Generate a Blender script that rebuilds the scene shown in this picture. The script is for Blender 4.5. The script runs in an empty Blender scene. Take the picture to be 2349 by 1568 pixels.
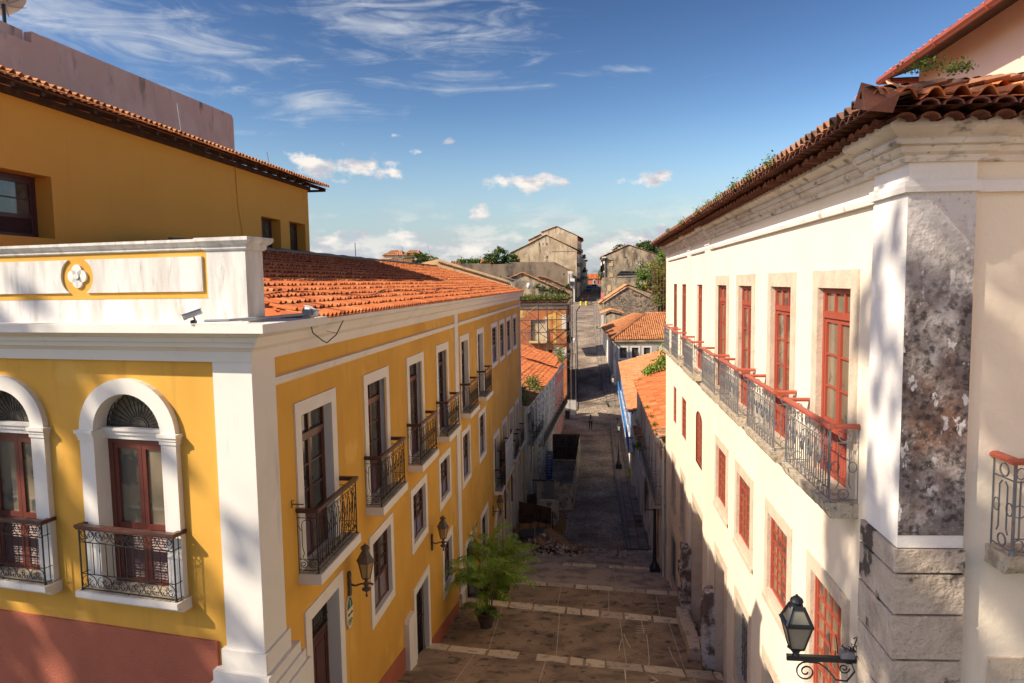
import bpy, math, random
from mathutils import Vector, Matrix
rnd = random.Random(11)
scene = bpy.context.scene
COL = scene.collection
PI = math.pi
sin, cos, R = math.sin, math.cos, math.radians

# ---------------------------------------------------------------- camera frame
FPX, CX, CY = 1600.0, 1174.5, 784.0          # picture 2349 x 1568
ROLL = R(0.9)
_s = Vector(((1362-CX)/FPX, -(647-CY)/FPX, 1.0))
PITCH = math.atan(_s.x*-sin(ROLL)+_s.y*cos(ROLL))
_up = Vector((-sin(ROLL)*cos(PITCH), cos(ROLL)*cos(PITCH), -sin(PITCH)))
_y = _s.normalized(); _x = _y.cross(_up)
if _x.x < 0: _x = -_x
def ray(u, v):
    c = Vector(((u-CX)/FPX, -(v-CY)/FPX, 1.0))
    return Vector((_x.dot(c), _y.dot(c), _up.dot(c)))
KS = 2349/3840
def atY(x, y, Y, o=(1800, 800), k=800/2091):   # survey helper: where the sight line meets the plane Y
    r = ray((o[0]+x*k)*KS, (o[1]+y*k)*KS); t = Y/r.y
    return (r.x*t, r.z*t)

# ---------------------------------------------------------------- mesh builder
class MB:
    def __init__(s): s.v = []; s.f = []; s.m = []; s.t = []
    def add(s, vs, fs, mi=0, tint=0.5):
        b = len(s.v); s.v += [tuple(p) for p in vs]
        for f in fs: s.f.append([b+i for i in f]); s.m.append(mi); s.t.append(tint)
        return s
    def quad(s, a, b, c, d, mi=0, tint=0.5): return s.add([a, b, c, d], [(0, 1, 2, 3)], mi, tint)
    def poly(s, pts, mi=0, tint=0.5): return s.add(pts, [tuple(range(len(pts)))], mi, tint)
    def box(s, x0, x1, y0, y1, z0, z1, mi=0, tint=0.5):
        if x0 > x1: x0, x1 = x1, x0
        if y0 > y1: y0, y1 = y1, y0
        if z0 > z1: z0, z1 = z1, z0
        v = [(x0,y0,z0),(x1,y0,z0),(x1,y1,z0),(x0,y1,z0),(x0,y0,z1),(x1,y0,z1),(x1,y1,z1),(x0,y1,z1)]
        return s.add(v, [(0,3,2,1),(4,5,6,7),(0,1,5,4),(1,2,6,5),(2,3,7,6),(3,0,4,7)], mi, tint)
    def beam(s, a, b, w, h, mi=0, tint=0.5):
        a = Vector(a); b = Vector(b); d = (b-a).normalized()
        u = Vector((0,0,1)) if abs(d.z) < .95 else Vector((1,0,0))
        sd = d.cross(u).normalized()*w/2; up = sd.cross(d).normalized()*h/2
        v = [a-sd-up,a+sd-up,a+sd+up,a-sd+up,b-sd-up,b+sd-up,b+sd+up,b-sd+up]
        return s.add(v, [(0,1,2,3),(7,6,5,4),(0,4,5,1),(1,5,6,2),(2,6,7,3),(3,7,4,0)], mi, tint)
    def tube(s, pts, r, n=5, mi=0, cap=True, tint=0.5):
        P = [Vector(p) for p in pts]
        if len(P) < 2: return s
        rr = r if isinstance(r, (list, tuple)) else [r]*len(P)
        base = len(s.v); ref = None
        for i, p in enumerate(P):
            d = (P[min(i+1, len(P)-1)]-P[max(i-1, 0)])
            if d.length < 1e-9: d = Vector((0,0,1))
            d.normalize()
            if ref is None:
                ref = Vector((0,0,1)) if abs(d.z) < .9 else Vector((1,0,0))
            a = d.cross(ref)
            if a.length < 1e-4: a = d.cross(Vector((0.3,1,0.2)))
            a.normalize(); b = a.cross(d).normalized(); ref = b
            for k in range(n):
                t = 2*PI*k/n+PI/n
                s.v.append(tuple(p+(a*cos(t)+b*sin(t))*rr[i]))
        for i in range(len(P)-1):
            for k in range(n):
                q = (k+1) % n
                s.f.append([base+i*n+k, base+i*n+q, base+(i+1)*n+q, base+(i+1)*n+k]); s.m.append(mi); s.t.append(tint)
        if cap:
            s.f.append([base+k for k in range(n)][::-1]); s.m.append(mi); s.t.append(tint)
            s.f.append([base+(len(P)-1)*n+k for k in range(n)]); s.m.append(mi); s.t.append(tint)
        return s
    def lathe(s, prof, c=(0,0,0), n=12, mi=0, rot=0, tint=0.5, sx=1, sy=1):
        base = len(s.v)
        for r, z in prof:
            for k in range(n):
                t = 2*PI*k/n+rot
                s.v.append((c[0]+r*cos(t)*sx, c[1]+r*sin(t)*sy, c[2]+z))
        for i in range(len(prof)-1):
            for k in range(n):
                q = (k+1) % n
                s.f.append([base+i*n+k, base+i*n+q, base+(i+1)*n+q, base+(i+1)*n+k]); s.m.append(mi); s.t.append(tint)
        s.f.append([base+k for k in range(n)][::-1]); s.m.append(mi); s.t.append(tint)
        s.f.append([base+(len(prof)-1)*n+k for k in range(n)]); s.m.append(mi); s.t.append(tint)
        return s
    def prism(s, poly, ax, a0, a1, mi=0, mside=None, tint=0.5):
        # poly: 2D points; ax 'y' -> points are (x,z) swept along y ; 'x' -> (y,z) ; 'z' -> (x,y)
        n = len(poly)
        def P(p, a): return (p[0], a, p[1]) if ax == 'y' else ((a, p[0], p[1]) if ax == 'x' else (p[0], p[1], a))
        b = len(s.v); s.v += [P(p, a0) for p in poly]+[P(p, a1) for p in poly]
        s.f.append([b+i for i in range(n)]); s.m.append(mi); s.t.append(tint)
        s.f.append([b+n+i for i in range(n)][::-1]); s.m.append(mi); s.t.append(tint)
        for i in range(n):
            j = (i+1) % n
            s.f.append([b+i, b+j, b+n+j, b+n+i]); s.m.append(mi if mside is None else mside); s.t.append(tint)
        return s
    def sweep(s, path, prof, mi=0, side=1, closed_ends=True):
        # path: plan points; prof: (outward offset, z); outward is the right-hand side of travel
        P = [Vector((p[0], p[1])) for p in path]; n = len(prof); base = len(s.v)
        for i, p in enumerate(P):
            d0 = (P[i]-P[i-1]).normalized() if i > 0 else (P[1]-P[0]).normalized()
            d1 = (P[i+1]-P[i]).normalized() if i < len(P)-1 else d0
            n0 = Vector((d0.y, -d0.x)); n1 = Vector((d1.y, -d1.x))
            m = (n0+n1); m = m/(m.dot(n0)) if m.length > 1e-6 else n0
            for o, z in prof:
                q = p+m*o*side; s.v.append((q.x, q.y, z))
        for i in range(len(P)-1):
            for k in range(n-1):
                s.f.append([base+i*n+k, base+(i+1)*n+k, base+(i+1)*n+k+1, base+i*n+k+1]); s.m.append(mi); s.t.append(.5)
        if closed_ends:
            s.f.append([base+k for k in range(n)]); s.m.append(mi); s.t.append(.5)
            s.f.append([base+(len(P)-1)*n+k for k in range(n)][::-1]); s.m.append(mi); s.t.append(.5)
        return s
    def mesh(s, name, mats, smooth=False, fix=True):
        me = bpy.data.meshes.new(name); me.from_pydata(s.v, [], s.f)
        if not isinstance(mats, (list, tuple)): mats = [mats]
        for m in mats: me.materials.append(m)
        if len(mats) > 1: me.polygons.foreach_set('material_index', s.m)
        a = me.attributes.new('tint', 'FLOAT', 'FACE'); a.data.foreach_set('value', s.t)
        if smooth: me.polygons.foreach_set('use_smooth', [True]*len(me.polygons))
        me.update()
        if fix:
            import bmesh
            bm = bmesh.new(); bm.from_mesh(me); bmesh.ops.recalc_face_normals(bm, faces=bm.faces); bm.to_mesh(me); bm.free()
        return me
    def build(s, name, mats, parent=None, loc=(0,0,0), rot=0, smooth=False, world=False, fix=True):
        return link(name, s.mesh(name, mats, smooth, fix), parent, loc, rot, world)
def link(name, me, parent=None, loc=(0,0,0), rot=0, world=False):
    o = bpy.data.objects.new(name, me); COL.objects.link(o)
    o.location = loc; o.rotation_euler = (0, 0, rot)
    if parent is not None:
        o.parent = parent
        if world: o.location = Vector(loc)-parent.location
    return o
def thing(name, label, cat, loc=(0,0,0), rot=0, group=None):
    o = bpy.data.objects.new(name, None); COL.objects.link(o); o.empty_display_size = .3
    o.location = loc; o.rotation_euler = (0, 0, rot); return tag(o, label, cat, group)
def tag(o, label=None, cat=None, group=None, kind=None):
    if label: o['label'] = label
    if cat: o['category'] = cat
    if group: o['group'] = group
    if kind: o['kind'] = kind
    return o
def kids(o): return [c for c in bpy.data.objects if c.parent == o]
def dup(root, loc, rot=None, label=None, scale=None):
    def cp(o, par):
        c = o.copy(); COL.objects.link(c); c.parent = par
        for ch in tree[o.name]: cp(ch, c)
        return c
    tree = {}
    def walk(o):
        tree[o.name] = kids(o)
        for ch in tree[o.name]: walk(ch)
    walk(root); r = cp(root, None); r.location = loc
    if rot is not None: r.rotation_euler = (0, 0, rot)
    if scale: r.scale = (scale,)*3
    if label: r['label'] = label
    return r

# ---------------------------------------------------------------- materials
def srgb(r, g, b):
    f = lambda c: (c/255)/12.92 if c <= 10 else (((c/255)+.055)/1.055)**2.4
    return (f(r), f(g), f(b), 1)
def mat(name, base, layers=(), rough=.85, bump=None, metal=0, spec=.3, tint=None, brick=None, alpha=None, trans=None, emit=None, bump2=None, crack=None):
    """layers: (colour, scale, lo, hi, amount, stretch xyz, detail, zmask) mixed in turn over the base"""
    m = bpy.data.materials.new(name); m.use_nodes = True; nt = m.node_tree; N = nt.nodes; L = nt.links
    bs = N['Principled BSDF']; bs.inputs['Roughness'].default_value = rough; bs.inputs['Metallic'].default_value = metal
    bs.inputs['Specular IOR Level'].default_value = spec
    base = tuple(base)[:3]+(1,)
    geo = N.new('ShaderNodeNewGeometry'); pos = geo.outputs['Position']
    rgb = N.new('ShaderNodeRGB'); rgb.outputs[0].default_value = base; cur = rgb.outputs[0]
    def mix(fac, a, b, mode='MIX'):
        x = N.new('ShaderNodeMix'); x.data_type = 'RGBA'; x.blend_type = mode
        if hasattr(fac, 'node'): L.new(fac, x.inputs[0])
        else: x.inputs[0].default_value = fac
        L.new(a, x.inputs[6])
        if hasattr(b, 'node'): L.new(b, x.inputs[7])
        else: x.inputs[7].default_value = tuple(b)[:3]+(1,)
        return x.outputs[2]
    def noise(scale, stretch=(1,1,1), detail=4, off=0, rough_=.55):
        mp = N.new('ShaderNodeMapping'); mp.inputs['Scale'].default_value = stretch; mp.inputs['Location'].default_value = (off, off*.7, off*.3)
        L.new(pos, mp.inputs[0]); n = N.new('ShaderNodeTexNoise'); n.inputs['Scale'].default_value = scale
        n.inputs['Detail'].default_value = detail; n.inputs['Roughness'].default_value = rough_; L.new(mp.outputs[0], n.inputs['Vector']); return n.outputs[0]
    def rng(v, lo, hi, a=0., b=1.):
        r = N.new('ShaderNodeMapRange'); L.new(v, r.inputs[0]); r.inputs[1].default_value = lo; r.inputs[2].default_value = hi
        r.inputs[3].default_value = a; r.inputs[4].default_value = b; return r.outputs[0]
    def mul(a, b):
        x = N.new('ShaderNodeMath'); x.operation = 'MULTIPLY'; L.new(a, x.inputs[0])
        if hasattr(b, 'node'): L.new(b, x.inputs[1])
        else: x.inputs[1].default_value = b
        return x.outputs[0]
    hgt = None
    if brick:
        # (kind, scale, mortar colour, c2)
        bt = N.new('ShaderNodeTexBrick'); bt.inputs['Scale'].default_value = 1
        bt.inputs['Brick Width'].default_value = brick[0]; bt.inputs['Row Height'].default_value = brick[1]
        bt.inputs['Mortar Size'].default_value = brick[2]; bt.inputs['Mortar Smooth'].default_value = .3
        bt.inputs['Color1'].default_value = base; bt.inputs['Color2'].default_value = tuple(brick[4])[:3]+(1,); bt.inputs['Mortar'].default_value = tuple(brick[3])[:3]+(1,)
        cb = N.new('ShaderNodeMapping'); cb.vector_type = 'POINT'; cb.inputs['Rotation'].default_value = brick[5] if len(brick) > 5 else (0,0,0)
        dn = N.new('ShaderNodeTexNoise'); dn.inputs['Scale'].default_value = 2; L.new(pos, dn.inputs['Vector'])
        ad = N.new('ShaderNodeMix'); ad.data_type = 'RGBA'; ad.blend_type = 'LINEAR_LIGHT'; ad.inputs[0].default_value = .02
        L.new(pos, ad.inputs[6]); L.new(dn.outputs['Color'], ad.inputs[7]); L.new(ad.outputs[2], cb.inputs[0]); L.new(cb.outputs[0], bt.inputs['Vector'])
        cur = bt.outputs['Color']; hgt = bt.outputs['Fac']
    if tint:
        at = N.new('ShaderNodeAttribute'); at.attribute_name = 'tint'
        cr = N.new('ShaderNodeValToRGB'); L.new(at.outputs['Fac'], cr.inputs[0])
        el = cr.color_ramp.elements
        while len(el) < len(tint): el.new(.5)
        for i, c in enumerate(tint): el[i].position = i/(len(tint)-1); el[i].color = tuple(c)[:3]+(1,)
        cur = cr.outputs[0]
    for i, ly in enumerate(layers):
        c, sc, lo, hi, am = ly[:5]; st = ly[5] if len(ly) > 5 else (1,1,1); dt = ly[6] if len(ly) > 6 else 5
        f = mul(rng(noise(sc, st, dt, 3.7*i+1.3), lo, hi), am)
        if len(ly) > 7 and ly[7]:
            sep = N.new('ShaderNodeSeparateXYZ'); L.new(pos, sep.inputs[0])
            f = mul(f, rng(sep.outputs[2], ly[7][0], ly[7][1]))
        cur = mix(f, cur, c)
    if crack:
        vo = N.new('ShaderNodeTexVoronoi'); vo.feature = 'DISTANCE_TO_EDGE'; vo.inputs['Scale'].default_value = crack[0]
        mp = N.new('ShaderNodeMix'); mp.data_type = 'RGBA'; mp.blend_type = 'LINEAR_LIGHT'; mp.inputs[0].default_value = .35
        nn = N.new('ShaderNodeTexNoise'); nn.inputs['Scale'].default_value = 1.3; nn.inputs['Detail'].default_value = 5; L.new(pos, nn.inputs['Vector'])
        L.new(pos, mp.inputs[6]); L.new(nn.outputs['Color'], mp.inputs[7]); L.new(mp.outputs[2], vo.inputs['Vector'])
        f = mul(rng(vo.outputs[0], crack[1], 0), rng(noise(.6, off=9), .45, .6)); cur = mix(f, cur, crack[2])
    L.new(cur, bs.inputs['Base Color'])
    nrm = None
    if bump:
        b = N.new('ShaderNodeBump'); b.inputs['Strength'].default_value = bump[1]; b.inputs['Distance'].default_value = bump[2] if len(bump) > 2 else .02
        L.new(noise(bump[0], detail=6), b.inputs['Height']); nrm = b.outputs[0]
    if hgt:
        b = N.new('ShaderNodeBump'); b.inputs['Strength'].default_value = .7; b.inputs['Distance'].default_value = .02; b.invert = True
        L.new(hgt, b.inputs['Height'])
        if nrm: L.new(nrm, b.inputs['Normal'])
        nrm = b.outputs[0]
    if nrm: L.new(nrm, bs.inputs['Normal'])
    if trans: bs.inputs['Transmission Weight'].default_value = trans
    if emit: bs.inputs['Emission Color'].default_value = tuple(emit[0])[:3]+(1,); bs.inputs['Emission Strength'].default_value = emit[1]
    return m
def leafmat(name, tints):
    m = mat(name, (0,0,0), tint=tints, rough=.55, spec=.3)
    nt = m.node_tree; bs = nt.nodes['Principled BSDF']; out = nt.nodes['Material Output']
    tr = nt.nodes.new('ShaderNodeBsdfTranslucent'); mx = nt.nodes.new('ShaderNodeMixShader'); mx.inputs[0].default_value = .3
    nt.links.new(bs.inputs['Base Color'].links[0].from_socket, tr.inputs[0])
    nt.links.new(bs.outputs[0], mx.inputs[1]); nt.links.new(tr.outputs[0], mx.inputs[2]); nt.links.new(mx.outputs[0], out.inputs[0])
    return m
G = lambda v: (v, v, v)
M = {}
M['yellow'] = mat('yellow_plaster', (.68,.37,.06), [((.52,.27,.04), .35, .42, .66, .6), ((.70,.40,.08), 1.1, .5, .75, .35, (1,1,.5)), ((.36,.19,.04), 2.5, .56, .78, .45, (1,1,.10), 7), ((.80,.50,.14), .55, .60, .64, .35, (1,1,.8), 7)], bump=(60,.12))
M['ochre'] = mat('ochre_plaster', (.70,.36,.065), [((.62,.31,.05), .3, .4, .7, .6), ((.5,.25,.06), 3, .6, .8, .3, (1,1,.1))], bump=(50,.15))
M['white'] = mat('white_paint', (.74,.70,.63), [((.58,.55,.50), .8, .5, .75, .5), ((.34,.31,.27), 4, .62, .82, .5, (1,1,.15))], bump=(40,.12))
M['parapet'] = mat('weathered_white_render', (.72,.70,.66), [((.40,.38,.35), 4.2, .44, .66, .75, (1,1,.14), 8), ((.20,.19,.18), 9, .58, .74, .55, (1,1,.18)), ((.6,.56,.5), .7, .4, .7, .5), ((.12,.12,.11), 5, .60, .72, .8, (1,1,.3), 6, (.55,.80))], bump=(30,.25))
M['mauve'] = mat('mauve_render', (.70,.46,.38), [((.76,.54,.46), .5, .5, .6, .7), ((.58,.38,.33), 1.3, .5, .7, .5, (1,1,.4)), ((.09,.07,.06), 1.6, .57, .70, .8, (1,1,.35), 8, (8.6,10.2))], bump=(20,.3))
M['plinth'] = mat('terracotta_render', (.42,.13,.075), [((.30,.09,.055), .8, .45, .7, .6)], bump=(35,.8,.03))
M['brown'] = mat('brown_joinery', (.085,.028,.02), [((.13,.05,.035), 3, .5, .75, .5)], rough=.35, spec=.5)
M['brown_purple'] = mat('dark_purple_joinery', (.075,.035,.035), rough=.45)
M['red'] = mat('red_joinery', (.33,.068,.038), [((.28,.05,.03), 2.5, .5, .75, .5), ((.5,.16,.09), 12, .62, .75, .5)], rough=.5)
M['stone'] = mat('limestone_surround', (.60,.50,.38), [((.42,.33,.24), 3, .45, .7, .6), ((.14,.11,.09), 8, .62, .78, .6), ((.5,.26,.12), 1.7, .6, .8, .4)], bump=(25,.6))
M['slabstone'] = mat('weathered_balcony_stone', (.50,.43,.32), [((.20,.16,.12), 6, .5, .66, .7, (1,1,.5)), ((.06,.05,.04), 14, .57, .68, .7)], bump=(16,1.,.04))
M['cream'] = mat('cream_limewash', (.80,.71,.565), [((.72,.61,.46), .5, .45, .75, .6), ((.55,.42,.33), 1.2, .64, .8, .35), ((.50,.40,.28), 3, .62, .85, .3, (1,1,.15)), ((.33,.12,.05), 2.2, .69, .71, .9, (1,1,.45), 7, (-8.5,-10.5)), ((.07,.055,.045), 1.6, .50, .62, .9, (1,1,.4), 8, (-11.2,-13.6))], bump=(14,.35))
M['creamwhite'] = mat('white_pilaster_paint', (.76,.73,.68), [((.52,.38,.27), 1.9, .66, .69, .8, (1,1,.4), 8), ((.30,.12,.06), 2.6, .69, .71, .8, (1,1,.45), 8, (1,-2)), ((.5,.47,.43), 1.2, .5, .7, .4)], bump=(18,.4))
M['cornicew'] = mat('mouldy_cornice_render', (.72,.66,.57), [((.50,.43,.36), 1.4, .45, .65, .6), ((.10,.085,.075), 3.3, .56, .70, .8, (1,1,2.0), 8), ((.05,.045,.04), 9, .63, .73, .7)], bump=(16,.6))
M['peel'] = mat('peeling_column_face', (.62,.59,.56), [((.17,.145,.135), 2.2, .30, .48, .95, (1,1,.7), 15, (.75,-.3)), ((.21,.10,.055), 1.5, .46, .66, .75, (1,1,.6), 12, (-.2,-1.4)), ((.04,.034,.032), 11, .46, .62, .85, (1,1,1), 8, (.7,-.4)), ((.62,.60,.58), 7, .60, .63, .9, (1,1,.6), 15), ((.36,.31,.29), 16, .57, .66, .6, (1,1,1), 8)], bump=(14,.9,.03))
M['ashlar'] = mat('rough_ashlar_blocks', (.52,.44,.35), [((.32,.26,.20), 1.8, .45, .65, .6), ((.06,.05,.045), 2.4, .60, .65, .92, (1,1,1), 9), ((.2,.15,.11), 22, .60, .68, .6, (1,1,2.4))], bump=(9,1.,.05))
M['iron'] = mat('black_iron', (.022,.027,.028), [((.09,.05,.035), 20, .6, .7, .5)], rough=.45, metal=.3, spec=.5)
M['greyiron'] = mat('grey_painted_iron', (.17,.18,.19), [((.22,.10,.05), 14, .57, .66, .8), ((.10,.10,.11), 30, .55, .65, .5)], rough=.5, metal=.2)
M['handrail'] = mat('terracotta_handrail', (.36,.085,.05), [((.5,.17,.1), 10, .6, .7, .6)], rough=.45)
M['brownrail'] = mat('brown_wood_handrail', (.075,.03,.024), [((.14,.07,.05), 8, .5, .7, .4)], rough=.35, spec=.5)
M['glass'] = mat('dark_window_glass', (.045,.045,.042), [((.13,.12,.10), 1.1, .45, .6, .8, (1,1,.5)), ((.02,.02,.02), 2.3, .5, .6, .6)], rough=.08, spec=.8)
M['glasslight'] = mat('curtained_window_glass', (.24,.19,.12), [((.13,.11,.08), .9, .4, .6, .8, (1,1,.6)), ((.045,.05,.05), 1.7, .52, .58, .8)], rough=.1, spec=.8)
M['louver'] = mat('louvred_shutter_wood', (.115,.05,.045), rough=.5)
M['dark'] = mat('dark_interior', (.012,.011,.01), rough=.9)
tilecols = [(.20,.055,.025), (.42,.115,.04), (.55,.155,.05), (.62,.20,.065), (.66,.27,.11)]
M['tile'] = mat('orange_clay_tiles', (0,0,0), tint=tilecols, layers=[((.30,.085,.035), 1.2, .55, .75, .5), ((.12,.05,.035), 6, .66, .78, .5)], bump=(30,.4), rough=.8)
M['browntile'] = mat('weathered_brown_tiles', (0,0,0), tint=[(.10,.05,.035),(.22,.10,.06),(.36,.17,.09),(.45,.24,.14)], layers=[((.06,.05,.045), 3, .5, .66, .7), ((.35,.30,.25), 9, .6, .7, .5)], bump=(25,.6))
M['oldtile'] = mat('mossy_clay_tiles', (0,0,0), tint=[(.10,.05,.035),(.30,.13,.06),(.48,.22,.10),(.52,.28,.15)], layers=[((.05,.045,.04), 2.2, .5, .62, .8), ((.10,.14,.04), 1.4, .6, .68, .8), ((.3,.27,.23), 9, .6, .7, .4)], bump=(25,.6))
M['midtile'] = mat('weathered_orange_tiles', (0,0,0), tint=[(.28,.10,.05),(.50,.19,.07),(.62,.27,.11),(.60,.33,.17)], layers=[((.14,.07,.05), 1.6, .56, .7, .6), ((.4,.22,.12), 5, .55, .7, .5)], bump=(25,.5))
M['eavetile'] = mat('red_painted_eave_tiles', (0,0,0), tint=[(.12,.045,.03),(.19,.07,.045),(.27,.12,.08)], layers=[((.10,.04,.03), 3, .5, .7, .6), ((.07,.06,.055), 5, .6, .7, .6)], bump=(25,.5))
M['wood'] = mat('dark_rafter_wood', (.065,.04,.03), [((.14,.09,.06), 4, .5, .7, .5, (1,1,1))], bump=(20,.4))
M['cobble'] = mat('cobblestone', (.085,.072,.062), bump=(8,.5))
M['terrace'] = mat('stained_brown_paving', (.36,.255,.16), [((.15,.11,.075), 1.0, .42, .62, .8, (1,1,1), 8), ((.46,.35,.23), .8, .55, .72, .6), ((.035,.032,.028), 2.6, .56, .66, .75, (1,1,1), 8), ((.19,.14,.10), 9, .58, .68, .5)], bump=(12,.6,.03), crack=(.55,.006,(.02,.017,.015)))
M['edgestone'] = mat('pale_stair_stone', (0,0,0), tint=[(.42,.35,.26),(.64,.53,.38),(.76,.64,.46)], layers=[((.22,.18,.13), 3.3, .54, .66, .7), ((.10,.085,.07), 12, .60, .68, .6)], bump=(14,1.,.03))
M['greyconc'] = mat('grey_patched_concrete', (.46,.375,.29), [((.17,.14,.11), 1.2, .45, .62, .7), ((.46,.40,.34), .7, .52, .66, .5), ((.06,.055,.05), 4, .6, .7, .5)], bump=(14,.5))
M['sidewalk'] = mat('sidewalk_slabs', (.33,.265,.205), brick=(.8,.55,.02,(.035,.032,.03),(.25,.20,.155),(0,0,PI/2)), layers=[((.05,.045,.04), 1.2, .5, .7, .6), ((.2,.18,.16), 2, .6, .7, .4)], bump=(20,.4))
M['kerb'] = mat('kerb_stone', (.20,.18,.16), [((.09,.08,.07), 3, .45, .65, .7)], bump=(10,.6))
M['earth'] = mat('earth_ground', (.13,.10,.07), [((.07,.085,.03), .4, .45, .6, .8)], bump=(6,.5))
M['ruin'] = mat('blackened_old_render', (.44,.34,.22), [((.14,.11,.08), .5, .42, .62, .85, (1,1,.6), 9), ((.60,.50,.34), .9, .56, .7, .6, (1,1,.7), 8), ((.045,.038,.032), 1.8, .52, .66, .7, (1,1,.22), 8)], bump=(5,.7,.05))
M['ruinpale'] = mat('pale_stained_render', (.58,.46,.30), [((.33,.25,.165), .3, .42, .60, .8, (1,1,.8), 9), ((.72,.64,.50), .35, .58, .64, .7, (1,1,.9), 9), ((.07,.055,.045), 1.3, .54, .68, .7, (1,1,.16), 8), ((.45,.33,.16), .22, .55, .7, .5)], bump=(5,.6,.05))
M['ruinstone'] = mat('exposed_rubble_stone', (.33,.245,.17), [((.06,.045,.035), 1.7, .45, .56, .85, (1,1,1.5), 8), ((.52,.41,.29), 2.6, .56, .64, .6), ((.16,.13,.11), .4, .5, .6, .6)], bump=(3,1.,.12))
M['darkwall'] = mat('dark_brown_render', (.24,.18,.125), [((.06,.05,.042), .4, .42, .65, .8, (1,1,.5), 8), ((.34,.26,.17), .7, .56, .7, .5)], bump=(5,.5))
M['orangewall'] = mat('eroded_orange_wall', (.48,.16,.06), [((.60,.34,.10), .55, .52, .58, .8, (1,1,.5), 7), ((.16,.10,.07), .8, .55, .66, .7), ((.64,.58,.50), .6, .64, .66, .8), ((.30,.10,.05), 2.2, .5, .7, .6)], bump=(5,.8,.05))
M['palegreen'] = mat('faded_green_cream_wall', (.50,.46,.29), [((.64,.57,.42), 1.0, .5, .65, .7, (1,1,.3)), ((.08,.08,.055), 1.7, .55, .68, .7, (1,1,.3), 8)], bump=(10,.5))
M['greytile'] = mat('grey_azulejo_wall', (.50,.49,.47), brick=(.30,.30,.02,(.18,.18,.19),(.60,.59,.56),(PI/2,0,0)), layers=[((.15,.14,.13), .9, .52, .66, .7), ((.45,.42,.36), 1.6, .58, .66, .6)])
M['pinkwall'] = mat('pink_facade', (.62,.21,.18), [((.52,.16,.14), .6, .5, .7, .5), ((.5,.3,.25), 2, .65, .75, .4)])
M['palepink'] = mat('pale_pink_render', (.66,.44,.34), [((.58,.36,.28), .4, .45, .7, .5)], bump=(20,.2))
M['pinktop'] = mat('salmon_limewash', (.78,.60,.48), [((.70,.47,.35), .5, .45, .7, .5)], bump=(20,.2))
M['offwhite'] = mat('stained_white_facade', (.72,.67,.58), [((.36,.31,.25), .9, .5, .7, .6, (1,1,.4)), ((.12,.10,.08), 1.5, .58, .68, .7, (1,1,.3), 8)], bump=(10,.4))
M['peelwhite'] = mat('flaking_white_facade', (.72,.67,.57), [((.30,.13,.06), .8, .56, .61, .8, (1,1,.35), 8), ((.09,.08,.065), 1.3, .50, .62, .8, (1,1,.25), 8), ((.38,.34,.20), 1.6, .6, .7, .5)], bump=(8,.7))
M['beige'] = mat('beige_house_wall', (.44,.40,.34), [((.36,.32,.27), .7, .5, .7, .5)], bump=(10,.2))
M['redend'] = mat('coral_wall', (.55,.16,.09), [((.48,.14,.08), .3, .5, .7, .5)])
M['zinc'] = mat('corrugated_grey_sheet', (.22,.215,.21), [((.12,.11,.10), 2, .5, .7, .6)], rough=.6)
M['rust'] = mat('rusty_sheet_metal', (.10,.06,.045), [((.12,.055,.03), 1.6, .5, .62, .8), ((.02,.017,.016), 3, .5, .6, .7), ((.2,.17,.14), 2.3, .64, .7, .5)], rough=.75, bump=(10,.4))
M['hoard'] = mat('peeling_hoarding_board', (.52,.46,.34), [((.12,.10,.075), 2.2, .5, .6, .8, (1,1,.6), 8), ((.48,.44,.33), 1.3, .56, .64, .6), ((.05,.04,.035), 5, .6, .68, .7)], bump=(12,.5))
M['ply'] = mat('warped_plywood', (.40,.24,.12), [((.13,.075,.04), 1.6, .45, .62, .8, (3,3,.3)), ((.33,.21,.11), 2.2, .56, .66, .5, (3,3,.3))], bump=(10,.3))
M['timber'] = mat('raw_timber', (.36,.21,.10), [((.2,.12,.06), 3, .5, .65, .6)])
M['scaf'] = mat('weathered_steel_tube', (.09,.085,.08), [((.12,.06,.035), 4, .5, .65, .7)], rough=.5, metal=.1)
M['rustbar'] = mat('rusty_steel_tube', (.20,.075,.035), [((.1,.05,.03), 4, .5, .65, .7)], rough=.7)
M['bluepaint'] = mat('bright_blue_paint', (.03,.19,.52), rough=.5)
M['navy'] = mat('navy_sign_board', (.035,.07,.17), rough=.5)
M['signwhite'] = mat('white_sign_board', (.60,.58,.54), [((.45,.42,.37), 2, .5, .7, .5)], rough=.6)
M['signgreen'] = mat('dark_green_sign', (.02,.12,.06), rough=.5)
M['signcream'] = mat('cream_sign', (.68,.60,.42), rough=.5)
M['ink'] = mat('black_paint', (.018,.018,.018), rough=.7)
M['whiteink'] = mat('white_paint_letters', (.75,.75,.72), rough=.7)
M['lampiron'] = mat('brown_painted_cast_iron', (.10,.075,.06), [((.16,.12,.10), 8, .5, .7, .6)], rough=.5)
M['lampblack'] = mat('dark_grey_lamp_metal', (.035,.037,.04), [((.08,.08,.085), 5, .5, .7, .4)], rough=.4, metal=.4, spec=.6)
M['lampglass'] = mat('frosted_lamp_glass', (.34,.31,.23), [((.22,.20,.15), 3, .4, .7, .6)], rough=.3, trans=.15)
M['warmglass'] = mat('amber_lamp_glass', (.55,.36,.14), [((.35,.25,.12), 4, .4, .7, .6)], rough=.3, trans=.15)
M['camwhite'] = mat('white_plastic', (.66,.67,.66), rough=.4)
M['greymetal'] = mat('grey_pipe', (.30,.31,.32), rough=.45, metal=.3)
M['cable'] = mat('black_cable', (.025,.02,.018), rough=.7)
M['terrapot'] = mat('dark_clay_pot', (.11,.085,.065), [((.05,.05,.04), 6, .5, .65, .8), ((.2,.14,.1), 9, .6, .7, .5)], bump=(12,.5))
M['soil'] = mat('potting_soil', (.03,.022,.016))
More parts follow.
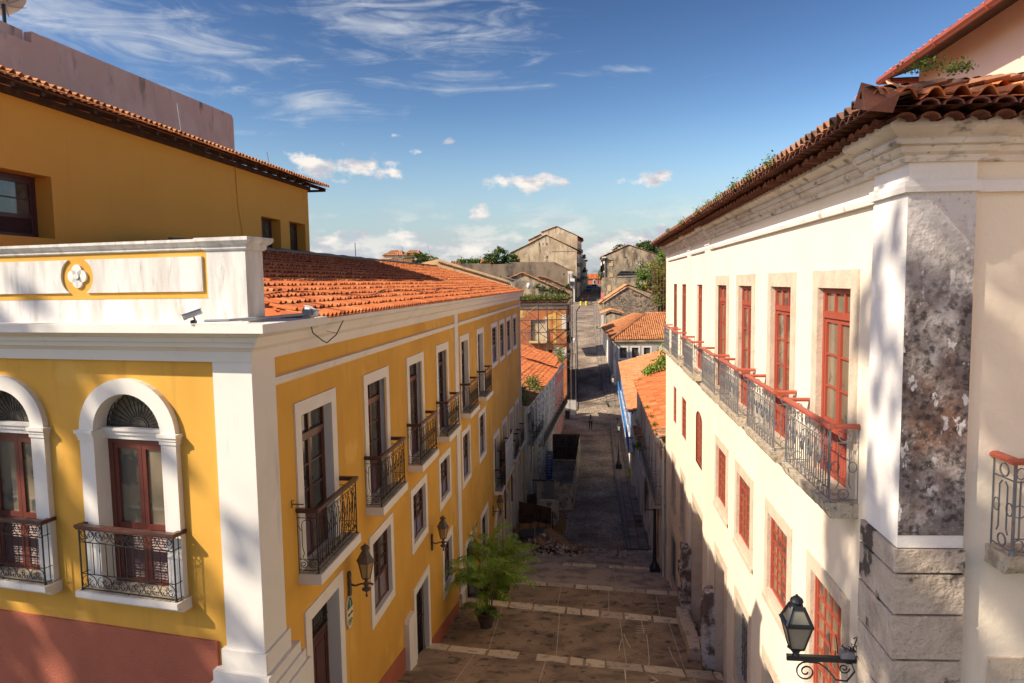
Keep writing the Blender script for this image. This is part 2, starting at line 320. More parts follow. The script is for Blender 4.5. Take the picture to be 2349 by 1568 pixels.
M['rubble'] = mat('broken_rubble', (0,0,0), tint=[(.05,.04,.035),(.22,.14,.10),(.45,.38,.31),(.62,.58,.52)], rough=.9)
M['bin'] = mat('dark_grey_plastic', (.04,.043,.047), rough=.5)
M['yellowplastic'] = mat('yellow_plastic', (.62,.50,.02), rough=.4)
M['gutter'] = mat('painted_red_gutter', (.34,.09,.06), [((.27,.07,.045), 3, .5, .7, .5)], rough=.4)
M['peachpipe'] = mat('peach_painted_pipe', (.72,.44,.28), rough=.5)
M['dish'] = mat('off_white_dish', (.55,.55,.50), rough=.5)
M['bark'] = mat('tree_bark', (.10,.075,.055), [((.05,.04,.03), 6, .5, .65, .7, (1,1,.3))], bump=(10,.6))
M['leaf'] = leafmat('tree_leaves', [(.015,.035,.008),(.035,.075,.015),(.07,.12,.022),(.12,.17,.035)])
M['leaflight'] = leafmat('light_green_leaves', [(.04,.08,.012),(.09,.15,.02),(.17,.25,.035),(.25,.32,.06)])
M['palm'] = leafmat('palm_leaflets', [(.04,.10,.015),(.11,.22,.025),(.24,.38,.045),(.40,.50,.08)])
M['weed'] = leafmat('dry_weeds', [(.06,.10,.02),(.13,.19,.03),(.22,.26,.06),(.30,.24,.11)])
M['skin'] = mat('skin', (.20,.10,.06)); M['teal'] = mat('teal_cloth', (.10,.30,.32)); M['darkcloth'] = mat('dark_trousers', (.03,.035,.05))
M['greycloth'] = mat('grey_cloth', (.16,.16,.18)); M['bluecloth'] = mat('blue_jeans', (.04,.07,.14)); M['redcloth'] = mat('red_cloth', (.55,.03,.05)); M['hair'] = mat('hair', (.012,.01,.009))
M['carblue'] = mat('dark_blue_car_paint', (.03,.045,.075), rough=.2, spec=.6); M['carblack'] = mat('black_car_paint', (.015,.018,.022), rough=.2, spec=.6)
M['carsilver'] = mat('silver_blue_car_paint', (.22,.28,.33), rough=.25, metal=.5); M['tyre'] = mat('tyre_rubber', (.015,.015,.015)); M['rim'] = mat('wheel_rim', (.3,.3,.31), metal=.6, rough=.35)
M['taillight'] = mat('red_lamp_lens', (.35,.01,.01), rough=.2); M['headlight'] = mat('clear_lamp_lens', (.6,.6,.6), rough=.15)

# cobbles: voronoi cells with dark gaps
def cobble(m, sc, c1, c2, gap):
    nt = m.node_tree; N = nt.nodes; L = nt.links; bs = N['Principled BSDF']
    geo = N.new('ShaderNodeNewGeometry'); vo = N.new('ShaderNodeTexVoronoi'); vo.inputs['Scale'].default_value = sc; vo.inputs['Randomness'].default_value = .7
    ve = N.new('ShaderNodeTexVoronoi'); ve.feature = 'DISTANCE_TO_EDGE'; ve.inputs['Scale'].default_value = sc; ve.inputs['Randomness'].default_value = .7
    mp = N.new('ShaderNodeMapping'); mp.inputs['Scale'].default_value = (1, 1.25, .01); L.new(geo.outputs['Position'], mp.inputs[0])
    L.new(mp.outputs[0], vo.inputs['Vector']); L.new(mp.outputs[0], ve.inputs['Vector'])
    mx = N.new('ShaderNodeMix'); mx.data_type = 'RGBA'; mx.inputs[6].default_value = c1; mx.inputs[7].default_value = c2; L.new(vo.outputs['Color'], mx.inputs[0])
    no = N.new('ShaderNodeTexNoise'); no.inputs['Scale'].default_value = .35; no.inputs['Detail'].default_value = 6; L.new(geo.outputs['Position'], no.inputs['Vector'])
    r0 = N.new('ShaderNodeMapRange'); L.new(no.outputs[0], r0.inputs[0]); r0.inputs[1].default_value = .35; r0.inputs[2].default_value = .7; r0.inputs[3].default_value = .55; r0.inputs[4].default_value = 1.7
    sc_ = N.new('ShaderNodeVectorMath'); sc_.operation = 'SCALE'; L.new(mx.outputs[2], sc_.inputs[0]); L.new(r0.outputs[0], sc_.inputs[3])
    r1 = N.new('ShaderNodeMapRange'); L.new(ve.outputs[0], r1.inputs[0]); r1.inputs[1].default_value = 0; r1.inputs[2].default_value = .12
    m2 = N.new('ShaderNodeMix'); m2.data_type = 'RGBA'; m2.inputs[6].default_value = gap; L.new(sc_.outputs[0], m2.inputs[7]); L.new(r1.outputs[0], m2.inputs[0])
    L.new(m2.outputs[2], bs.inputs['Base Color'])
    b = N.new('ShaderNodeBump'); b.inputs['Strength'].default_value = .8; b.inputs['Distance'].default_value = .03; L.new(r1.outputs[0], b.inputs['Height']); L.new(b.outputs[0], bs.inputs['Normal'])
cobble(M['cobble'], 5.5, (.24,.185,.135,1), (.46,.365,.275,1), (.075,.058,.045,1))
SUN_E = 3.8; SKY_S = .095; EXPO = 0.92; CL = 4.7; SKG = 2.2; SKT = (.215,.152,.108)
CUMULUS = [(800,388,130,36,.95,0),(700,372,60,26,.85,0),(905,312,55,16,.6,0),(965,350,36,16,.85,0),(1032,326,34,12,.6,0),(1100,497,40,24,1.0,0),(1205,421,88,24,1.05,0),(1497,412,60,22,1.0,0),
 (780,552,110,34,.8,0),(735,585,60,26,.8,0),(915,535,60,24,.7,0),(960,565,90,26,.7,0),(1075,575,60,22,.7,0),(1190,560,40,20,.6,0),(1450,545,80,30,.75,0),(1525,528,40,28,.8,0),(1390,560,50,20,.7,0)]
CIRRUS = [(120,40,420,75,.95,.05),(420,90,330,80,.8,.12),(600,140,250,50,.55,.1),(930,40,330,100,.85,.1),(830,130,230,35,.45,.0),(690,240,230,36,.85,.06),(1050,185,330,32,.6,0),(1440,163,150,18,.75,.04),(1230,494,150,7,.7,.05),(480,300,200,20,.2,0)]
# ---------------------------------------------------------------- ground
PROF = [(-400,-1.5),(-40,-3),(0,-6.2),(12,-8.9),(20.9,-11.7),(43,-16.75),(60,-17.15),(81,-17.3),(88,-16.9),(93,-16.0),(98,-14.6),(104,-13.2),(110,-12.0),(118,-10.8),(137,-8.1),(165,-6.9),(186,-6.5),(205,-5.85),(230,-4.3),(255,-2.8),(330,-1.2),(700,-1.0),(2500,-1.0)]
def gz(y):
    for (a, za), (b, zb) in zip(PROF, PROF[1:]):
        if a <= y <= b: return za+(zb-za)*(y-a)/(b-a)
    return PROF[-1][1]
def strip_rows(rows, name, m, dz=0., thick=.0, smooth=True):
    mb = MB()
    for (y0, l0, r0, z0), (y1, l1, r1, z1) in zip(rows, rows[1:]):
        n = max(1, int((r0-l0)/6)) if r0-l0 < 80 else 1
        for k in range(n):
            a, b = k/n, (k+1)/n
            mb.quad((l0+(r0-l0)*a, y0, z0+dz), (l0+(r0-l0)*b, y0, z0+dz), (l1+(r1-l1)*b, y1, z1+dz), (l1+(r1-l1)*a, y1, z1+dz))
    o = mb.build(name, m, fix=False); tag(o, kind='structure'); return o
g = MB()
ys = [p[0] for p in PROF]
for (y0, z0), (y1, z1) in zip(PROF, PROF[1:]):
    d0 = -.9 if y0 < 44 else -.25; d1 = -.9 if y1 < 44 else -.25
    g.quad((-900, y0, z0+d0), (900, y0, z0+d0), (900, y1, z1+d1), (-900, y1, z1+d1))
tag(g.build('ground', M['earth'], fix=False), kind='structure')

# stair terraces: edge lines (left end, right end)
XLw, XRw = -5.6, 3.7
ED = [((-5.6,14.0,-9.7),(3.7,12.4,-9.3)), ((-5.6,22.05,-12.05),(3.7,20.3,-11.6)), ((-5.6,28.0,-13.2),(3.7,25.75,-12.7)), ((-5.6,32.3,-14.2),(3.7,30.8,-13.9)), ((-5.6,37.3,-15.3),(3.7,36.6,-15.25)), ((-5.6,42.9,-16.65),(3.7,42.5,-16.6))]
def elerp(i, t): a, b = ED[i]; return tuple(a[k]+(b[k]-a[k])*t for k in range(3))
DROPS = (.17, .50, .50, .42, .30, .2)
def onterr(i, x, f, dz=.006):      # point on terrace i : x and fraction from near edge to far edge
    t = (x-XLw)/(XRw-XLw); a = elerp(i, t); b = elerp(i+1, t); za = a[2]-DROPS[i]; return (x, a[1]+(b[1]-a[1])*f, za+(b[2]-za)*f+dz)
for i in range(5):
    mb = MB(); n = 24; D_ = DROPS[i]
    for k in range(n):
        x0 = XLw+(XRw-XLw)*k/n; x1 = XLw+(XRw-XLw)*(k+1)/n
        for q in range(4): mb.quad(onterr(i,x0,q/4,0), onterr(i,x1,q/4,0), onterr(i,x1,(q+1)/4,0), onterr(i,x0,(q+1)/4,0))
        b0 = onterr(i,x0,1,0); b1 = onterr(i,x1,1,0); mb.quad(b0, b1, (b1[0], b1[1], b1[2]-.8), (b0[0], b0[1], b0[2]-.8))
    tag(mb.build('stair_terrace', M['terrace'] if i < 3 else M['greyconc'], fix=False), kind='structure')
    jt = MB()
    for x in ((-3.9,-1.6,.8,2.75),(-3.7,-1.35,.95,2.75),(-3.9,-1.6,.55,2.6),(1.0,2.6),(.6,2.4))[i]:
        lean = .10*(-1)**i
        for q in range(8):
            p = Vector(onterr(i, x+lean*(q/8-.5), .02+q/8*.9)); r_ = Vector(onterr(i, x+lean*((q+1)/8-.5), .02+(q+1)/8*.9)); w = .011
            jt.quad(p-Vector((w,0,0)), p+Vector((w,0,0)), r_+Vector((w,0,0)), r_-Vector((w,0,0)))
    tag(jt.build('paving_joint', M['stone'], fix=False), kind='structure')
# pale irregular blocks along each brink
for i in range(1, 6):
    mb = MB(); t = 0.0
    L_ = 9.3; rr = random.Random(40+i)
    while t < .995:
        w = rr.uniform(.45, 1.35)/L_; t1 = min(1, t+w)
        if rr.random() > (.06 if i < 4 else .30) or t < .12:
            d0 = rr.uniform(.56, .70)*(1.1, .95, .85, .75, .7)[i-1]; mx = (t+t1)/2; sub = []
            g0 = .012
            a = elerp(i, t+g0/3); b = elerp(i, t1-g0/3); pz = elerp(i-1, t); sl = (pz[2]-DROPS[i-1]-a[2])/(a[1]-pz[1])*d0; j = lambda s: rr.uniform(-s, s)
            top = [(a[0]+j(.02), a[1]-d0+j(.04), a[2]+sl+.012), ((a[0]+b[0])/2, (a[1]+b[1])/2-d0+j(.035), (a[2]+b[2])/2+sl+.014), (b[0]+j(.02), b[1]-d0+j(.04), b[2]+sl+.012), (b[0]+j(.02), b[1]+.03+j(.03), b[2]+.01), ((a[0]+b[0])/2+j(.1), (a[1]+b[1])/2+.04+j(.03), (a[2]+b[2])/2+.015), (a[0]+j(.02), a[1]+.03+j(.03), a[2]+.01)]
            bot = [(p[0], p[1], p[2]-.45) for p in top]
            n = 6
            mb.add(top+bot, [tuple(range(6))]+[(k, k+6, (k+1) % n+6, (k+1) % n) for k in range(n)], 0, rr.choice([.2,.6,.8,1,.9,.5]))
        t = t1
    tag(mb.build('stair_edging', M['edgestone']), kind='structure')
# chalk marks and scratches on the second terrace
mk = MB()
def chalk(i, pts, w=.011):
    for (x0, f0), (x1, f1) in zip(pts, pts[1:]):
        a = Vector(onterr(i, x0, f0)); b = Vector(onterr(i, x1, f1)); d = (b-a); sd = Vector((d.y, -d.x, 0)).normalized()*w
        mk.quad(a-sd, a+sd, b+sd, b-sd)
chalk(1, [(1.55,.10),(1.72,.25),(1.78,.50),(1.80,.66)]); chalk(1, [(1.6,.57),(1.83,.57)])
for k, f in enumerate((.68,.72,.76,.80)): chalk(1, [(1.45+.02*k, f), (1.78, f)])
chalk(1, [(1.72,.68),(1.7,.93)]); chalk(1, [(1.18,.42),(1.08,.52),(1.0,.63)]); chalk(1, [(.78,.36),(.82,.45),(.92,.55)]); chalk(1, [(2.62,.23),(2.5,.36),(2.46,.5)])
chalk(0, [(.84,.80),(.86,.93)], .02); chalk(0, [(1.5,.78),(1.75,.82),(1.6,.86)], .02)
tag(mk.build('chalk_marking', M['signcream'], fix=False), kind='structure')

# road, kerbs and pavements beyond the stairs
RL = [(42.6,-5.6),(60,-5.4),(76,-4.4),(83,-9),(88.5,-9),(89.5,-2.1),(94,-2.2),(104,-2.55),(118,-2.9),(137,-3.5),(165,-4.1),(188,-3.7),(191,-14),(202,-14),(204,-5.1),(230,-3.9),(255,-2.5),(330,-2.4)]
RR = [(42.6,1.9),(60,1.75),(76,1.85),(84,1.86),(84.5,12),(90.5,12),(91,1.75),(95,1.4),(104,.8),(110,.4),(118,.25),(137,-.1),(165,-.1),(188,.1),(191,12),(202,12),(204,2.3),(230,2.3),(255,2.36),(330,2.5)]
def lerp_(T, y):
    for (a, va), (b, vb) in zip(T, T[1:]):
        if a <= y <= b: return va+(vb-va)*(y-a)/(b-a)
    return T[-1][1]
ysr = sorted(set([p[0] for p in RL]+[p[0] for p in RR]+[p[0] for p in PROF if 43 <= p[0] <= 330]+[85.5,87]))
rows = [(y, min(-1.7, lerp_(RL, y)) if True else 0, lerp_(RR, y), gz(y)) for y in ysr]
strip_rows(rows, 'road', M['cobble'])
def pavement(name, xin, xout, y0, y1, curb_in=True):
    yy = sorted(set([y0, y1]+[y for y in ysr if y0 < y < y1])); mb = MB(); kb = MB()
    for a, b in zip(yy, yy[1:]):
        ia, ib = xin(a), xin(b); oa, ob = xout(a), xout(b); za, zb = gz(a)+.13, gz(b)+.13
        s = 1 if oa > ia else -1; k = .16*s
        mb.quad((ia+k, a, za), (oa, a, za), (ob, b, zb), (ib+k, b, zb))
        kb.quad((ia, a, za+.004), (ia+k, a, za+.004), (ib+k, b, zb+.004), (ib, b, zb+.004)); kb.quad((ia, a, za+.004), (ib, b, zb+.004), (ib, b, zb-.3), (ia, a, za-.3))
    kb.quad((xin(y0), y0, gz(y0)+.13), (xout(y0), y0, gz(y0)+.13), (xout(y0), y0, gz(y0)-.2), (xin(y0), y0, gz(y0)-.2))
    kb.quad((xin(y1), y1, gz(y1)+.13), (xout(y1), y1, gz(y1)+.13), (xout(y1), y1, gz(y1)-.2), (xin(y1), y1, gz(y1)-.2))
    tag(mb.build('pavement', M['sidewalk'], fix=False), kind='structure'); tag(kb.build('kerb', M['kerb'], fix=False), kind='structure')
pavement('r', lambda y: lerp_([(42,1.9),(60,1.75),(84,1.86)], y), lambda y: 4.2, 42.7, 84)
def rin(y): return lerp_([(91,2.6),(92,1.9),(94,1.45),(98,1.05),(104,.75),(110,.4),(118,.25),(137,-.1),(165,-.1),(188,-.1)], y)
pavement('r2', rin, lambda y: lerp_([(91,4.5),(118,3.2),(188,2.6)], y), 91, 188)
pavement('r3', lambda y: 2.35, lambda y: 5, 204, 330)
pavement('l2', lambda y: lerp_([(90,-2.15),(104,-2.55),(118,-2.9),(137,-3.5),(165,-4.1),(188,-3.7)], y), lambda y: -9, 90, 188)
pavement('l3', lambda y: lerp_([(204,-5.1),(230,-3.9),(255,-2.5),(330,-2.4)], y), lambda y: -9, 204, 330)

# ---------------------------------------------------------------- architecture helpers
class Fac:      # facade frame: x along the wall (to the right seen from outside), y into the wall
    def __init__(s, P, th, owner): s.P = Vector((P[0], P[1], 0)); s.th = th; s.o = owner; s.d = Vector((cos(th), sin(th), 0)); s.n = Vector((sin(th), -cos(th), 0))
    def w(s, x, out, z): return s.P+s.d*x+s.n*out+Vector((0, 0, z))
    def put(s, mb, name, m, parent=None, smooth=False, fix=True):
        if parent is not None: return mb.build(name, m, parent, smooth=smooth, fix=fix)
        return mb.build(name, m, s.o, loc=s.P, rot=s.th, world=True, smooth=smooth, fix=fix)
    def place(s, proto, x, z, label=None, out=0, parent=None):
        r = None
        for i, (name, me) in enumerate(proto):
            if i == 0:
                r = link(name, me, s.o, s.w(x, out, z), s.th, world=True)
                if label: r['label'] = label
            else: link(name, me, r)
        return r
def wall(mb, x0, x1, z0, z1, holes, y=0, mi=0):
    xs = sorted(set([x0, x1]+[h[0] for h in holes]+[h[1] for h in holes])); zs = sorted(set([z0, z1]+[h[2] for h in holes]+[h[3] for h in holes]))
    xs = [x for x in xs if x0 <= x <= x1]; zs = [z for z in zs if z0 <= z <= z1]
    for a, b in zip(xs, xs[1:]):
        run = None
        for c, d in zip(zs, zs[1:]):
            mx, mz = (a+b)/2, (c+d)/2
            if any(h[0] < mx < h[1] and h[2] < mz < h[3] for h in holes): continue
            mb.quad((a, y, c), (b, y, c), (b, y, d), (a, y, d), mi)
    for h in holes:
        if len(h) > 4 and h[4]:
            a, b, c, d = h[:4]; r = (b-a)/2; cx = (a+b)/2; rh = h[4] if h[4] is not True else r; zs_ = d-rh; n = 12
            for k in range(n):
                t0, t1 = PI*k/n, PI*(k+1)/n
                p0 = (cx+r*cos(t0), zs_+rh*sin(t0)); p1 = (cx+r*cos(t1), zs_+rh*sin(t1))
                mb.quad((p0[0], y, p0[1]), (p1[0], y, p1[1]), (p1[0], y, d), (p0[0], y, d), mi)
def surround(w, h, b, depth, proud=.035, sill=0, bottom=True, top_extra=0):
    """frame band b around an opening w x h (origin: centre top of opening), plus lined reveals"""
    m = MB(); a = w/2
    m.box(-a-b, -a, -proud, .02, -h-(b if bottom else 0), b+top_extra); m.box(a, a+b, -proud, .02, -h-(b if bottom else 0), b+top_extra)
    m.box(-a, a, -proud, .02, 0, b+top_extra)
    if bottom: m.box(-a, a, -proud, .02, -h-b, -h)
    if sill: m.box(-a-b-.03, a+b+.03, -proud-sill, -proud+.001, -h-b-.05, -h-b+.06)
    e = .004
    m.box(-a-.05, -a+e, -proud+.003, depth, -h, 0); m.box(a-e, a+.05, -proud+.003, depth, -h, 0); m.box(-a, a, -proud+.003, depth, -e, .05); m.box(-a, a, -proud+.003, depth, -h-.05, -h+e)
    return m
def joinery(w, h, depth, leaves=2, transom=.0, tcols=3, rows=3, cols=1, louver=.0, st=.07, y0=None, bar=.03, panel=.0):
    """returns frame, glass, louver meshes builders; origin centre top"""
    f, g_, l = MB(), MB(), MB(); y = depth; a = w/2; t = .05
    f.box(-a, -a+st, y-t, y+.03, -h, 0); f.box(a-st, a, y-t, y+.03, -h, 0); f.box(-a+st, a-st, y-t, y+.03, -st, 0)
    z = -st
    if transom:
        f.box(-a+st, a-st, y-t-.02, y+.03, -transom-.05, -transom+.05)
        for k in range(1, tcols):
            x = -a+st+(w-2*st)*k/tcols; f.box(x-.025, x+.025, y-t+.01, y+.02, -transom+.05, -st)
        z = -transom-.05
    g_.box(-a+st*.5, a-st*.5, y, y+.02, -h+.02, -st*.5)
    lw = (w-2*st)/leaves; zb = -h
    for i in range(leaves):
        x0 = -a+st+i*lw; x1 = x0+lw; s2 = st*.85
        f.box(x0+.004, x0+s2, y-t+.012, y+.025, zb, z-.004); f.box(x1-s2, x1-.004, y-t+.012, y+.025, zb, z-.004)
        f.box(x0+s2, x1-s2, y-t+.012, y+.025, z-s2, z-.004); f.box(x0+s2, x1-s2, y-t+.012, y+.025, zb, zb+s2*1.3)
        gt = z-s2; gb = zb+s2*1.3+louver+panel
        if louver or panel: f.box(x0+s2, x1-s2, y-t+.012, y+.025, gb-.05, gb+.05)
        if louver:
            n = max(3, int(louver/.05))
            for k in range(n):
                zz = gb-.05-(louver-.06)*(k+.5)/n
                l.quad((x0+s2, y-.035, zz-.018), (x1-s2, y-.035, zz-.018), (x1-s2, y-.005, zz+.018), (x0+s2, y-.005, zz+.018))
            l.box(x0+s2, x1-s2, y-.004, y-.001, gb-louver, gb)
        if panel:
            l.box(x0+s2, x1-s2, y-.02, y-.003, gb-panel, gb-.05); l.box(x0+s2+.05, x1-s2-.05, y-.035, y-.021, gb-panel+.06, gb-.11)
        for k in range(1, rows):
            zz = gb+.05+(gt-gb-.05)*k/rows; f.box(x0+s2, x1-s2, y-t+.02, y+.02, zz-bar/2, zz+bar/2)
        for k in range(1, cols):
            xx = x0+s2+(x1-x0-2*s2)*k/cols; f.box(xx-bar/2, xx+bar/2, y-t+.023, y+.018, gb+.05 if (louver or panel) else gb, gt)
    return f, g_, l
def proto_window(name, w, h, band, depth, fm, sm, gm=None, lm=None, proud=.035, sill=0, bottom=True, top_extra=0, glassname='pane', **kw):
    f, g_, l = joinery(w, h, depth, **kw); out = [(name, f.mesh(name, fm)), (glassname, g_.mesh('pane', gm or M['glass']))]
    if l.v: out.append(('shutter', l.mesh('shutter', lm or fm)))
    if band is not None: out.append(('surround', surround(w, h, band, depth, proud, sill, bottom, top_extra).mesh('surround', sm)))
    return out
def spiral(cx, cz, r, turns, t0, dirn=1, n=16, y=0, rmin=.18, plane='x'):
    out = []
    for i in range(n+1):
        f = i/n; rr = r*(1-f*(1-rmin)); t = t0+dirn*turns*2*PI*f
        out.append((cx+rr*cos(t), y, cz+rr*sin(t)) if plane == 'x' else (y, cx+rr*cos(t), cz+rr*sin(t)))
    return out
def circ(cx, cz, r, y=0, n=12, plane='x'):
    return [((cx+r*cos(2*PI*i/n), y, cz+r*sin(2*PI*i/n)) if plane == 'x' else (y, cx+r*cos(2*PI*i/n), cz+r*sin(2*PI*i/n))) for i in range(n+1)]

# clay tile roof on a quad; u runs along the eave, v up the slope
def tile_roof(a, b, c, d, name, m, parent, pitch=.23, course=.40, amp=.06, ns=6, seed=1, jit=1., clip=None, lift=.035, world=True, edge=True, under=True):
    """a,b eave ends; d above a, c above b"""
    a, b, c, d = map(Vector, (a, b, c, d)); rr = random.Random(seed)
    Lu = ((b-a).length+(c-d).length)/2; Lv = ((d-a).length+(c-b).length)/2
    nu = max(2, int(Lu/pitch)); nv = max(1, int(round(Lv/course)))
    N = (b-a).cross(d-a).normalized()
    if N.z < 0: N = -N
    def P(u, v, h): return (a*(1-u)+b*u)*(1-v)+(d*(1-u)+c*u)*v+N*h
    prof = []
    for k in range(ns+1):
        ph = k/ns
        if ph <= .58: h = amp*sin(PI*ph/.58)**.8 if 0 < ph < .58 else 0
        else: h = -amp*.55*sin(PI*(ph-.58)/.42)
        prof.append((ph, h))
    mb = MB()
    ov = .25/nv
    wob = [rr.uniform(-1, 1)*.012*jit for _ in range(nv+2)]
    for i in range(nu):
        for j in range(nv):
            uc = (i+.5)/nu; vc = (j+.5)/nv
            if clip and not clip(uc, vc): continue
            tt = min(1, max(0, rr.gauss(.58, .2))); du = rr.uniform(-1, 1)*.06*jit/nu; dv = rr.uniform(-1, 1)*.09*jit/nv; dh = rr.uniform(0, .014)*jit
            v0 = j/nv+dv-(0 if j else 0); v1 = min(1.0, (j+1)/nv+ov)
            if j == 0: v0 = -0.0+rr.uniform(-.3, .3)*.04*jit/nv
            for part in (0, 1):
                ks = [k for k in range(ns) if (prof[k][0] < .58-1e-6) == (part == 0)]
                vs = []; cover = part == 0
                h0 = (lift if cover else .012)+dh; h1 = -.012 if cover else -.02
                vv0 = v0 if cover else j/nv
                kk = ks+[ks[-1]+1]
                for k in kk:
                    u = (i+prof[k][0])/nu+(du if cover else 0)
                    vs.append(P(u, vv0, prof[k][1]+h0+wob[j])); 
                for k in kk:
                    u = (i+prof[k][0])/nu+(du*.3 if cover else 0)
                    vs.append(P(u, v1, prof[k][1]*.85+h1+wob[j]))
                n = len(kk); t2 = tt if cover else max(0, tt-.1)
                mb.add(vs, [(q, q+1, n+q+1, n+q) for q in range(n-1)], 0, t2)
                if cover and edge and j == 0:      # thickness of the first tile at the eave
                    o = [p+0*N for p in vs[:n]]; inn = [p-N*.018 for p in vs[:n]]
                    mb.add(o+inn, [(q, n+q, n+q+1, q+1) for q in range(n-1)], 0, max(0, tt-.25))
                    inn2 = [P((i+prof[k][0])/nu+du, 1/nv, max(-.0, prof[k][1]-.018)) for k in kk]
                    mb.add(inn+inn2, [(q, n+q, n+q+1, q+1) for q in range(n-1)], 0, max(0, tt-.3))
    if under:
        z = -.07
        if not clip: mb.quad(P(0, 0.01, z), P(1, 0.01, z), P(1, 1, z), P(0, 1, z), 0, .05)
        else:
            for i in range(nu):
                for j in range(nv):
                    if clip((i+.5)/nu, (j+.5)/nv) : mb.quad(P(i/nu, j/nv+.002, z), P((i+1)/nu, j/nv+.002, z), P((i+1)/nu, (j+1)/nv, z), P(i/nu, (j+1)/nv, z), 0, .05)
    return mb.build(name, m, parent, world=world and parent is not None, fix=False)
def ridge_tiles(a, b, name, m, parent, r=.13, L_=.4, seed=3):
    a = Vector(a); b = Vector(b); n = max(2, int((b-a).length/L_)); mb = MB(); rr = random.Random(seed); d = (b-a).normalized(); s = d.cross(Vector((0,0,1))).normalized(); up = s.cross(d)
    for i in range(n):
        p = a+(b-a)*(i/n); q = a+(b-a)*((i+1.12)/n); t = min(1, max(0, rr.gauss(.55, .22))); k = 5
        vs = [p+s*cos(PI*j/k)*r*1.05+up*(sin(PI*j/k)*r*1.05+.02) for j in range(k+1)]+[q+s*cos(PI*j/k)*r*.85+up*(sin(PI*j/k)*r*.85) for j in range(k+1)]
        mb.add(vs, [(j, j+1, k+2+j, k+1+j) for j in range(k)], 0, t)
    return mb.build(name, m, parent, world=parent is not None, fix=False)
def text_mesh(s, size, m, name='lettering', align='CENTER', ext=.003):
    cu = bpy.data.curves.new(name, 'FONT'); cu.body = s; cu.size = size; cu.align_x = align; cu.align_y = 'CENTER'; cu.extrude = ext
    o = bpy.data.objects.new(name, cu); COL.objects.link(o)
    dg = bpy.context.evaluated_depsgraph_get(); me = bpy.data.meshes.new_from_object(o.evaluated_get(dg)); me.materials.clear(); me.materials.append(m)
    bpy.data.objects.remove(o); return me
def text_obj(s, size, m, fac, x, z, out, parent=None, name='lettering', align='CENTER'):
    me = text_mesh(s, size, m, name, align)
    me.transform(Matrix(((1,0,0,0),(0,0,-1,0),(0,1,0,0),(0,0,0,1))))
    if parent is not None and fac is None: return link(name, me, parent, (x, out, z))
    return link(name, me, parent if parent is not None else fac.o, fac.w(x, out, z), fac.th, world=True)

# ================================================================ YELLOW CORNER BUILDING
XL = -5.5; YC = 10.43; YE = 51.2
T = Vector((.98760, -.15702)); PC = Vector((-5.4, YC))
yb = thing('corner_building', 'yellow two storey corner building with white trim, balconies and an orange tile roof', 'building', (-5.5, 11, -9))
FS = Fac((XL, 0), PI/2, yb)                      # street face, x == world Y
FF = Fac(PC, math.atan2(T.y, T.x), yb)           # front face, x <= 0
doorsW = [(12.08,14.2),(16.06,17.97),(19.94,21.84),(23.84,25.67),(28.08,30.18),(32.26,34.33)]
winsT = [(36.95,39.3),(40.15,42.5),(43.4,45.85),(46.8,49.4)]
BW = .26
holes = []; 
for a, b in doorsW: holes.append((a+BW, b-BW, -5.34, -2.15-BW))
for a, b in winsT: holes.append((a+.25, b-.25, -4.35, -2.4))
row2 = [(16.02,18.04,-8.5),(19.9,21.95,-8.15),(23.72,25.77,-8.08),(28.04,30.1,-8.58),(32.3,34.5,-8.63)]
for a, b, z in row2: holes.append((a+.25, b-.25, z+.25, -6.4))
D1 = (12.2,14.2); holes.append((D1[0]+.27, D1[1]-.27, -9.6, -6.44))
g3 = (24.0,25.85); D2 = (19.94,21.97); D4 = (28.3,30.2); W6 = (32.4,34.75)
holes += [(D2[0]+.25,D2[1]-.25,-12.1,-9.5),(g3[0]+.25,g3[1]-.25,-11.2,-9.55),(D4[0]+.25,D4[1]-.25,-14.2,-11.3),(W6[0]+.25,W6[1]-.25,-14.0,-11.45)]
row2b = [(37.1,39.4),(40.75,43.1),(44.15,46.6),(47.55,50.1)]
for a, b in row2b: holes.append((a+.26, b-.26, -11.45, -8.55))
archS = [(36.95,39.35),(40.7,43.1),(44.1,46.6),(47.5,50.0)]
for a, b in archS: holes.append((a+.3, b-.3, -16.6, -12.95, True))
mb = MB(); wall(mb, 11.25, YE, -18.2, -1.15, holes)
# side returns of the deep openings in wall colour are hidden by the surrounds; far end wall and back
FS.put(mb, 'wall', M['yellow'], fix=False)
bk = MB(); bk.box(-20, -14.2, 14, 50, -17, 0.5); bk.quad((-19, YE, -18), (XL, YE, -18), (XL, YE, -.6), (-19, YE, -.6))
bk.quad((XL-.7, 12, -18), (XL-.7, YE, -18), (XL-.7, YE, -1), (XL-.7, 12, -1))
bk.build('back_wall', M['ochre'], yb, world=True, fix=False)
dk = MB()
# terracotta plinth following the street
pl = MB()
pts = [(14.2,-9.0),(17.0,-10.35),(18.9,-10.42),(20.2,-11.3),(22.0,-11.35),(24.0,-12.0),(25.4,-12.75),(26.8,-12.7)]
segs = [(11.6,-9.0,12.2,-9.0)]
for y0, z0, y1, z1 in [(14.22,-9.75,18.85,-10.45),(19.72,-10.5,19.92,-10.5),(22.0,-11.9,26.75,-12.75),(27.6,-13.3,28.28,-13.4),(30.2,-13.6,32.4,-14.2),(34.8,-14.4,36.9,-14.9)]:
    pl = MB(); pl.add([(y0,-.03,-18),(y1,-.03,-18),(y1,-.03,z1),(y0,-.03,z0),(y0,.01,z0),(y1,.01,z1)], [(0,1,2,3),(3,2,5,4)])
    FS.put(pl, 'plinth', M['plinth'], fix=False)
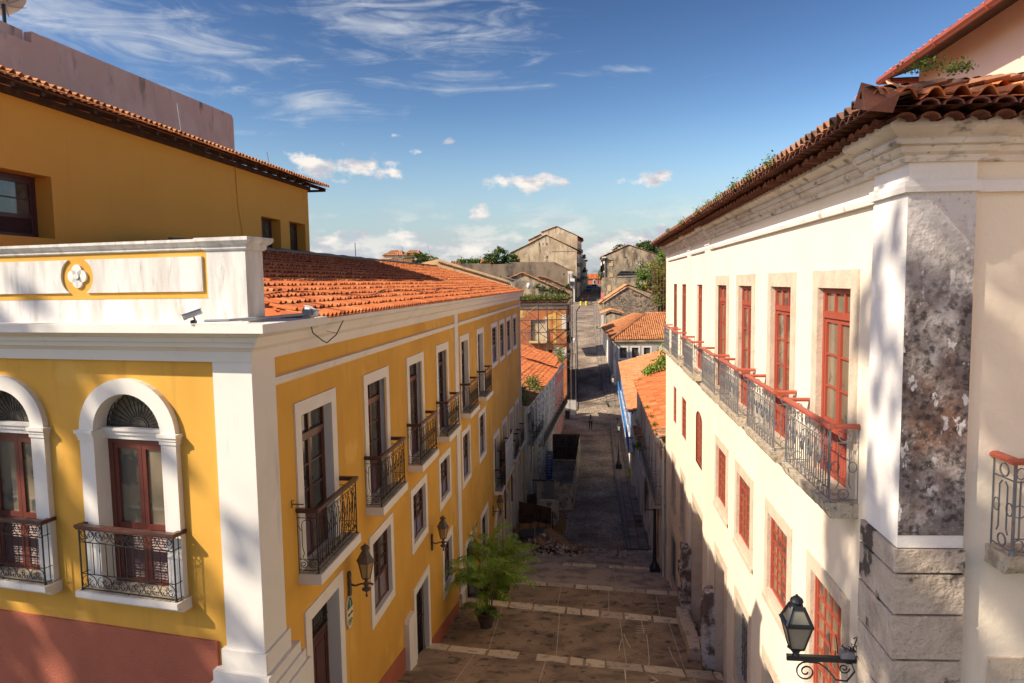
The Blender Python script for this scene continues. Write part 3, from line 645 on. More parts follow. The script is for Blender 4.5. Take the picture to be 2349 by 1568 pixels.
# corner pilaster (both faces)
cp = MB()
fx = lambda s, o: (PC.x+T.x*s+T.y*o, PC.y+T.y*s-T.x*o)
def corner_block(mb, w1, w2, z0, z1, o):
    """L-shaped vertical block hugging the corner: w1 along the front, w2 along the street, proud o"""
    A = Vector(fx(-w1, o)); n = Vector((T.y, -T.x)); C2 = Vector((XL+.1+o, 0)); t = (C2.x-A.x)/T.x; K = A+T*t
    Bp = (XL+.1+o, YC+.2+w2)
    poly = [tuple(A), tuple(K), Bp, (XL-.3, YC+.2+w2), tuple(A+Vector((0, .6)))]
    mb.prism(poly, 'z', z0, z1)
corner_block(cp, .73, .62, -6.0, -1.17, .0)
corner_block(cp, .80, .68, -6.35, -6.0, .05); corner_block(cp, .93, .9, -6.55, -6.35, .12); corner_block(cp, .96, 1.0, -6.75, -6.55, .17); corner_block(cp, 1.0, 1.1, -9, -6.75, .22)
cp.build('corner_pilaster', M['white'], yb, world=True)
# front face wall with two (three) arched windows
fc = [(-2.49), (-5.28), (-8.07)]
fh = []
for c in fc: fh.append((c-.70, c+.70, -5.2, -1.74, True))
mb = MB(); wall(mb, -11.5, -.6, -9.5, -.9, fh, y=.06)
FF.put(mb, 'front_wall', M['yellow'], fix=False)
mb = MB(); mb.box(-11.5, -.93, .01, .2, -9.5, -5.93); FF.put(mb, 'front_plinth', M['plinth'])
# cornice swept round the corner
far = fx(-11.5, 0); cornerpt = (XL+.1, YC+ (XL+.1-PC.x)*T.y/T.x)
prof = [(-.1,-1.19),(.02,-1.19),(.04,-1.02),(.10,-.96),(.18,-.94),(.20,-.86),(.26,-.85),(.28,-.78),(.36,-.74),(.42,-.695),(.52,-.69),(.52,-.555),(-.4,-.555)]
mb = MB(); mb.sweep([far, cornerpt, (XL+.1, 12.35)], prof)
prof2 = [(-.12,-1.21),(.0,-1.21),(.03,-1.03),(.09,-.97),(.15,-.95),(.18,-.86),(.24,-.85),(.28,-.76),(.36,-.71),(.38,-.62),(.2,-.60),(-.3,-.6)]
mb.sweep([(XL+.02, 12.35), (XL+.02, YE+.1)], prof2)
mb.build('cornice', M['white'], yb, world=True)
mb = MB(); sp = [(-.1,-1.70),(.03,-1.70),(.05,-1.66),(.05,-1.62),(.09,-1.60),(.09,-1.55),(-.1,-1.53)]
mb.sweep([(XL+.0, 11.27), (XL+.0, 26.9)], sp); mb.sweep([(XL, 27.6), (XL, YE)], sp)
mb.build('string_course', M['white'], yb, world=True)
mb = MB(); mb.box(XL-.1, XL+.06, 26.92, 27.58, -13.6, -1.2)
for w, z0, z1, o in ((.06,-12.2,-12.05,.12),(.02,-12.5,-12.2,.09),(.10,-12.62,-12.5,.16),(.05,-14.0,-12.62,.13),(.12,-14.6,-14.0,.2)): mb.box(XL-.1, XL+o, 26.92-w, 27.58+w, z0, z1)
mb.build('pilaster', M['white'], yb, world=True)
mb = MB(); mb.box(XL-.1, XL+.09, YE-.15, YE+.15, -18, -.7); mb.build('end_pilaster', M['white'], yb, world=True)
mb = MB(); mb.box(XL-.1, XL+.14, 18.92, 19.7, -13, -9.8); mb.prism([(18.92,-9.8),(19.7,-9.8),(19.6,-9.7),(19.02,-9.7)], 'x', XL-.1, XL+.14); mb.build('stub_pilaster', M['white'], yb, world=True)
# parapet over the front
pp = MB()
pp.box(-11.5, -.72, .02, .30, -.555, -.17); pp.box(-11.5, -.72, .035, .30, .60, .62); pp.box(-11.5, -.80, .05, .28, -.17, .60)
pp.box(-.72, 0, -.02, .42, -.555, .63)
FF.put(pp, 'parapet', M['parapet'])
pm = MB()
pr = [(0,.60),(.03,.62),(.03,.66),(.07,.69),(.10,.73),(.10,.775),(-.42,.775)]
pm.sweep([fx(-11.5, -.02), fx(-.78, -.02)], pr)
pm.sweep([fx(-.74, -.42), fx(-.74, .03), fx(.02, .03), fx(.02, -.44), fx(-.74, -.44)], [(0,.58),(.03,.61),(.03,.66),(.075,.69),(.11,.73),(.11,.785),(-.3,.785)])
pm.build('parapet_coping', M['parapet'], yb, world=True)
yp = MB(); yp.box(-11.5, -.74, .03, .06, -.165, .598); FF.put(yp, 'parapet_band', M['yellow'])
pn = MB()
def panel(x0, x1, al, ar):
    top, bot = .505, -.055; pts = []
    # concave ends drawn as arcs
    n = 10
    if ar: cx = ar; pts += [(cx-math.sqrt(max(0,.33**2-(zz-.225)**2))*1.05, zz) for zz in [bot+(top-bot)*k/n for k in range(n+1)]]
    else: pts += [(x1, bot), (x1, top)]
    if al: cx = al; pts += [(cx+math.sqrt(max(0,.33**2-(zz-.225)**2))*1.05, zz) for zz in [top-(top-bot)*k/n for k in range(n+1)]]
    else: pts += [(x0, top), (x0, bot)]
    pn.prism(pts, 'y', -.005, .04)
qx = -3.355
panel(qx, -.83, qx, 0); panel(-7.2, qx, qx-3.85, qx); panel(-9.9, -7.2, 0, -7.2)
for c in (qx, qx-3.85):
    for dx, dz in ((.095,0),(-.095,0),(0,.095),(0,-.095)):
        pn.prism([(c+dx+.105*cos(t), .23+dz+.105*sin(t)) for t in [2*PI*k/16 for k in range(16)]], 'y', -.005, .04)
    pn.prism([(c+.05*cos(t), .23+.05*sin(t)) for t in [2*PI*k/12 for k in range(12)]], 'y', -.022, .0)
FF.put(pn, 'parapet_panel', M['parapet'])
# arched window kit (front)
def arch_window(fac, c, label):
    y = .06; r0, r1, zs = .70, 1.0, -2.42
    s = MB(); n = 20
    for k in range(n):
        t0, t1 = PI*k/n, PI*(k+1)/n
        for (ra, rb, ya, yb_) in ((r0, r1, 0, 0),):
            P = lambda r_, t, yy: (r_*cos(t), yy, r_*sin(t)*(.66/.70 if r_ == r0 else .92))
            o_ = -.045
            s.quad(P(r0,t0,o_), P(r0,t1,o_), P(r1,t1,o_), P(r1,t0,o_)); s.quad(P(r1,t0,o_), P(r1,t1,o_), P(r1,t1,y), P(r1,t0,y)); s.quad(P(r0,t0,o_), P(r0,t0,.42), P(r0,t1,.42), P(r0,t1,o_))
    for sg in (-1, 1):
        a, b = sorted((sg*.73, sg*1.0)); s.box(a, b, -.045, y, -5.2-zs, -.16)
        a, b = sorted((sg*.700, sg*.735)); s.box(a, b, -.045, .42, -5.2-zs, -.0)
        for w, z0, z1 in ((.06,-.045,.015),(.035,-.10,-.045),(.02,-.165,-.10)):
            a, b = sorted((sg*(.69-w*.3), sg*(1.0+w))); s.box(a, b, -.045-w, y+.34, z0, z1)
    s.box(-.70, .70, .12, .36, -.02, .035); s.box(-.70, .70, .15, .36, -.09, -.02); s.box(-.70, .70, .18, .36, -.17, -.09)
    o = s.build('arched_window', M['white'], fac.o, loc=fac.w(c, -.0, zs), rot=fac.th, world=True)
    if label: o['label'] = label
    # door leaves
    f, g_, l = joinery(1.40, 2.62, .30, leaves=2, rows=1, louver=.95, st=.10)
    def sub(mb_, nm, mt, dz=-.17):
        return link(nm, mb_.mesh(nm, mt), o, (0, 0, dz))
    sub(f, 'door_leaf', M['red_brown']); sub(g_, 'glass', M['glasslight']); sub(l, 'louvre', M['louver'])
    # fanlight
    gl = MB(); gl.prism([(.69*cos(t), .655*sin(t)) for t in [PI*k/16 for k in range(17)]], 'y', .32, .34); sub(gl, 'fanlight_glass', M['glasslight'], .03)
    ir = MB(); ir.tube([(.68*cos(PI*k/20), .25, .645*sin(PI*k/20)) for k in range(21)], .014, 4); ir.tube([(-.69,.25,.0),(.69,.25,.0)], .016, 4)
    ir.tube([(.20*cos(PI*k/12), .25, .19*sin(PI*k/12)) for k in range(13)], .012, 4); ir.tube([(.155*cos(PI*k/12), .25, .15*sin(PI*k/12)) for k in range(13)], .008, 4)
    for k in range(1, 16):
        t = PI*k/16; ir.tube([(.19*cos(t), .25, .18*sin(t)), (.60*cos(t), .25, .57*sin(t))], .009, 4)
        ir.lathe([(.008,-.02),(.02,0),(.008,.02)], (.42*cos(t), .25, .40*sin(t)), 5)
        if k < 16: ir.tube([((.60+.045*sin(PI*q/6))*cos(t+PI/16*q/6), .25, (.57+.045*sin(PI*q/6))*sin(t+PI/16*q/6)) for q in range(7)], .008, 4)
    sub(ir, 'fanlight_grille', M['iron'], .04)
    return o
M['red_brown'] = mat('red_brown_joinery', (.15,.038,.026), [((.10,.03,.022), 2, .45, .7, .6)], rough=.35, spec=.5)
ARL = ['white arched window with fanlight, beside the corner pilaster', 'white arched window with fanlight, second from the corner', None]
for c, lb in zip(fc, ARL): arch_window(FF, c, lb)
# juliet railing for arched windows
def juliet():
    w = .98; y = -.20; m = MB(); H = 1.12
    for sx in (-1, 1):
        m.tube([(sx*w, y, 0), (sx*w, y, H)], .014, 4); m.lathe([(.02,-.02),(.032,0),(.02,.03)], (sx*w, y, 0), 6)
        for z in (.03, .30, .88, H): m.tube([(sx*w, y, z), (sx*w, .05, z)], .008, 4)
        m.tube([(sx*w, y*.45, 0), (sx*w, y*.45, H)], .008, 4)
    for z in (.035, .30, .86): m.tube([(-w, y, z), (w, y, z)], .009, 4)
    m.lathe([(.012,-.05),(.03,-.02),(.012,.02)], (0, y, .0), 6)
    n = 13
    for k in range(1, n+1):
        x = -w+2*w*k/(n+1); m.tube([(x, y, .30), (x, y, .86)], .0075, 4)
    k6 = 6; r = w/k6
    for k in range(k6):
        cx = -w+r*(2*k+1)
        m.tube([(cx+r*.93*cos(t), y, .985+ .118*sin(t)) for t in [PI*.8+ (PI*1.4)*q/14 for q in range(15)]], .007, 4)
        m.tube([(cx+r*.93*cos(t), y, .16+.125*sin(t)) for t in [-PI*.25+(PI*1.5)*q/14 for q in range(15)]], .007, 4)
        for s_ in (-1, 1):
            m.tube(spiral(cx+s_*r*.42, 1.0, r*.42, .9, PI/2 if s_ > 0 else PI/2, -s_, 12, y), .007, 4)
            m.tube([(cx+s_*r*.42, y, 1.0+r*.42), (cx, y, .96)], .006, 4)
            m.tube(spiral(cx+s_*r*.42, .12, r*.42, .9, PI/2, s_, 12, y), .007, 4)
        m.tube(circ(cx, .945, r*.13, y, 8), .006, 4); m.tube(circ(cx, .20, r*.13, y, 8), .006, 4)
    rail = MB(); rail.box(-w-.05, w+.05, y-.055, y+.045, H, H+.05); rail.box(-w-.035, w+.035, y-.04, y+.03, H-.03, H); rail.box(-w-.05, -w+.03, y+.03, .1, H-.02, H+.045); rail.box(w-.03, w+.05, y+.03, .1, H-.02, H+.045)
    slab = MB(); slab.prism([(-.28,0),(.36,0),(.36,-.20),(-.14,-.20),(-.20,-.10),(-.28,-.10)], 'x', -w-.08, w+.08)
    top = MB(); top.box(-w-.04, w+.04, -.24, .34, .0, .006)
    return slab.mesh('sill', M['white']), m.mesh('railing', M['iron']), rail.mesh('handrail', M['brownrail']), top.mesh('ledge', M['slabstone'])
js = juliet()
for i, c in enumerate(fc):
    o = link('window_balcony', js[0], yb, FF.w(c, -.0, -5.2), FF.th, world=True)
    for nm, me in (('railing', js[1]), ('handrail', js[2]), ('ledge', js[3])): link(nm, me, o)
# street-side wrought balcony
def lyre_balcony():
    w = 1.06; D_ = .42; H = 1.19; m = MB(); y = -D_+.04
    def bar(a, b, r=.008, n=4): m.tube([a, b], r, n)
    for sx in (-1, 1):
        bar((sx*w, y, 0), (sx*w, y, H), .014); m.lathe([(.018,-.02),(.03,.0),(.012,.03)], (sx*w, y, .01), 6); bar((sx*w, 0, 0), (sx*w, 0, H), .01)
        for z in (.06, .27, H-.13): bar((sx*w, y, z), (sx*w, .0, z))
        yc = y/2; q = abs(y)*.27
        m.tube([(sx*w, yc-q, .5), (sx*w, yc-q, .93)]+[(sx*w, yc-q*cos(PI*k/8), .93+q*.9*sin(PI*k/8)) for k in range(1, 8)]+[(sx*w, yc+q, .93), (sx*w, yc+q, .5)], .0075, 4)
        for s_ in (-1, 1):
            m.tube([(sx*w, yc+s_*q, .5), (sx*w, yc+s_*q*.7, .38), (sx*w, yc+s_*q*1.0, .30)], .007, 4)
            m.tube(spiral(yc+s_*.088, .17, .085, 1.6, PI/2, s_, 18, sx*w, plane='y'), .007, 4); m.tube([(sx*w, yc+s_*q, .80), (sx*w, yc+s_*abs(y)*.48, .92)], .006, 4)
    for z in (.06, H-.13): bar((-w, y, z), (w, y, z), .009)
    n = 7; p = 2*w/n
    for k in range(n):
        cx = -w+p*(k+.5); q = p*.17
        m.tube([(cx-q, y, .30), (cx-q, y, .90)]+[(cx-q*cos(PI*j/6), y, .90+q*sin(PI*j/6)) for j in range(1, 6)]+[(cx+q, y, .90), (cx+q, y, .30)], .0105, 4)
        for s_ in (-1, 1):
            m.tube([(cx+s_*q, y, .30)]+spiral(cx+s_*p*.26, .18, p*.22, 1.4, PI/2+ (.3*s_), s_, 14, y), .0085, 4)
            m.tube([(cx+s_*q, y, .86), (cx+s_*p*.5, y, .70)], .007, 4); m.tube([(cx+s_*q, y, .55), (cx+s_*p*.5, y, .72)], .007, 4)
        m.tube(circ(cx, 1.01, .035, y, 8), .007, 4)
        if k < n-1:
            xx = cx+p/2; m.tube([(xx, y, .30), (xx, y, .52), (xx, y, .66)], .007, 4); m.tube(spiral(xx, 1.0, .045, .8, -PI/2, 1, 8, y), .007, 4)
    rail = MB(); 
    for a, b, z0, z1 in ((.055,.03,H,H+.055),(.04,.02,H-.03,H)):
        rail.box(-w-a, w+a, y-a, y+b, z0, z1); rail.box(-w-a, -w+b, y+b, .03, z0, z1); rail.box(w-b, w+a, y+b, .03, z0, z1)
    slab = MB(); slab.box(-w-.05, w+.05, -D_-.03, .02, -.20, 0)
    led = MB(); led.box(-w-.03, w+.03, -D_-.0, .02, .0, .008)
    return slab.mesh('balcony', M['white']), m.mesh('railing', M['iron']), rail.mesh('handrail', M['brownrail']), led.mesh('floor', M['slabstone'])
lb = lyre_balcony()
ordn = ['nearest the street corner', 'second from the street corner', 'third from the street corner', 'just before the tall white pilaster', 'just past the tall white pilaster', 'last on the upper floor']
def put_balcony(fac, yc, z, label=None):
    o = link('balcony', lb[0], fac.o, fac.w(yc, 0, z), fac.th, world=True)
    if label: o['label'] = label
    for nm, me in (('railing', lb[1]), ('handrail', lb[2]), ('floor', lb[3])): link(nm, me, o)
for (a, b), od in zip(doorsW, ordn): put_balcony(FS, (a+b)/2, -5.34)
for a, b in row2b: put_balcony(FS, (a+b)/2, -11.42)
w_ = 2.05-2*BW
pd = proto_window('french_door', w_, 2.95, BW, .20, M['brown'], M['white'], leaves=2, transom=.50, tcols=2, rows=3, louver=.72, bottom=False)
for a, b in doorsW: FS.place(pd, (a+b)/2, -2.15-BW)
pd2 = proto_window('french_door', 1.8, 2.9, BW, .22, M['brown'], M['white'], leaves=2, transom=.5, rows=3, louver=.7, bottom=False, gm=M['dark'])
for a, b in row2b: FS.place(pd2, (a+b)/2, -8.30-BW)
pt = proto_window('window', 1.88, 1.95, .24, .10, M['brown'], M['white'], leaves=2, rows=4, cols=2, louver=.8, st=.06)
for a, b in winsT: FS.place(pt, (a+b)/2, -2.4)
for a, b, z in row2:
    p2 = proto_window('window', b-a-.5, -6.4-(z+.25), .24, .12, M['brown'], M['white'], leaves=2, rows=3, louver=(-6.4-z-.25)*.36, st=.07)
    FS.place(p2, (a+b)/2, -6.4)
# entrance door 1 with grille fanlight
p1 = proto_window('entrance_door', D1[1]-D1[0]-.54, 3.1, .27, .30, M['brown'], M['white'], leaves=2, transom=.75, tcols=1, rows=1, panel=2.1, bottom=False)
o = FS.place(p1, (D1[0]+D1[1])/2, -6.44, 'brown panelled entrance door with iron fanlight grille')
gr = MB(); W2 = (D1[1]-D1[0]-.54)/2-.05
for k in range(12): x = -W2+2*W2*(k+.5)/12; gr.tube([(x,.22,-.09),(x,.22,-.55)], .009, 4)
for k in range(5):
    x = -W2+2*W2*(k+.5)/5; gr.tube(spiral(x-.05, -.62, .055, 1.1, 0, 1, 10, .22), .007, 4); gr.tube(spiral(x+.05, -.62, .055, 1.1, PI, -1, 10, .22), .007, 4)
gr.tube([(-W2,.22,-.54),(W2,.22,-.54)], .01, 4); gr.tube([(-W2,.22,-.70),(W2,.22,-.70)], .01, 4)
link('fanlight_grille', gr.mesh('grille', M['iron']), o)
# barred door 2, small shuttered window, far doors
def barred(fac, a, b, ztop, h, label, gm=None, bars=7):
    pw = proto_window('barred_door', b-a-.5, h, .25, .24, M['brown'], M['white'], leaves=2, rows=2, bottom=False, gm=gm or M['dark'])
    o = fac.place(pw, (a+b)/2, ztop-.25, label); gb = MB(); w2 = (b-a-.5)/2-.06
    for k in range(bars+1): x = -w2+2*w2*k/bars; gb.tube([(x,.14,-.05),(x,.14,-h+.05)], .011, 4)
    for z in (-.08, -h*.35, -h*.5, -h+.08): gb.tube([(-w2,.14,z),(w2,.14,z)], .012, 4)
    for k in range(3): x = -w2+2*w2*(k+.5)/3; gb.tube(circ(x, -h*.425, .09, .2, 10), .01, 4)
    link('grille', gb.mesh('grille', M['iron']), o); return o
barred(FS, D2[0], D2[1], -9.25, 2.6, 'black barred doorway between the stub pilaster and the stairs')
pg = proto_window('window', g3[1]-g3[0]-.5, 1.65, .25, .14, M['brown'], M['white'], leaves=2, rows=2, louver=.6); FS.place(pg, (g3[0]+g3[1])/2, -9.55)
barred(FS, D4[0], D4[1], -11.05, 2.9, 'barred doorway behind the potted palms')
pg = proto_window('window', W6[1]-W6[0]-.5, 2.5, .25, .16, M['brown'], M['white'], leaves=2, rows=2, louver=.9); FS.place(pg, (W6[0]+W6[1])/2, -11.45)
# arched ground floor openings at the far end
def arch_surround(a, b, ztop, zbot, band, fac, mname='white', name='arched_doorway', back='dark', depth=.6, rh=None, proud=.07, label=None):
    r = (b-a)/2-band; c = (a+b)/2; rh = rh or r; s = MB(); n = 12
    for k in range(n):
        t0, t1 = PI*k/n, PI*(k+1)/n; z = ztop-band-rh
        P = lambda rr_, hh, t, yy: (rr_*cos(t), yy, hh*sin(t)-band-rh)
        s.quad(P(r,rh,t0,-proud), P(r,rh,t1,-proud), P(r+band,rh+band,t1,-proud), P(r+band,rh+band,t0,-proud)); s.quad(P(r+band,rh+band,t0,-proud), P(r+band,rh+band,t1,-proud), P(r+band,rh+band,t1,.02), P(r+band,rh+band,t0,.02))
        s.quad(P(r,rh,t0,-proud), P(r,rh,t0,depth), P(r,rh,t1,depth), P(r,rh,t1,-proud))
    H = ztop-zbot
    for sg in (-1, 1):
        x0, x1 = sorted((sg*r, sg*(r+band))); s.box(x0, x1, -proud, .02, -H, -band-rh); x0, x1 = sorted((sg*(r-.004), sg*(r+.03))); s.box(x0, x1, -proud+.002, depth, -H, -band-rh)
    o = s.build(name, M[mname], fac.o, loc=fac.w(c, 0, ztop), rot=fac.th, world=True)
    if label: o['label'] = label
    bkm = MB(); bkm.prism([(-r, -H), (r, -H)]+[(r*cos(t), rh*sin(t)-band-rh) for t in [PI*k/12 for k in range(13)]], 'y', depth-.02, depth)
    link('door_panel', bkm.mesh('door', M[back]), o); return o
for a, b in archS: arch_surround(a, b, -12.65, -17.0, .3, FS, back='brown')
# roof : tiles from the eave to the ridge
ea, eb = Vector((-5.08, 11.9, -.60)), Vector((-5.08, 51.0, -.60)); rz = 1.28
ra, rb_ = Vector((-11.6, 11.9, rz)), Vector((-11.6, 51.0, rz))
tile_roof(ea, eb, rb_, ra, 'tile_roof', M['tile'], yb, pitch=.225, course=.42, amp=.055, ns=7, seed=5, clip=lambda u, v: u*39.1 > v*6.0-.15)
mb = MB(); mb.quad((-11.6,17.9,rz),(-11.6,51,rz),(-19,51,-.6),(-19,17.9,-.6)); mb.poly([(-5.08,11.9,-.62),(-11.6,17.9,rz-.02),(-19,17.9,rz-.02),(-19,13,-.62)]); mb.build('rear_roof', M['tile'], yb, world=True, fix=False)
mb = MB(); mb.tube([(-11.62, y, rz+.06+.02*sin(y*3)) for y in [18.2+k*.8 for k in range(42)]], .09, 5)
for k in range(5): y = 40+k*1.7; mb.box(-11.6, -11.3, y, y+.5, rz+.05, rz+.07)
mb.build('ridge_flashing', M['lampiron'], yb, world=True)
# far gable parapet (cream, sloping)
mb = MB(); gp = [(-19,-.9),(-6.05,-.9),(-4.85,-.55),(-6.3,.22),(-11.45,1.87),(-12.6,1.62),(-19,-.2)]
mb.prism([(-19,-3),(-6.0,-3),(-5.9,-.45),(-6.3,.22),(-11.45,1.87),(-12.6,1.62),(-19,-.3)], 'y', 51.02, 51.3)
M['gable'] = mat('yellowed_cream_render', (.62,.45,.24), [((.45,.30,.16), .9, .5, .7, .6), ((.12,.10,.08), 3, .6, .72, .6)], bump=(15,.4))
mb.build('gable_parapet', M['gable'], yb, world=True)
mb = MB(); n = 40
for k in range(n):
    f = k/n; x = -6.2-5.3*f; z = .22+1.65*f-.40; mb.lathe([(.07,0),(.10,.05),(.03,.1)], (x, 50.98, z+.16), 5, rot=k)
mb.build('moss', M['darkwall'], yb, world=True)
# roof cable and lightning rods, cameras, signs, lamps
tg = MB(); pts = []
for k in range(60):
    y = 12.6+k*.62; f = .8+.25*sin(k*.55)+.35*max(0, 1-k/50); x = -5.1-f*1.0; pts.append((x, y, -.6+(-5.08-x)*.288+.095))
tg.tube(pts, .012, 4)
tag(tg.build('roof_cable', M['cable']), 'thin black cable snaking along the yellow building roof above its eave', 'cable')
tg = MB(); tg.tube([(-5.02,13.55,-.70),(-5.0,13.1,-.95),(-5.06,12.75,-1.08),(-5.04,12.5,-1.02),(-5.1,12.2,-.85),(-5.02,11.95,-.72)], .011, 5)
tg.tube([(-5.0,13.15,-.93),(-5.1,12.85,-.86)], .006, 4)
tag(tg.build('loose_cable', M['cable']), 'black cable drooping in a loop under the tile eave beside the camera', 'cable')
for y, z, dz, dx in ((33.5,1.35,.75,.05),(42,1.35,1.0,.03),(50,1.7,1.1,.35)):
    r_ = MB(); r_.tube([(0,0,0),(-dx,.1,dz)], .02, 4)
    tag(r_.build('lightning_rod', M['greymetal'], loc=(-11.65,y,z)), {33.5:'thin lightning rod on the yellow roof ridge nearest the ochre wall',42:'thin upright lightning rod in the middle of the yellow roof ridge',50:'leaning lightning rod near the cream gable'}[y], 'lightning rod', 'rods along the yellow roof ridge')
def camera_unit(P, yaw, label):
    o = thing('security_camera', label, 'camera', P); o.scale = (.8,.8,.8); d = Vector((cos(yaw), sin(yaw), -.35)).normalized()
    b = MB(); A = Vector((0,0,.09)); b.tube([A-d*.16, A+d*.14], .052, 10); b.tube([A+d*.14, A+d*.19], [.06,.058], 10); link('housing', b.mesh('housing', M['camwhite']), o)
    h = MB(); h.beam(A-d*.17+Vector((0,0,.06)), A+d*.23+Vector((0,0,.065)), .115, .012); link('sun_hood', h.mesh('hood', M['camwhite']), o)
    s = MB(); s.tube([(0,0,.05),(-.03*d.x,-.03*d.y,-.02),(-.05,.03,-.04)], .018, 6); s.box(-.05,.04,-.03,.05,-.09,-.03); link('mount', s.mesh('mount', M['lampblack']), o); return o
# pipe along the ledge between the two cameras
A = Vector((*fx(.02,.62), -.50)); 
camL = Vector((*fx(-.85,.42), -.50)); 
camera_unit(Vector((*fx(-.62,.50), -.47)), math.atan2(-.5,-1.0), 'white bullet security camera aimed left below the parapet corner')
camera_unit(Vector((-4.93, 11.75, -.50)), math.atan2(-.4,.8), 'white bullet security camera at the start of the tile eave')
pi_ = MB(); pi_.tube([(*fx(-.40,.52), -.50), (*fx(.02,.50), -.49), (*fx(.35,.3), -.47)], .022, 6); pi_.tube([(*fx(.1,.30), -.5), (-4.95, 11.7, -.48)], .024, 6); pi_.box(-5.03,-4.88,11.6,11.72,-.55,-.40)
tag(pi_.build('conduit', M['greymetal']), 'grey conduit pipes joining the two cameras on the cornice ledge', 'pipe')
ml = MB(); rr = random.Random(2)
for k in range(70): 
    x, y = -5.25+rr.uniform(-.28,.22), 12.0+rr.uniform(-.3,.3); ml.lathe([(.03,0),(.05,.02),(.01,.045)], (x, y, -.57+rr.uniform(0,.04)), 5, rot=k)
ml.build('roof_debris', M['ruinstone'], yb, world=True)
# dome camera on the far roof corner
o = thing('dome_camera', 'white globe security camera on an arm at the far yellow roof corner', 'camera', (-5.2, 51.3, -.2))
b = MB(); b.tube([(-1.6,0,.75),(-.6,0,.42),(.35,0,.28),(.42,0,.22)], .035, 6); b.tube([(-1.3,.0,.0),(-.2,0,.36)], .02, 5); link('arm', b.mesh('arm', M['greymetal']), o)
b = MB(); b.lathe([(.03,.20),(.13,.15),(.165,-.02),(.13,-.16),(.07,-.24),(.02,-.27)], (.45,0,0), 12); link('globe', b.mesh('globe', M['camwhite'], smooth=True), o)
# entrance sign
def oval_sign(yc, zc, s, label, text=True):
    o = thing('entrance_sign', label, 'sign', FS.w(yc, .02, zc), PI/2)
    ov = [(.21*s*cos(t), .42*s*sin(t)) for t in [2*PI*k/28 for k in range(28)]]
    b = MB(); b.prism(ov, 'y', -.03, .01); b.prism([(x*1.08, z*1.05) for x, z in ov], 'y', -.022, .012); link('board', b.mesh('board', [M['signcream']]), o)
    gpoly = [(.205*s*cos(t), .405*s*sin(t)) for t in [PI*.10+(PI*.80)*k/14 for k in range(15)]]
    b = MB(); b.prism(gpoly, 'y', -.034, -.028); link('green_field', b.mesh('field', M['signgreen']), o)
    b = MB()
    for k in range(6):
        t0 = PI+.25+(PI-.5)*k/6; b.add([(0,-.033,-.14*s),(.18*s*cos(t0),-.033,-.12*s+.22*s*sin(t0)),(.18*s*cos(t0+.22),-.033,-.12*s+.22*s*sin(t0+.22))], [(0,1,2)])
    link('shell_emblem', b.mesh('emblem', M['signgreen']), o)
    if text:
        t1 = text_mesh('1', .26*s, M['whiteink']); t1.transform(Matrix(((1,0,0,0),(0,0,-1,-.036),(0,1,0,.25*s),(0,0,0,1)))); link('numeral', t1, o)
        t2 = text_mesh('Entrada', .105*s, M['ink']); t2.transform(Matrix(((1,0,0,0),(0,0,-1,-.036),(0,1,0,-.02*s),(0,0,0,1)))); link('lettering', t2, o)
oval_sign(14.5, -7.28, .85, 'oval green and cream sign reading 1 Entrada beside the brown entrance door')
oval_sign(30.9, -11.3, .9, 'oval green and cream sign seen edge on above the potted palms', False)
# small brackets
b = MB(); b.tube([(0,0,0),(.22,0,0)], .012, 5); b.tube([(0,0,-.07),(0,0,.07),(.04,0,.07)], .01, 5)
tag(b.build('flag_bracket', M['lampiron'], loc=(XL+.02, 11.85, -3.95)), 'small rusty bracket on the yellow wall left of the first balcony', 'bracket')
# wall lanterns
def wall_lantern(lean=0):
    o = thing('wall_lantern', 'x', 'street lamp', (0,0,0))
    p = MB(); p.prism([(-.05,-.28),(-.07,-.18),(-.04,-.1),(-.07,0),(-.04,.1),(-.07,.18),(-.03,.28),(.03,.28),(.07,.18),(.04,.1),(.07,0),(.04,-.1),(.07,-.18),(.05,-.28)], 'x', .0, .04); link('wall_plate', p.mesh('plate', M['lampiron']), o)
    a = MB(); a.tube([(0.02,0,-.02),(.15,0,-.05),(.28,0,.0),(.40,0,.0),(.5,0,.02),(.56,0,-.01)], [.028,.022,.02,.022,.02,.028], 7)
    a.lathe([(.01,-.30),(.03,-.27),(.012,-.2),(.05,-.16),(.10,-.13),(.10,-.10),(.04,-.07),(.06,0),(.06,.04),(.03,.07),(.05,.12),(.09,.15)], (.40,0,0), 9); link('arm', a.mesh('arm', M['lampiron']), o)
    gl = MB(); gl.lathe([(.095,.155),(.175,.52)], (.40,0,0), 6); link('glass', gl.mesh('glass', M['warmglass']), o)
    f = MB()
    for k in range(6): t = 2*PI*k/6; f.tube([(.40+.10*cos(t),.10*sin(t),.15),(.40+.18*cos(t),.18*sin(t),.53)], .011, 4)
    f.lathe([(.11,.14),(.11,.165)], (.40,0,0), 6); f.lathe([(.19,.51),(.215,.53),(.20,.55),(.13,.67),(.085,.75),(.07,.76),(.07,.79),(.10,.80),(.105,.84),(.08,.875),(.03,.89),(.02,.93),(.0,.935)], (.40,0,0), 6); link('frame', f.mesh('frame', M['lampiron']), o); return o
wl = wall_lantern(); wl.location = (XL+.02, 14.57, -6.64); wl['label'] = 'brown iron wall lantern above the entrance sign, nearest of the three'; wl['group'] = 'lanterns on the yellow facade'
dup(wl, (XL+.02, 22.4, -8.66), label='brown iron wall lantern over the barred doorway, middle of the three')
dup(wl, (XL+.02, 36.4, -12.25), label='brown iron wall lantern under the board on posts, farthest of the three')
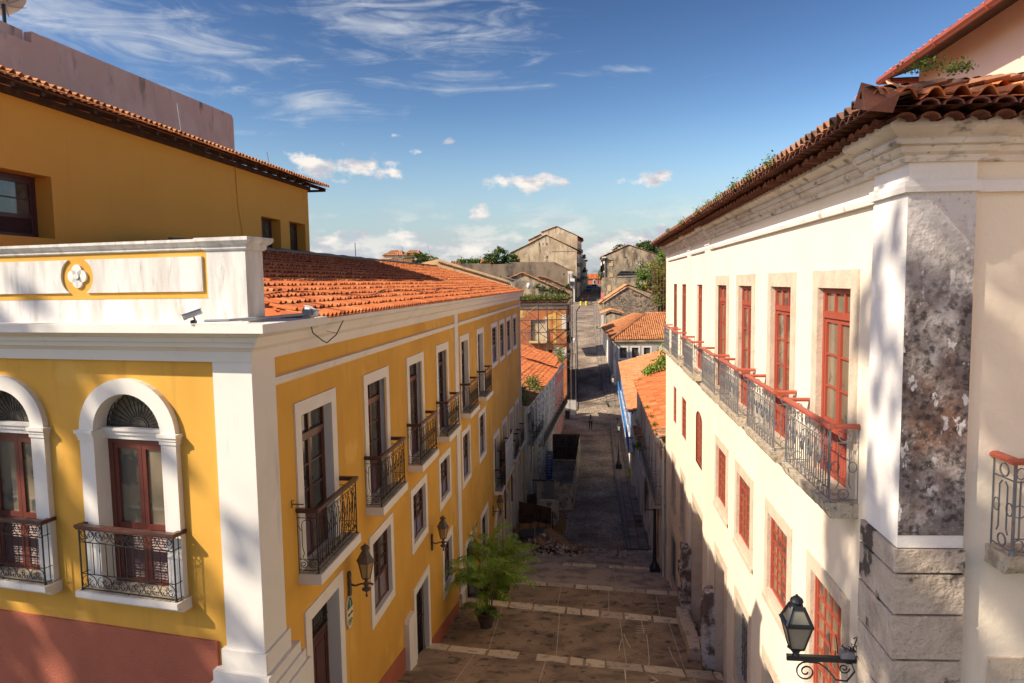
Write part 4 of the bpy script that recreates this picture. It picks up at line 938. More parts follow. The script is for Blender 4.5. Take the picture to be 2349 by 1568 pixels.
# white notice board held off the facade
o = thing('notice_board', 'weathered white notice board with faded text held off the far yellow facade', 'sign', (XL+.5, 40.2, -11.5))
b = MB(); b.box(-.02,.02,-1.65,1.7,.1,2.45); link('board', b.mesh('board', M['signwhite']), o)
for y in (-1.75, 1.5):
    b = MB(); b.box(-.12,-.04,y,y+.12,-1.9,2.6)
    for z in (.4, 2.0): b.box(-.5,-.11,y+.04,y+.10,z,z+.06)
    link('post', b.mesh('post', M['wood']), o)
b = MB(); rr = random.Random(8)
for k in range(9):
    z = 2.2-k*.22; y = -1.45
    while y < 1.3:
        w = rr.uniform(.1, .4); 
        if y+w < 1.45 and k != 1: b.box(.021,.024,y,y+w,z-.03,z+.02)
        y += w+.08
link('faded_text', b.mesh('text', M['lampiron']), o)

# ================================================================ OCHRE BUILDING BEHIND
ob = thing('ochre_building', 'plain ochre building rising behind the parapet, with dark rafters under its tile eave', 'building', (-13.4, 20, -8))
XO = -13.36; YO = 32.0
FO = Fac((XO, 0), PI/2, ob)
wy = [onx for onx in ()]
oh = [(13.5,16.15,1.28,2.80),(27.2,28.95,.2,2.86),(29.85,31.55,.2,2.88)]
mb = MB(); wall(mb, 13.4, YO, -6, 4.62, oh)
for a, b, c, d in oh:
    mb.quad((a,0,c),(a,.55,c),(a,.55,d),(a,0,d)); mb.quad((b,0,c),(b,.55,c),(b,.55,d),(b,0,d)); mb.quad((a,0,d),(b,0,d),(b,.55,d),(a,.55,d)); mb.quad((a,0,c),(b,0,c),(b,.55,c),(a,.55,c))
mb.quad((YO,0,-6),(YO,9,-6),(YO,9,7.0),(YO,0,4.62)); mb.quad((13.4,0,-6),(13.4,9,-6),(13.4,9,7.0),(13.4,0,4.62))
FO.put(mb, 'wall', M['ochre'], fix=False)
pw = proto_window('window', 2.65, 1.52, None, .50, M['brown_purple'], M['white'], leaves=2, rows=2, louver=.42, st=.10); FO.place(pw, 14.825, 2.80)
for a, b, c, d in oh[1:]:
    pw = proto_window('window', b-a, d-c, None, .46, M['brown_purple'], M['white'], leaves=2, rows=3, louver=.8, st=.08); FO.place(pw, (a+b)/2, d)
EV = .80
tile_roof((XO+EV, 13.0, 4.72), (XO+EV, YO+.75, 4.72), (XO-8, YO+.75, 7.5), (XO-8, 13.0, 7.5), 'tile_roof', M['midtile'], ob, pitch=.24, course=.42, amp=.06, ns=6, seed=9)
rf = MB()
for k in range(38):
    y = 13.5+k*.86
    if y < YO+.6: rf.add([(XO-.1,y,4.72),(XO+EV-.12,y,4.50),(XO+EV-.12,y,4.62),(XO-.1,y,4.92),(XO-.1,y+.11,4.72),(XO+EV-.12,y+.11,4.50),(XO+EV-.12,y+.11,4.62),(XO-.1,y+.11,4.92)], [(0,1,2,3),(7,6,5,4),(0,4,5,1),(1,5,6,2),(3,2,6,7)])
rf.box(XO-.02, XO+.10, 13.4, YO+.1, 4.50, 4.66); rf.add([(XO+.0,13.4,4.80),(XO+EV-.03,13.4,4.60),(XO+EV-.03,YO+.7,4.60),(XO,YO+.7,4.80)], [(0,1,2,3)]); rf.box(XO-8,XO+EV-.2,YO+.60,YO+.70,4.5,4.6)
rf.build('rafters', M['wood'], ob, world=True, fix=False)
b = MB(); b.tube([(XO+.03,25.25,4.5),(XO+.03,25.3,3.2),(XO+.03,25.6,1.8),(XO+.03,25.65,.9)], .014, 4); b.tube([(XO+.03,31.3,4.4),(XO+.03,31.55,4.05),(XO+.03,31.2,3.95)], .01, 4)
tag(b.build('wall_cable', M['ochre']), 'thin cable hanging down the ochre wall', 'cable')
for y, h in ((14.5,1.0),(21.4,.9),(27.5,.5)):
    b = MB(); b.tube([(0,0,0),(-.06,-.05,h)], .018, 4); tag(b.build('rod', M['greymetal'], loc=(XO+.3, y, 4.95)), {14.5:'thin rod on the ochre roof edge in front of the mauve wall, left one',21.4:'thin slanting rod on the ochre roof edge, middle one',27.5:'short rod on the ochre roof edge past the mauve wall'}[y], 'lightning rod', 'rods on the ochre eave')
# ================================================================ MAUVE WALL
mbld = thing('mauve_building', 'tall mottled mauve rendered wall with a blackened top edge behind the ochre roof', 'building', (-22, 30, -5))
XM = -22.0
k = 22/16.
b = MB(); b.add([(XM,18.95*k,-4),(XM,41.7,-4),(XM,41.7,10.35),(XM,41.45,10.55),(XM,26.05,10.22),(XM,0,10.22),(XM,0,-4)], [(0,1,2,3,4,5,6)])
b = MB(); b.prism([(41.7,-4),(41.7,10.35),(41.45,10.55),(26.1,10.20),(26.05,9.75),(24.4,9.70),(24.3,9.6),(22.6,9.3),(22.6,-4)], 'x', XM, XM-.35); b.box(XM-.3,XM-10,41.3,41.68,-4,9.8); b.box(XM-1.2,XM-.34,24.4,26.05,-4,10.25)
b.build('wall', M['mauve'], mbld, world=True)
b = MB(); b.box(XM-.05,XM+.03,27.95,28.95,7.0,7.8); b.build('window_frame', M['stone'], mbld, world=True)
b = MB(); 
for q in range(2): b.box(XM+.03,XM+.04,28.05+q*.42,28.42+q*.42,7.05,7.7)
b.build('window', M['brown_purple'], mbld, world=True)
o = thing('satellite_dish', 'off-white satellite dish on a pole above the mauve wall', 'satellite dish', (-22.6, 25.5, 8.9))
b = MB(); nrm_ = Vector((-.5,.1,.85)).normalized(); t1 = nrm_.cross(Vector((0,0,1))).normalized(); t2 = nrm_.cross(t1); rings = []
vs = []; fs = []; n = 20
for i in range(6):
    r_ = .85*i/5
    for q in range(n): tt = 2*PI*q/n; vs.append(tuple(Vector((0,0,2.25))+t1*r_*cos(tt)+t2*r_*sin(tt)+nrm_*(.28*r_*r_-.1)))
for i in range(5):
    for q in range(n): fs.append((i*n+q, i*n+(q+1) % n, (i+1)*n+(q+1) % n, (i+1)*n+q))
b.add(vs, fs); link('reflector', b.mesh('reflector', M['dish'], smooth=True, fix=False), o)
b = MB()
for q in range(4): tt = PI/4+PI/2*q; b.tube([Vector((0,0,2.25))+t1*cos(tt)+t2*sin(tt)+nrm_*.18, Vector((0,0,2.25))+nrm_*.75], .02, 4)
for q in range(8): tt = PI/4*q; b.tube([Vector((0,0,2.25))+(t1*cos(tt)+t2*sin(tt))*r_+nrm_*(.28*r_*r_-.14) for r_ in (.1,.4,.7,1)], .018, 4)
link('feed_arm', b.mesh('arm', M['greymetal']), o)
b = MB(); b.tube([(0,0,0),(0,0,2.15)], .07, 8); b.lathe([(.12,-.05),(.12,.5)], (0,0,0), 8); link('mast', b.mesh('mast', M['lampblack']), o)
# ================================================================ CREAM BUILDING (right)
XR_ = 3.6
cr = thing('cream_building', 'cream building with red doors, a row of iron balconies and a peeling corner column', 'building', (3.7, 10, -11))
FR = Fac((XR_, 0), -PI/2, cr)                     # x = -Y
TR = Vector((.9982, .0600)); PR = Vector((3.5, 8.38))
FRF = Fac(PR, math.atan2(TR.y, TR.x), cr)
doors = [(10.0,12.0),(13.0,15.0),(16.2,18.2),(19.3,21.2),(23.55,25.5),(27.75,29.5),(30.8,32.5)]
B_ = .27
H_ = []
def hr(a, b, c, d, arch=None): H_.append((-b, -a, c, d, arch) if arch else (-b, -a, c, d))
for a, b in doors: hr(a+B_, b-B_, -3.1, -.15)
r2 = [(10.05,12.03,-7.05),(12.95,14.95,-6.7),(16.08,18.12,-6.7),(19.08,21.1,-6.68)]
for a, b, z in r2: hr(a+.26, b-.26, z+.24, -4.82)
r2s = [(27.7,29.4),(31.0,32.4)]
for a, b in r2s: hr(a+.1, b-.1, -6.45, -4.75)
hr(23.75, 25.2, -6.45, -4.55, .30)
gr_ = [(13.1,15.0,-7.86,-10.5),(16.15,18.0,-7.83,-10.1),(19.1,21.0,-7.85,-13.0),(23.1,25.9,-7.81,-14.0),(27.9,29.45,-7.8,-10.2),(31.15,32.75,-7.9,-10.2)]
for a, b, t, z in gr_: hr(a+.26, b-.26, z, t-.26)
hr(30.95, 32.8, -14.0, -11.75)
mb = MB(); wall(mb, -34.9, -8.6, -17, 1.4, H_); FR.put(mb, 'wall', M['cream'], fix=False)
mb = MB(); mb.quad((4.1,8.8,-17),(4.1,34.9,-17),(4.1,34.9,1.3),(4.1,8.8,1.3)); mb.quad((3.6,34.95,-17),(18,34.95,-17),(18,34.95,1.6),(3.6,34.95,1.6)); mb.box(14,16,10,34,-14,1)
mb.build('inner_wall', M['cream'], cr, world=True, fix=False)
mb = MB(); wall(mb, .7, 8, -10, 1.4, [(1.75,3.0,-3.1,.0),(1.75,3.0,-8,-5.0)], y=.08); FRF.put(mb, 'front_wall', M['creamfront'] if 'creamfront' in M else M['cream'], fix=False)
def stone_sur(w, h, band, depth, top_extra=.0, bottom=False):
    m = surround(w, h, band, depth, .04, 0, bottom, top_extra); return m
def place_r(proto, a, b, z, label=None): return FR.place(proto, -(a+b)/2, z, label)
pdr = proto_window('balcony_door', 1.46, 2.95, B_, .11, M['red'], M['stone'], gm=M['glasslight'], leaves=2, transom=.42, tcols=3, rows=3, louver=.75, st=.085, bottom=False, proud=.03)
pdr2 = proto_window('balcony_door', 1.32, 2.95, B_, .11, M['red'], M['cream'], gm=M['glasslight'], leaves=2, transom=.42, tcols=3, rows=3, louver=.75, st=.08, bottom=False, proud=.012)
for i, (a, b) in enumerate(doors): place_r(pdr if i < 4 else pdr2, a, b, -.15)
for a, b, z in r2:
    h = -4.82-(z+.24); place_r(proto_window('window', b-a-.52, h, .24, .09, M['red'], M['stone'], gm=M['glasslight'], leaves=1, rows=6, cols=4, st=.06, bar=.035, sill=.03), a, b, -4.82)
for a, b in r2s: place_r(proto_window('window', b-a-.2, 1.7, .09, .08, M['red'], M['cream'], gm=M['glasslight'], leaves=1, rows=6, cols=3, st=.06, proud=.01), a, b, -4.75)
f, g_, l = joinery(1.45, 1.85, .08, leaves=1, rows=6, cols=3, st=.06)
o = FR.place([('arched_window', f.mesh('f', M['red'])), ('pane', g_.mesh('g', M['glasslight']))], -24.47, -4.6)
for a, b, t, z in (gr_[0], gr_[1]):
    o = place_r(proto_window('window', b-a-.52, t-.26-z, .25, .34, M['red'], M['stone'], leaves=2, rows=3, st=.06), a, b, t-.26)
    gb = MB(); w2 = (b-a-.52)/2; h = t-.26-z
    for k in range(6): x = -w2+2*w2*(k+.5)/6; gb.tube([(x,.12,0),(x,.12,-h)], .018, 4)
    for k in range(7): zz = -h*(k+.5)/7; gb.tube([(-w2,.12,zz),(w2,.12,zz)], .018, 4)
    link('grille', gb.mesh('grille', M['greyiron']), o)
for a, b, t, z in (gr_[2], gr_[3]):
    o = place_r(proto_window('street_door', b-a-.52, t-.26-z, .26, .55, M['brown'], M['stone'], gm=M['dark'], leaves=2, transom=.7, rows=2, panel=1.6, st=.09, bottom=False), a, b, t-.26)
for a, b, t, z in (gr_[4], gr_[5]): place_r(proto_window('window', b-a-.52, t-.26-z, .25, .35, M['wood'], M['stone'], gm=M['dark'], leaves=2, rows=3, st=.06, sill=.04), a, b, t-.26)
o = place_r(proto_window('grated_opening', 1.85, 2.25, .2, .3, M['wood'], M['stone'], gm=M['dark'], leaves=1, rows=1), 30.95, 32.8, -11.75)
gb = MB()
for k in range(9):
    x = -.9+1.8*k/8; gb.tube([(x,.05,0),(x,.05,-2.2)], .02, 4)
for k in range(11): gb.tube([(-.9,.05,-.1-2.0*k/10),(.9,.05,-.1-2.0*k/10)], .02, 4)
link('grille', gb.mesh('grille', M['greyiron']), o)
# pilasters, corner column
mb = MB()
pil_r = [(22.1,23.0),(26.45,27.2),(34.25,34.95)]
for a, b in pil_r:
    q = MB(); q.box(-b, -a, -.07, .02, -17, 1.0); q.box(-b, -a, -.09, .02, 1.08, 1.3); FR.put(q, 'pilaster', M['cream'])
colm = MB(); 
# corner column block : street side X=3.5 (8.38..9.35), front side width .74
colm.prism([(3.5,8.38),(3.5+.74*TR.x,8.38+.74*TR.y),(4.3,9.3),(3.5,9.35)], 'z', -3.15, 1.0)
colm2 = MB(); colm2.prism([(3.5,8.38),(3.5+.74*TR.x,8.38+.74*TR.y),(4.3,9.3),(3.5,9.35)], 'z', 1.06, 1.36)
colm.build('corner_column', M['creamwhite'], cr, world=True); colm2.build('column_frieze', M['creamwhite'], cr, world=True)
q = MB(); q.quad((0,-.004,-3.0),(.742,-.004,-3.0),(.742,-.004,.93),(0,-.004,.93)); FRF.put(q, 'peeling_face', M['peel'], fix=False)
rr = random.Random(4); z = -3.15
q = MB()
for h in (.30,.50,.55,.55,.6,.6,.6):
    o_ = .03+rr.uniform(0,.015); e = .016
    P0 = Vector((3.5-o_, 8.38-o_*1.2)); P1 = Vector((3.5+.74*TR.x+.02, 8.38+.74*TR.y-o_)); q.prism([tuple(P0), tuple(P1), (4.3,9.3), (3.5-o_, 9.42)], 'z', z-h+e, z-e); z -= h
q.build('ashlar_quoins', M['ashlar'], cr, world=True)
q = MB(); q.prism([(3.51,8.39),(4.2,8.44),(4.2,9.3),(3.51,9.38)], 'z', -9, -3.16); q.build('joint_core', M['darkwall'], cr, world=True)
# string band and cornice wrapping the corner
def wrapR(prof, off=0.0):
    m = MB(); far_ = Vector((PR.x, PR.y))+TR*9
    # travel so that outward is the right-hand side: from the far street end southwards, then east
    m.sweep([(XR_-off, 35.0), (XR_-off, PR.y-off*.9), (far_.x, far_.y-off)], prof, side=1); return m
q = MB(); q.sweep([(XR_, 34.98), (XR_, 9.35)], [(-.1,.93),(.07,.93),(.09,1.0),(.07,1.06),(-.1,1.08)]); q.sweep([(3.5, 9.36), (3.5, 8.38), (3.5+.76*TR.x, 8.38+.76*TR.y)], [(-.1,.94),(.05,.94),(.06,1.0),(.05,1.06),(-.1,1.07)])
q.sweep([(3.5+.76*TR.x-.0, 8.38+.76*TR.y+.06), (11, 8.87)], [(-.1,.93),(.06,.93),(.07,1.0),(.05,1.06),(-.1,1.07)])
q.build('string_band', M['creamwhite'], cr, world=True)
pc = [(-.15,1.27),(.03,1.27),(.05,1.33),(.04,1.36),(.10,1.40),(.13,1.47),(.12,1.49),(.18,1.50),(.19,1.57),(.17,1.60),(.24,1.65),(.31,1.71),(.31,1.77),(.30,1.84),(-.2,1.86)]
pc = [(o, 1.27+(z-1.27)*.74) for o, z in pc]
q = MB(); q.sweep([(3.58, 35.15), (3.58, 9.5)], pc); q.build('cornice', M['cornicew'], cr, world=True)
q = MB(); q.sweep([(3.47, 9.5), (3.47, 8.36), (3.47+.80*TR.x, 8.36+.8*TR.y), (3.47+.80*TR.x, 8.36+.8*TR.y+.1), (11, 8.92)], pc); q.build('corner_cornice', M['cornicew'], cr, world=True)
for a in (22.1, 26.45, 34.25):
    q = MB(); q.sweep([(3.5, a+.9), (3.5, a-.05)], [(o*.98+.0, z) for o, z in pc]); q.build('cornice_break', M['cornicew'], cr, world=True)
# tile eave: two corbelled rows then the roof edge
def eave_rows(p0, p1, outd, z0, name):
    """rows of projecting barrel tiles under the roof edge"""
    p0, p1 = Vector(p0), Vector(p1); outd = Vector(outd); m = MB(); Ld = (p1-p0).length; n = int(Ld/.24); d = (p1-p0)/n; rr = random.Random(3); r = .11
    for row, (o0, o1, zz) in enumerate(((.0,.36,z0),(.12,.56,z0+.09))):
        for k in range(n):
            c = p0+d*(k+.5+(.5*(row % 2))); t = min(1, max(0, rr.gauss(.5,.25))); w = rr.uniform(-.02, .02)
            vs = []
            for oo in (o0, o1+w):
                for j in range(6):
                    th = PI*j/5; vs.append(tuple(c+d.normalized()*cos(th)*r+outd*oo+Vector((0,0,1))*(zz+sin(th)*.075)))
            m.add(vs, [(j, j+1, 7+j, 6+j) for j in range(5)], 0, t)
            vs2 = []
            for oo in (o0, o1+w):
                for j in range(6):
                    th = PI*j/5; vs2.append(tuple(c+d.normalized()*cos(th)*r*.82+outd*oo+Vector((0,0,1))*(zz+sin(th)*.055)))
            m.add(vs2, [(j, 6+j, 7+j, j+1) for j in range(5)], 0, t*.7)
            m.add([vs[6+j] for j in range(6)]+[vs2[6+j] for j in range(6)], [(j, 6+j, 7+j, j+1) for j in range(5)], 0, t)
        # flat bed between the rows
        m.add([tuple(p0+outd*(o0-.1)+Vector((0,0,zz+.07))), tuple(p1+outd*(o0-.1)+Vector((0,0,zz+.07))), tuple(p1+outd*(o1-.06)+Vector((0,0,zz+.055))), tuple(p0+outd*(o1-.06)+Vector((0,0,zz+.055)))], [(0,1,2,3)], 0, .2)
    return m.build(name, M['eavetile'], cr, world=True, fix=False)
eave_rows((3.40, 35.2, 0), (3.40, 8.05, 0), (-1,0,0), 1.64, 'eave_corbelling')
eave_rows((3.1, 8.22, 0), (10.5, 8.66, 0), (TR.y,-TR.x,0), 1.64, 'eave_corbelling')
EX = 2.80; EYF = 7.66; RZ = .285
tile_roof((EX,35.5,1.79),(EX,EYF,1.79),(EX+8,EYF+0,1.79+8*RZ),(EX+8,35.5,1.79+8*RZ),'tile_roof',M['browntile'],cr,pitch=.24,course=.42,amp=.065,ns=7,seed=21,clip=lambda u,v: (1-u)*27.84 > v*8-.3)
tile_roof((EX-.0,EYF-.05,1.79),(EX+8.5,EYF+.45,1.79),(EX+8.5,EYF+8.5,1.79+8*RZ),(EX,EYF+8,1.79+8*RZ),'front_tile_roof',M['tile'],cr,pitch=.26,course=.42,amp=.07,ns=9,seed=22,clip=lambda u,v: u*8.5 > v*8-.25)
ridge_tiles((EX-.02,EYF-.06,1.80),(EX+8,EYF+8,1.80+8*RZ),'hip_ridge',M['browntile'],cr,r=.10)
q = MB(); q.add([(EX-.06,EYF-.08,1.68),(EX-.10,EYF-.04,1.97),(EX+.28,EYF-.05,1.85),(EX+.22,EYF-.02,1.66),(EX-.02,EYF+.40,1.82)], [(0,1,2),(0,2,3),(0,4,1),(1,4,2)], 0, .6); q.build('corner_tile', M['eavetile'], cr, world=True, fix=False)
# weeds on the eave
def weeds(name, pts, n, size, m, parent, seed=1, up=1.0, world=True, lab=None):
    rr = random.Random(seed); b = MB()
    for (c, rad) in pts:
        for k in range(n):
            p = Vector(c)+Vector((rr.gauss(0, rad[0]*.5), rr.gauss(0, rad[1]*.5), abs(rr.gauss(0, rad[2]*.5))))
            d = Vector((rr.uniform(-1,1), rr.uniform(-1,1), rr.uniform(.0,1.2)*up)).normalized(); s = d.cross(Vector((rr.uniform(-1,1),rr.uniform(-1,1),rr.uniform(-1,1)))).normalized(); L_ = size*rr.uniform(.5,1.5); w = L_*.32
            b.add([p, p+d*L_*.5+s*w, p+d*L_, p+d*L_*.5-s*w], [(0,1,2,3)], 0, rr.random())
    o = b.build(name, m, parent, world=world and parent is not None, fix=False); o['kind'] = 'stuff'
    return o
weeds('weeds', [((EX+.02,y,1.80),(.10,.35,.14)) for y in (13.2,14.6,16.4,17.8,19.5,11.8,23,27)]+[((EX+.75,EYF+.5,2.20),(.2,.2,.12)),((EX+.95,EYF+.25,2.1),(.15,.15,.1))], 200, .036, M['leaflight'], cr, 5)
# balconies
def ring_balcony():
    w = 1.10; D_ = .42; H = 1.04; m = MB(); y = -D_+.04
    for sx in (-1, 1):
        m.tube([(sx*w, y, -.03), (sx*w, y, H)], .016, 4); m.lathe([(.015,-.05),(.035,-.02),(.03,.02),(.012,.05)], (sx*w, y, .0), 7); m.tube([(sx*w, .0, 0), (sx*w, .0, H)], .010, 4)
        for z in (.04, H-.20): m.tube([(sx*w, y, z), (sx*w, 0, z)], .009, 4)
        yc = y/2
        m.tube(circ(yc, H-.11, .075, sx*w, 12, 'y'), .009, 4); m.tube(circ(yc, .12, .07, sx*w, 12, 'y'), .009, 4)
        for s_ in (-1, 1):
            m.tube([(sx*w,yc+s_*.10,.20),(sx*w,yc+s_*.07,.26),(sx*w,yc+s_*.07,.75),(sx*w,yc+s_*.03,.80)], .008, 4)
        for s_ in (-1, 1): m.tube([(p[0], p[1], p[2]) for p in [(sx*w, yc+s_*.115+.055*cos(t), .50+.075*sin(t)) for t in [2*PI*k/10 for k in range(11)]]], .008, 4)
    for z in (.04, .19, H-.20): m.tube([(-w, y, z), (w, y, z)], .009, 4)
    n = 21
    for k in range(n):
        x = -w+2*w*(k+.5)/n
        m.tube([(x, y, .19), (x, y, H-.20)], .009, 4)
        if k % 2 == 0:
            m.tube([(x+.045*cos(t), y, .115+.065*sin(t)) for t in [2*PI*q/8 for q in range(9)]], .008, 4); m.tube([(x+.045*cos(t), y, H-.11+.065*sin(t)) for t in [2*PI*q/8 for q in range(9)]], .008, 4)
            if k % 4 == 0: m.tube([(x+.06*cos(t), y, .50+.075*sin(t)) for t in [2*PI*q/8 for q in range(9)]], .008, 4)
        else: m.lathe([(.012,-.06),(.02,0),(.012,.06)], (x, y, .62), 4)
    rail = MB()
    pr_ = [(-.045,0),(-.05,.035),(-.02,.06),(.03,.06),(.05,.035),(.045,0)]
    rail.prism([(a+y, b+H) for a, b in pr_], 'x', -w-.05, w+.05)
    for sx in (-1, 1): rail.prism([(a+sx*w, b+H+.002) for a, b in pr_], 'y', y+.04, .03)
    slab = MB(); rr = random.Random(6)
    nseg = 16; top = []; 
    for k in range(nseg):
        x0 = -w-.05+(2*w+.1)*k/nseg; x1 = x0+(2*w+.1)/nseg; j = lambda: rr.uniform(-.012, .012)
        slab.add([(x0,-D_-.03+j(),0),(x1,-D_-.03+j(),0),(x1,.03,0),(x0,.03,0),(x0,-D_+j(),-.13),(x1,-D_+j(),-.13),(x1,.03,-.21),(x0,.03,-.21),(x0,-D_+.06,-.21+j()),(x1,-D_+.06,-.21+j())], [(0,1,2,3),(0,4,5,1),(4,8,9,5),(8,7,6,9),(0,3,7,8,4),(1,5,9,6,2)])
    return slab.mesh('balcony', M['slabstone']), m.mesh('railing', M['greyiron']), rail.mesh('handrail', M['handrail'])
rb = ring_balcony()
for i, (a, b) in enumerate(doors):
    o = link('balcony', rb[0], cr, FR.w(-(a+b)/2-.0, 0, -3.1), FR.th, world=True)
    if i > 4: o.scale = (.93,1,1)
    for nm, me in (('railing', rb[1]), ('handrail', rb[2])): link(nm, me, o)
# balcony and opening on the front face (right frame edge)
FRF2 = FRF
o = link('balcony', rb[0], cr, FRF.w(2.42, -.08, -3.12), FRF.th, world=True); o.scale = (1.2,1.0,1)
for nm, me in (('railing', rb[1]), ('handrail', rb[2])): link(nm, me, o)
pw = proto_window('balcony_door', 1.25, 3.1, .2, .25, M['red'], M['stone'], leaves=2, rows=3, bottom=False); FRF.place(pw, 2.375, 0.0, out=-.08)
pw = proto_window('window', 1.25, 2.6, .26, .3, M['red'], M['stone'], gm=M['dark'], leaves=2, rows=3); FRF.place(pw, 2.0, -4.76, out=-.08)
# ---- wall lantern at the corner
o = thing('bracket_lantern', 'large dark four sided lantern on a scrolled wall bracket at the cream building corner', 'street lamp', (XR_, 9.62, -5.22))
b = MB(); b.box(-.98,.0,-.02,.02,-.035,.035); b.box(-.98,0,-.035,.035,.03,.042); b.box(-.05,0,-.03,.03,-.55,.10)
b.tube([(-.05,0,-.50)]+[(-.12-.22*k/8, 0, -.5+.10*sin(k*.7)) for k in range(5)], .01, 4)
b.tube(spiral(-.72,-.19,.14,1.7,PI/2,1,26,0), .012, 4); b.tube([(-.72,0,-.05),(-.55,0,-.06),(-.45,0,-.13),(-.32,0,-.29),(-.18,0,-.30),(-.08,0,-.16),(-.12,0,-.05),(-.2,0,-.04)], .012, 4); b.tube(spiral(-.22,-.12,.075,1.5,0,-1,18,0), .010, 4); link('bracket', b.mesh('bracket', M['lampblack']), o)
b = MB(); b.box(-.28,-.10,-.06,.06,.045,.13); link('junction_box', b.mesh('box', M['greymetal']), o)
b = MB(); rr = random.Random(1)
for k in range(6): b.tube([(-.2+.04*k,0,.13)]+[(-.2+.04*k+rr.uniform(-.06,.08), rr.uniform(-.06,.06), .13+rr.uniform(.01,.09)) for q in range(4)]+[(.0,.02,.08)], .006, 4)
link('wiring', b.mesh('wiring', M['cable']), o)
cx_ = -.86
gl = MB(); gl.lathe([(.115,.17),(.225,.50)], (cx_,0,0), 4, rot=PI/4); gl.lathe([(.20,.535),(.10,.74)], (cx_,0,0), 4, rot=PI/4); link('glass', gl.mesh('glass', M['lampglass']), o)
fr_ = MB()
for k in range(4):
    t = PI/4+PI/2*k; fr_.tube([(cx_+.12*cos(t),.12*sin(t),.16),(cx_+.235*cos(t),.235*sin(t),.51)], .013, 4); fr_.tube([(cx_+.235*cos(t),.235*sin(t),.52),(cx_+.10*cos(t),.10*sin(t),.76)], .022, 4)
fr_.lathe([(.125,.145),(.125,.17)], (cx_,0,0), 4, rot=PI/4); fr_.lathe([(.25,.495),(.262,.51),(.262,.53),(.225,.545)], (cx_,0,0), 4, rot=PI/4); fr_.lathe([(.14,.72),(.10,.755),(.075,.775),(.065,.785),(.065,.80)], (cx_,0,0), 4, rot=PI/4)
fr_.lathe([(.085,.80),(.09,.815),(.075,.85),(.045,.875),(.02,.885),(.02,.905),(.0,.91)], (cx_,0,0), 12); fr_.lathe([(.03,.03),(.05,.045),(.04,.07),(.055,.09),(.06,.135),(.12,.15)], (cx_,0,0), 8); link('frame', fr_.mesh('frame', M['lampblack']), o)
# scribbles on the wall under it, near the lantern
b = MB()
for pts in ([(-9.9,-5.05),(-9.75,-4.95),(-9.9,-5.2),(-9.78,-5.32)],[(-10.6,-5.35),(-10.5,-5.6),(-10.62,-5.62),(-10.45,-5.8)],[(-10.9,-5.5),(-10.8,-5.75)]):
    b.tube([(x,-.005,z) for x, z in pts], .008, 4)
FR.put(b, 'graffiti', M['ink'])
# broken render stubs / buttresses at street level, benches, dirty plaster
def stub(y0, y1, zt, zb, lab):
    rr = random.Random(int(y0*7)); b = MB(); x0 = 3.15
    z = zb; 
    while z < zt:
        h = rr.uniform(.2, .5); z1 = min(z+h, zt); e = rr.uniform(0, .10); f_ = (z-zb)/(zt-zb); 
        b.prism([(x0+e*f_+rr.uniform(0,.05), y0+rr.uniform(0,.08)), (3.62, y0+rr.uniform(0,.05)), (3.62, y1), (x0+e+rr.uniform(0,.06), y1-rr.uniform(0,.1))], 'z', z, z1+.01); z = z1
    o = b.build('masonry_stub', M['brokenpl']); tag(o, lab, 'masonry', 'broken masonry stubs on the cream wall')
M['brokenpl'] = mat('broken_plaster_over_brick', (.60,.55,.48), [((.11,.065,.045), 2.6, .42, .54, .9, (1,1,.8), 9), ((.04,.03,.025), 5, .56, .62, .7), ((.30,.12,.06), 3.5, .60, .66, .7)], bump=(10,1.,.05))
stub(20.75, 21.5, -9.45, -12.2, 'broken plastered brick stub beside the lower stone bench'); stub(25.9, 26.9, -10.1, -13.2, 'taller broken brick stub beyond the stone bench')
b = MB(); rr = random.Random(9)
y = 22.3
while y < 26.0:
    w = rr.uniform(.6,1.0); b.box(3.02+rr.uniform(0,.03), 3.45, y, min(y+w,26.1)-.02, -13.5, -11.95-(y-22.3)*.13); y += w
tag(b.build('stone_bench', M['edgestone']), 'long low stone ledge of pale blocks along the cream wall by the stairs', 'bench')

# ================================================================ PINK BUILDING TOP RIGHT
pk = thing('salmon_building', 'salmon pink upper storey with a tile roof and red gutter above the cream roof', 'building', (9, 14, -5))
XP = 7.6
def onXs(x, y, X): r = ray((2400+x*1440/2258)*KS, (y*1440/2258)*KS); t = X/r.x; return (r.y*t, r.z*t)
yfar, zc = onXs(1640, 475, XP); ye, ze = onXs(1410, 475, XP-.75)
y2, z2 = onXs(2110, 0, XP-.75)
ze = (ze+z2)/2
b = MB(); b.box(XP, XP+8, 2, yfar, -3, ze+.05+.35); b.build('wall', M['pinktop'], pk, world=True)
b = MB(); n = 8
for (pa, pb_) in (((XP-.78,2,ze+.0),(XP-.78,ye,ze+.0)),((XP-.78,ye,ze),(XP+6,ye,ze))):
    b.tube([pa, pb_], .075, 8)
b.build('gutter', M['gutter'], pk, world=True)
b = MB()
for k in range(9): y = 2+k*(ye-2)/8.5; b.tube([(XP-.78-.08*cos(t), y, ze+.08*sin(t)) for t in [PI*q/8-PI/2 for q in range(17)]], .012, 4)
b.build('gutter_bracket', M['gutter'], pk, world=True)
b = MB(); b.tube([(XP-.75, yfar-.1, ze-.03), (XP-.7, yfar-.12, ze-.16), (XP-.08, yfar-.55, ze-.62), (XP-.04, yfar-.6, ze-.70), (XP-.04, yfar-.6, ze-2.5)], .055, 8); b.build('downpipe', M['peachpipe'], pk, world=True, smooth=True)
tile_roof((XP-.70,2,ze+.06),(XP-.70,ye-.04,ze+.06),(XP+4,ye-4,ze+2.0),(XP+4,2,ze+2.0),'tile_roof',M['tile'],pk,pitch=.24,course=.42,amp=.065,ns=7,seed=31)
b = MB(); rr = random.Random(3)
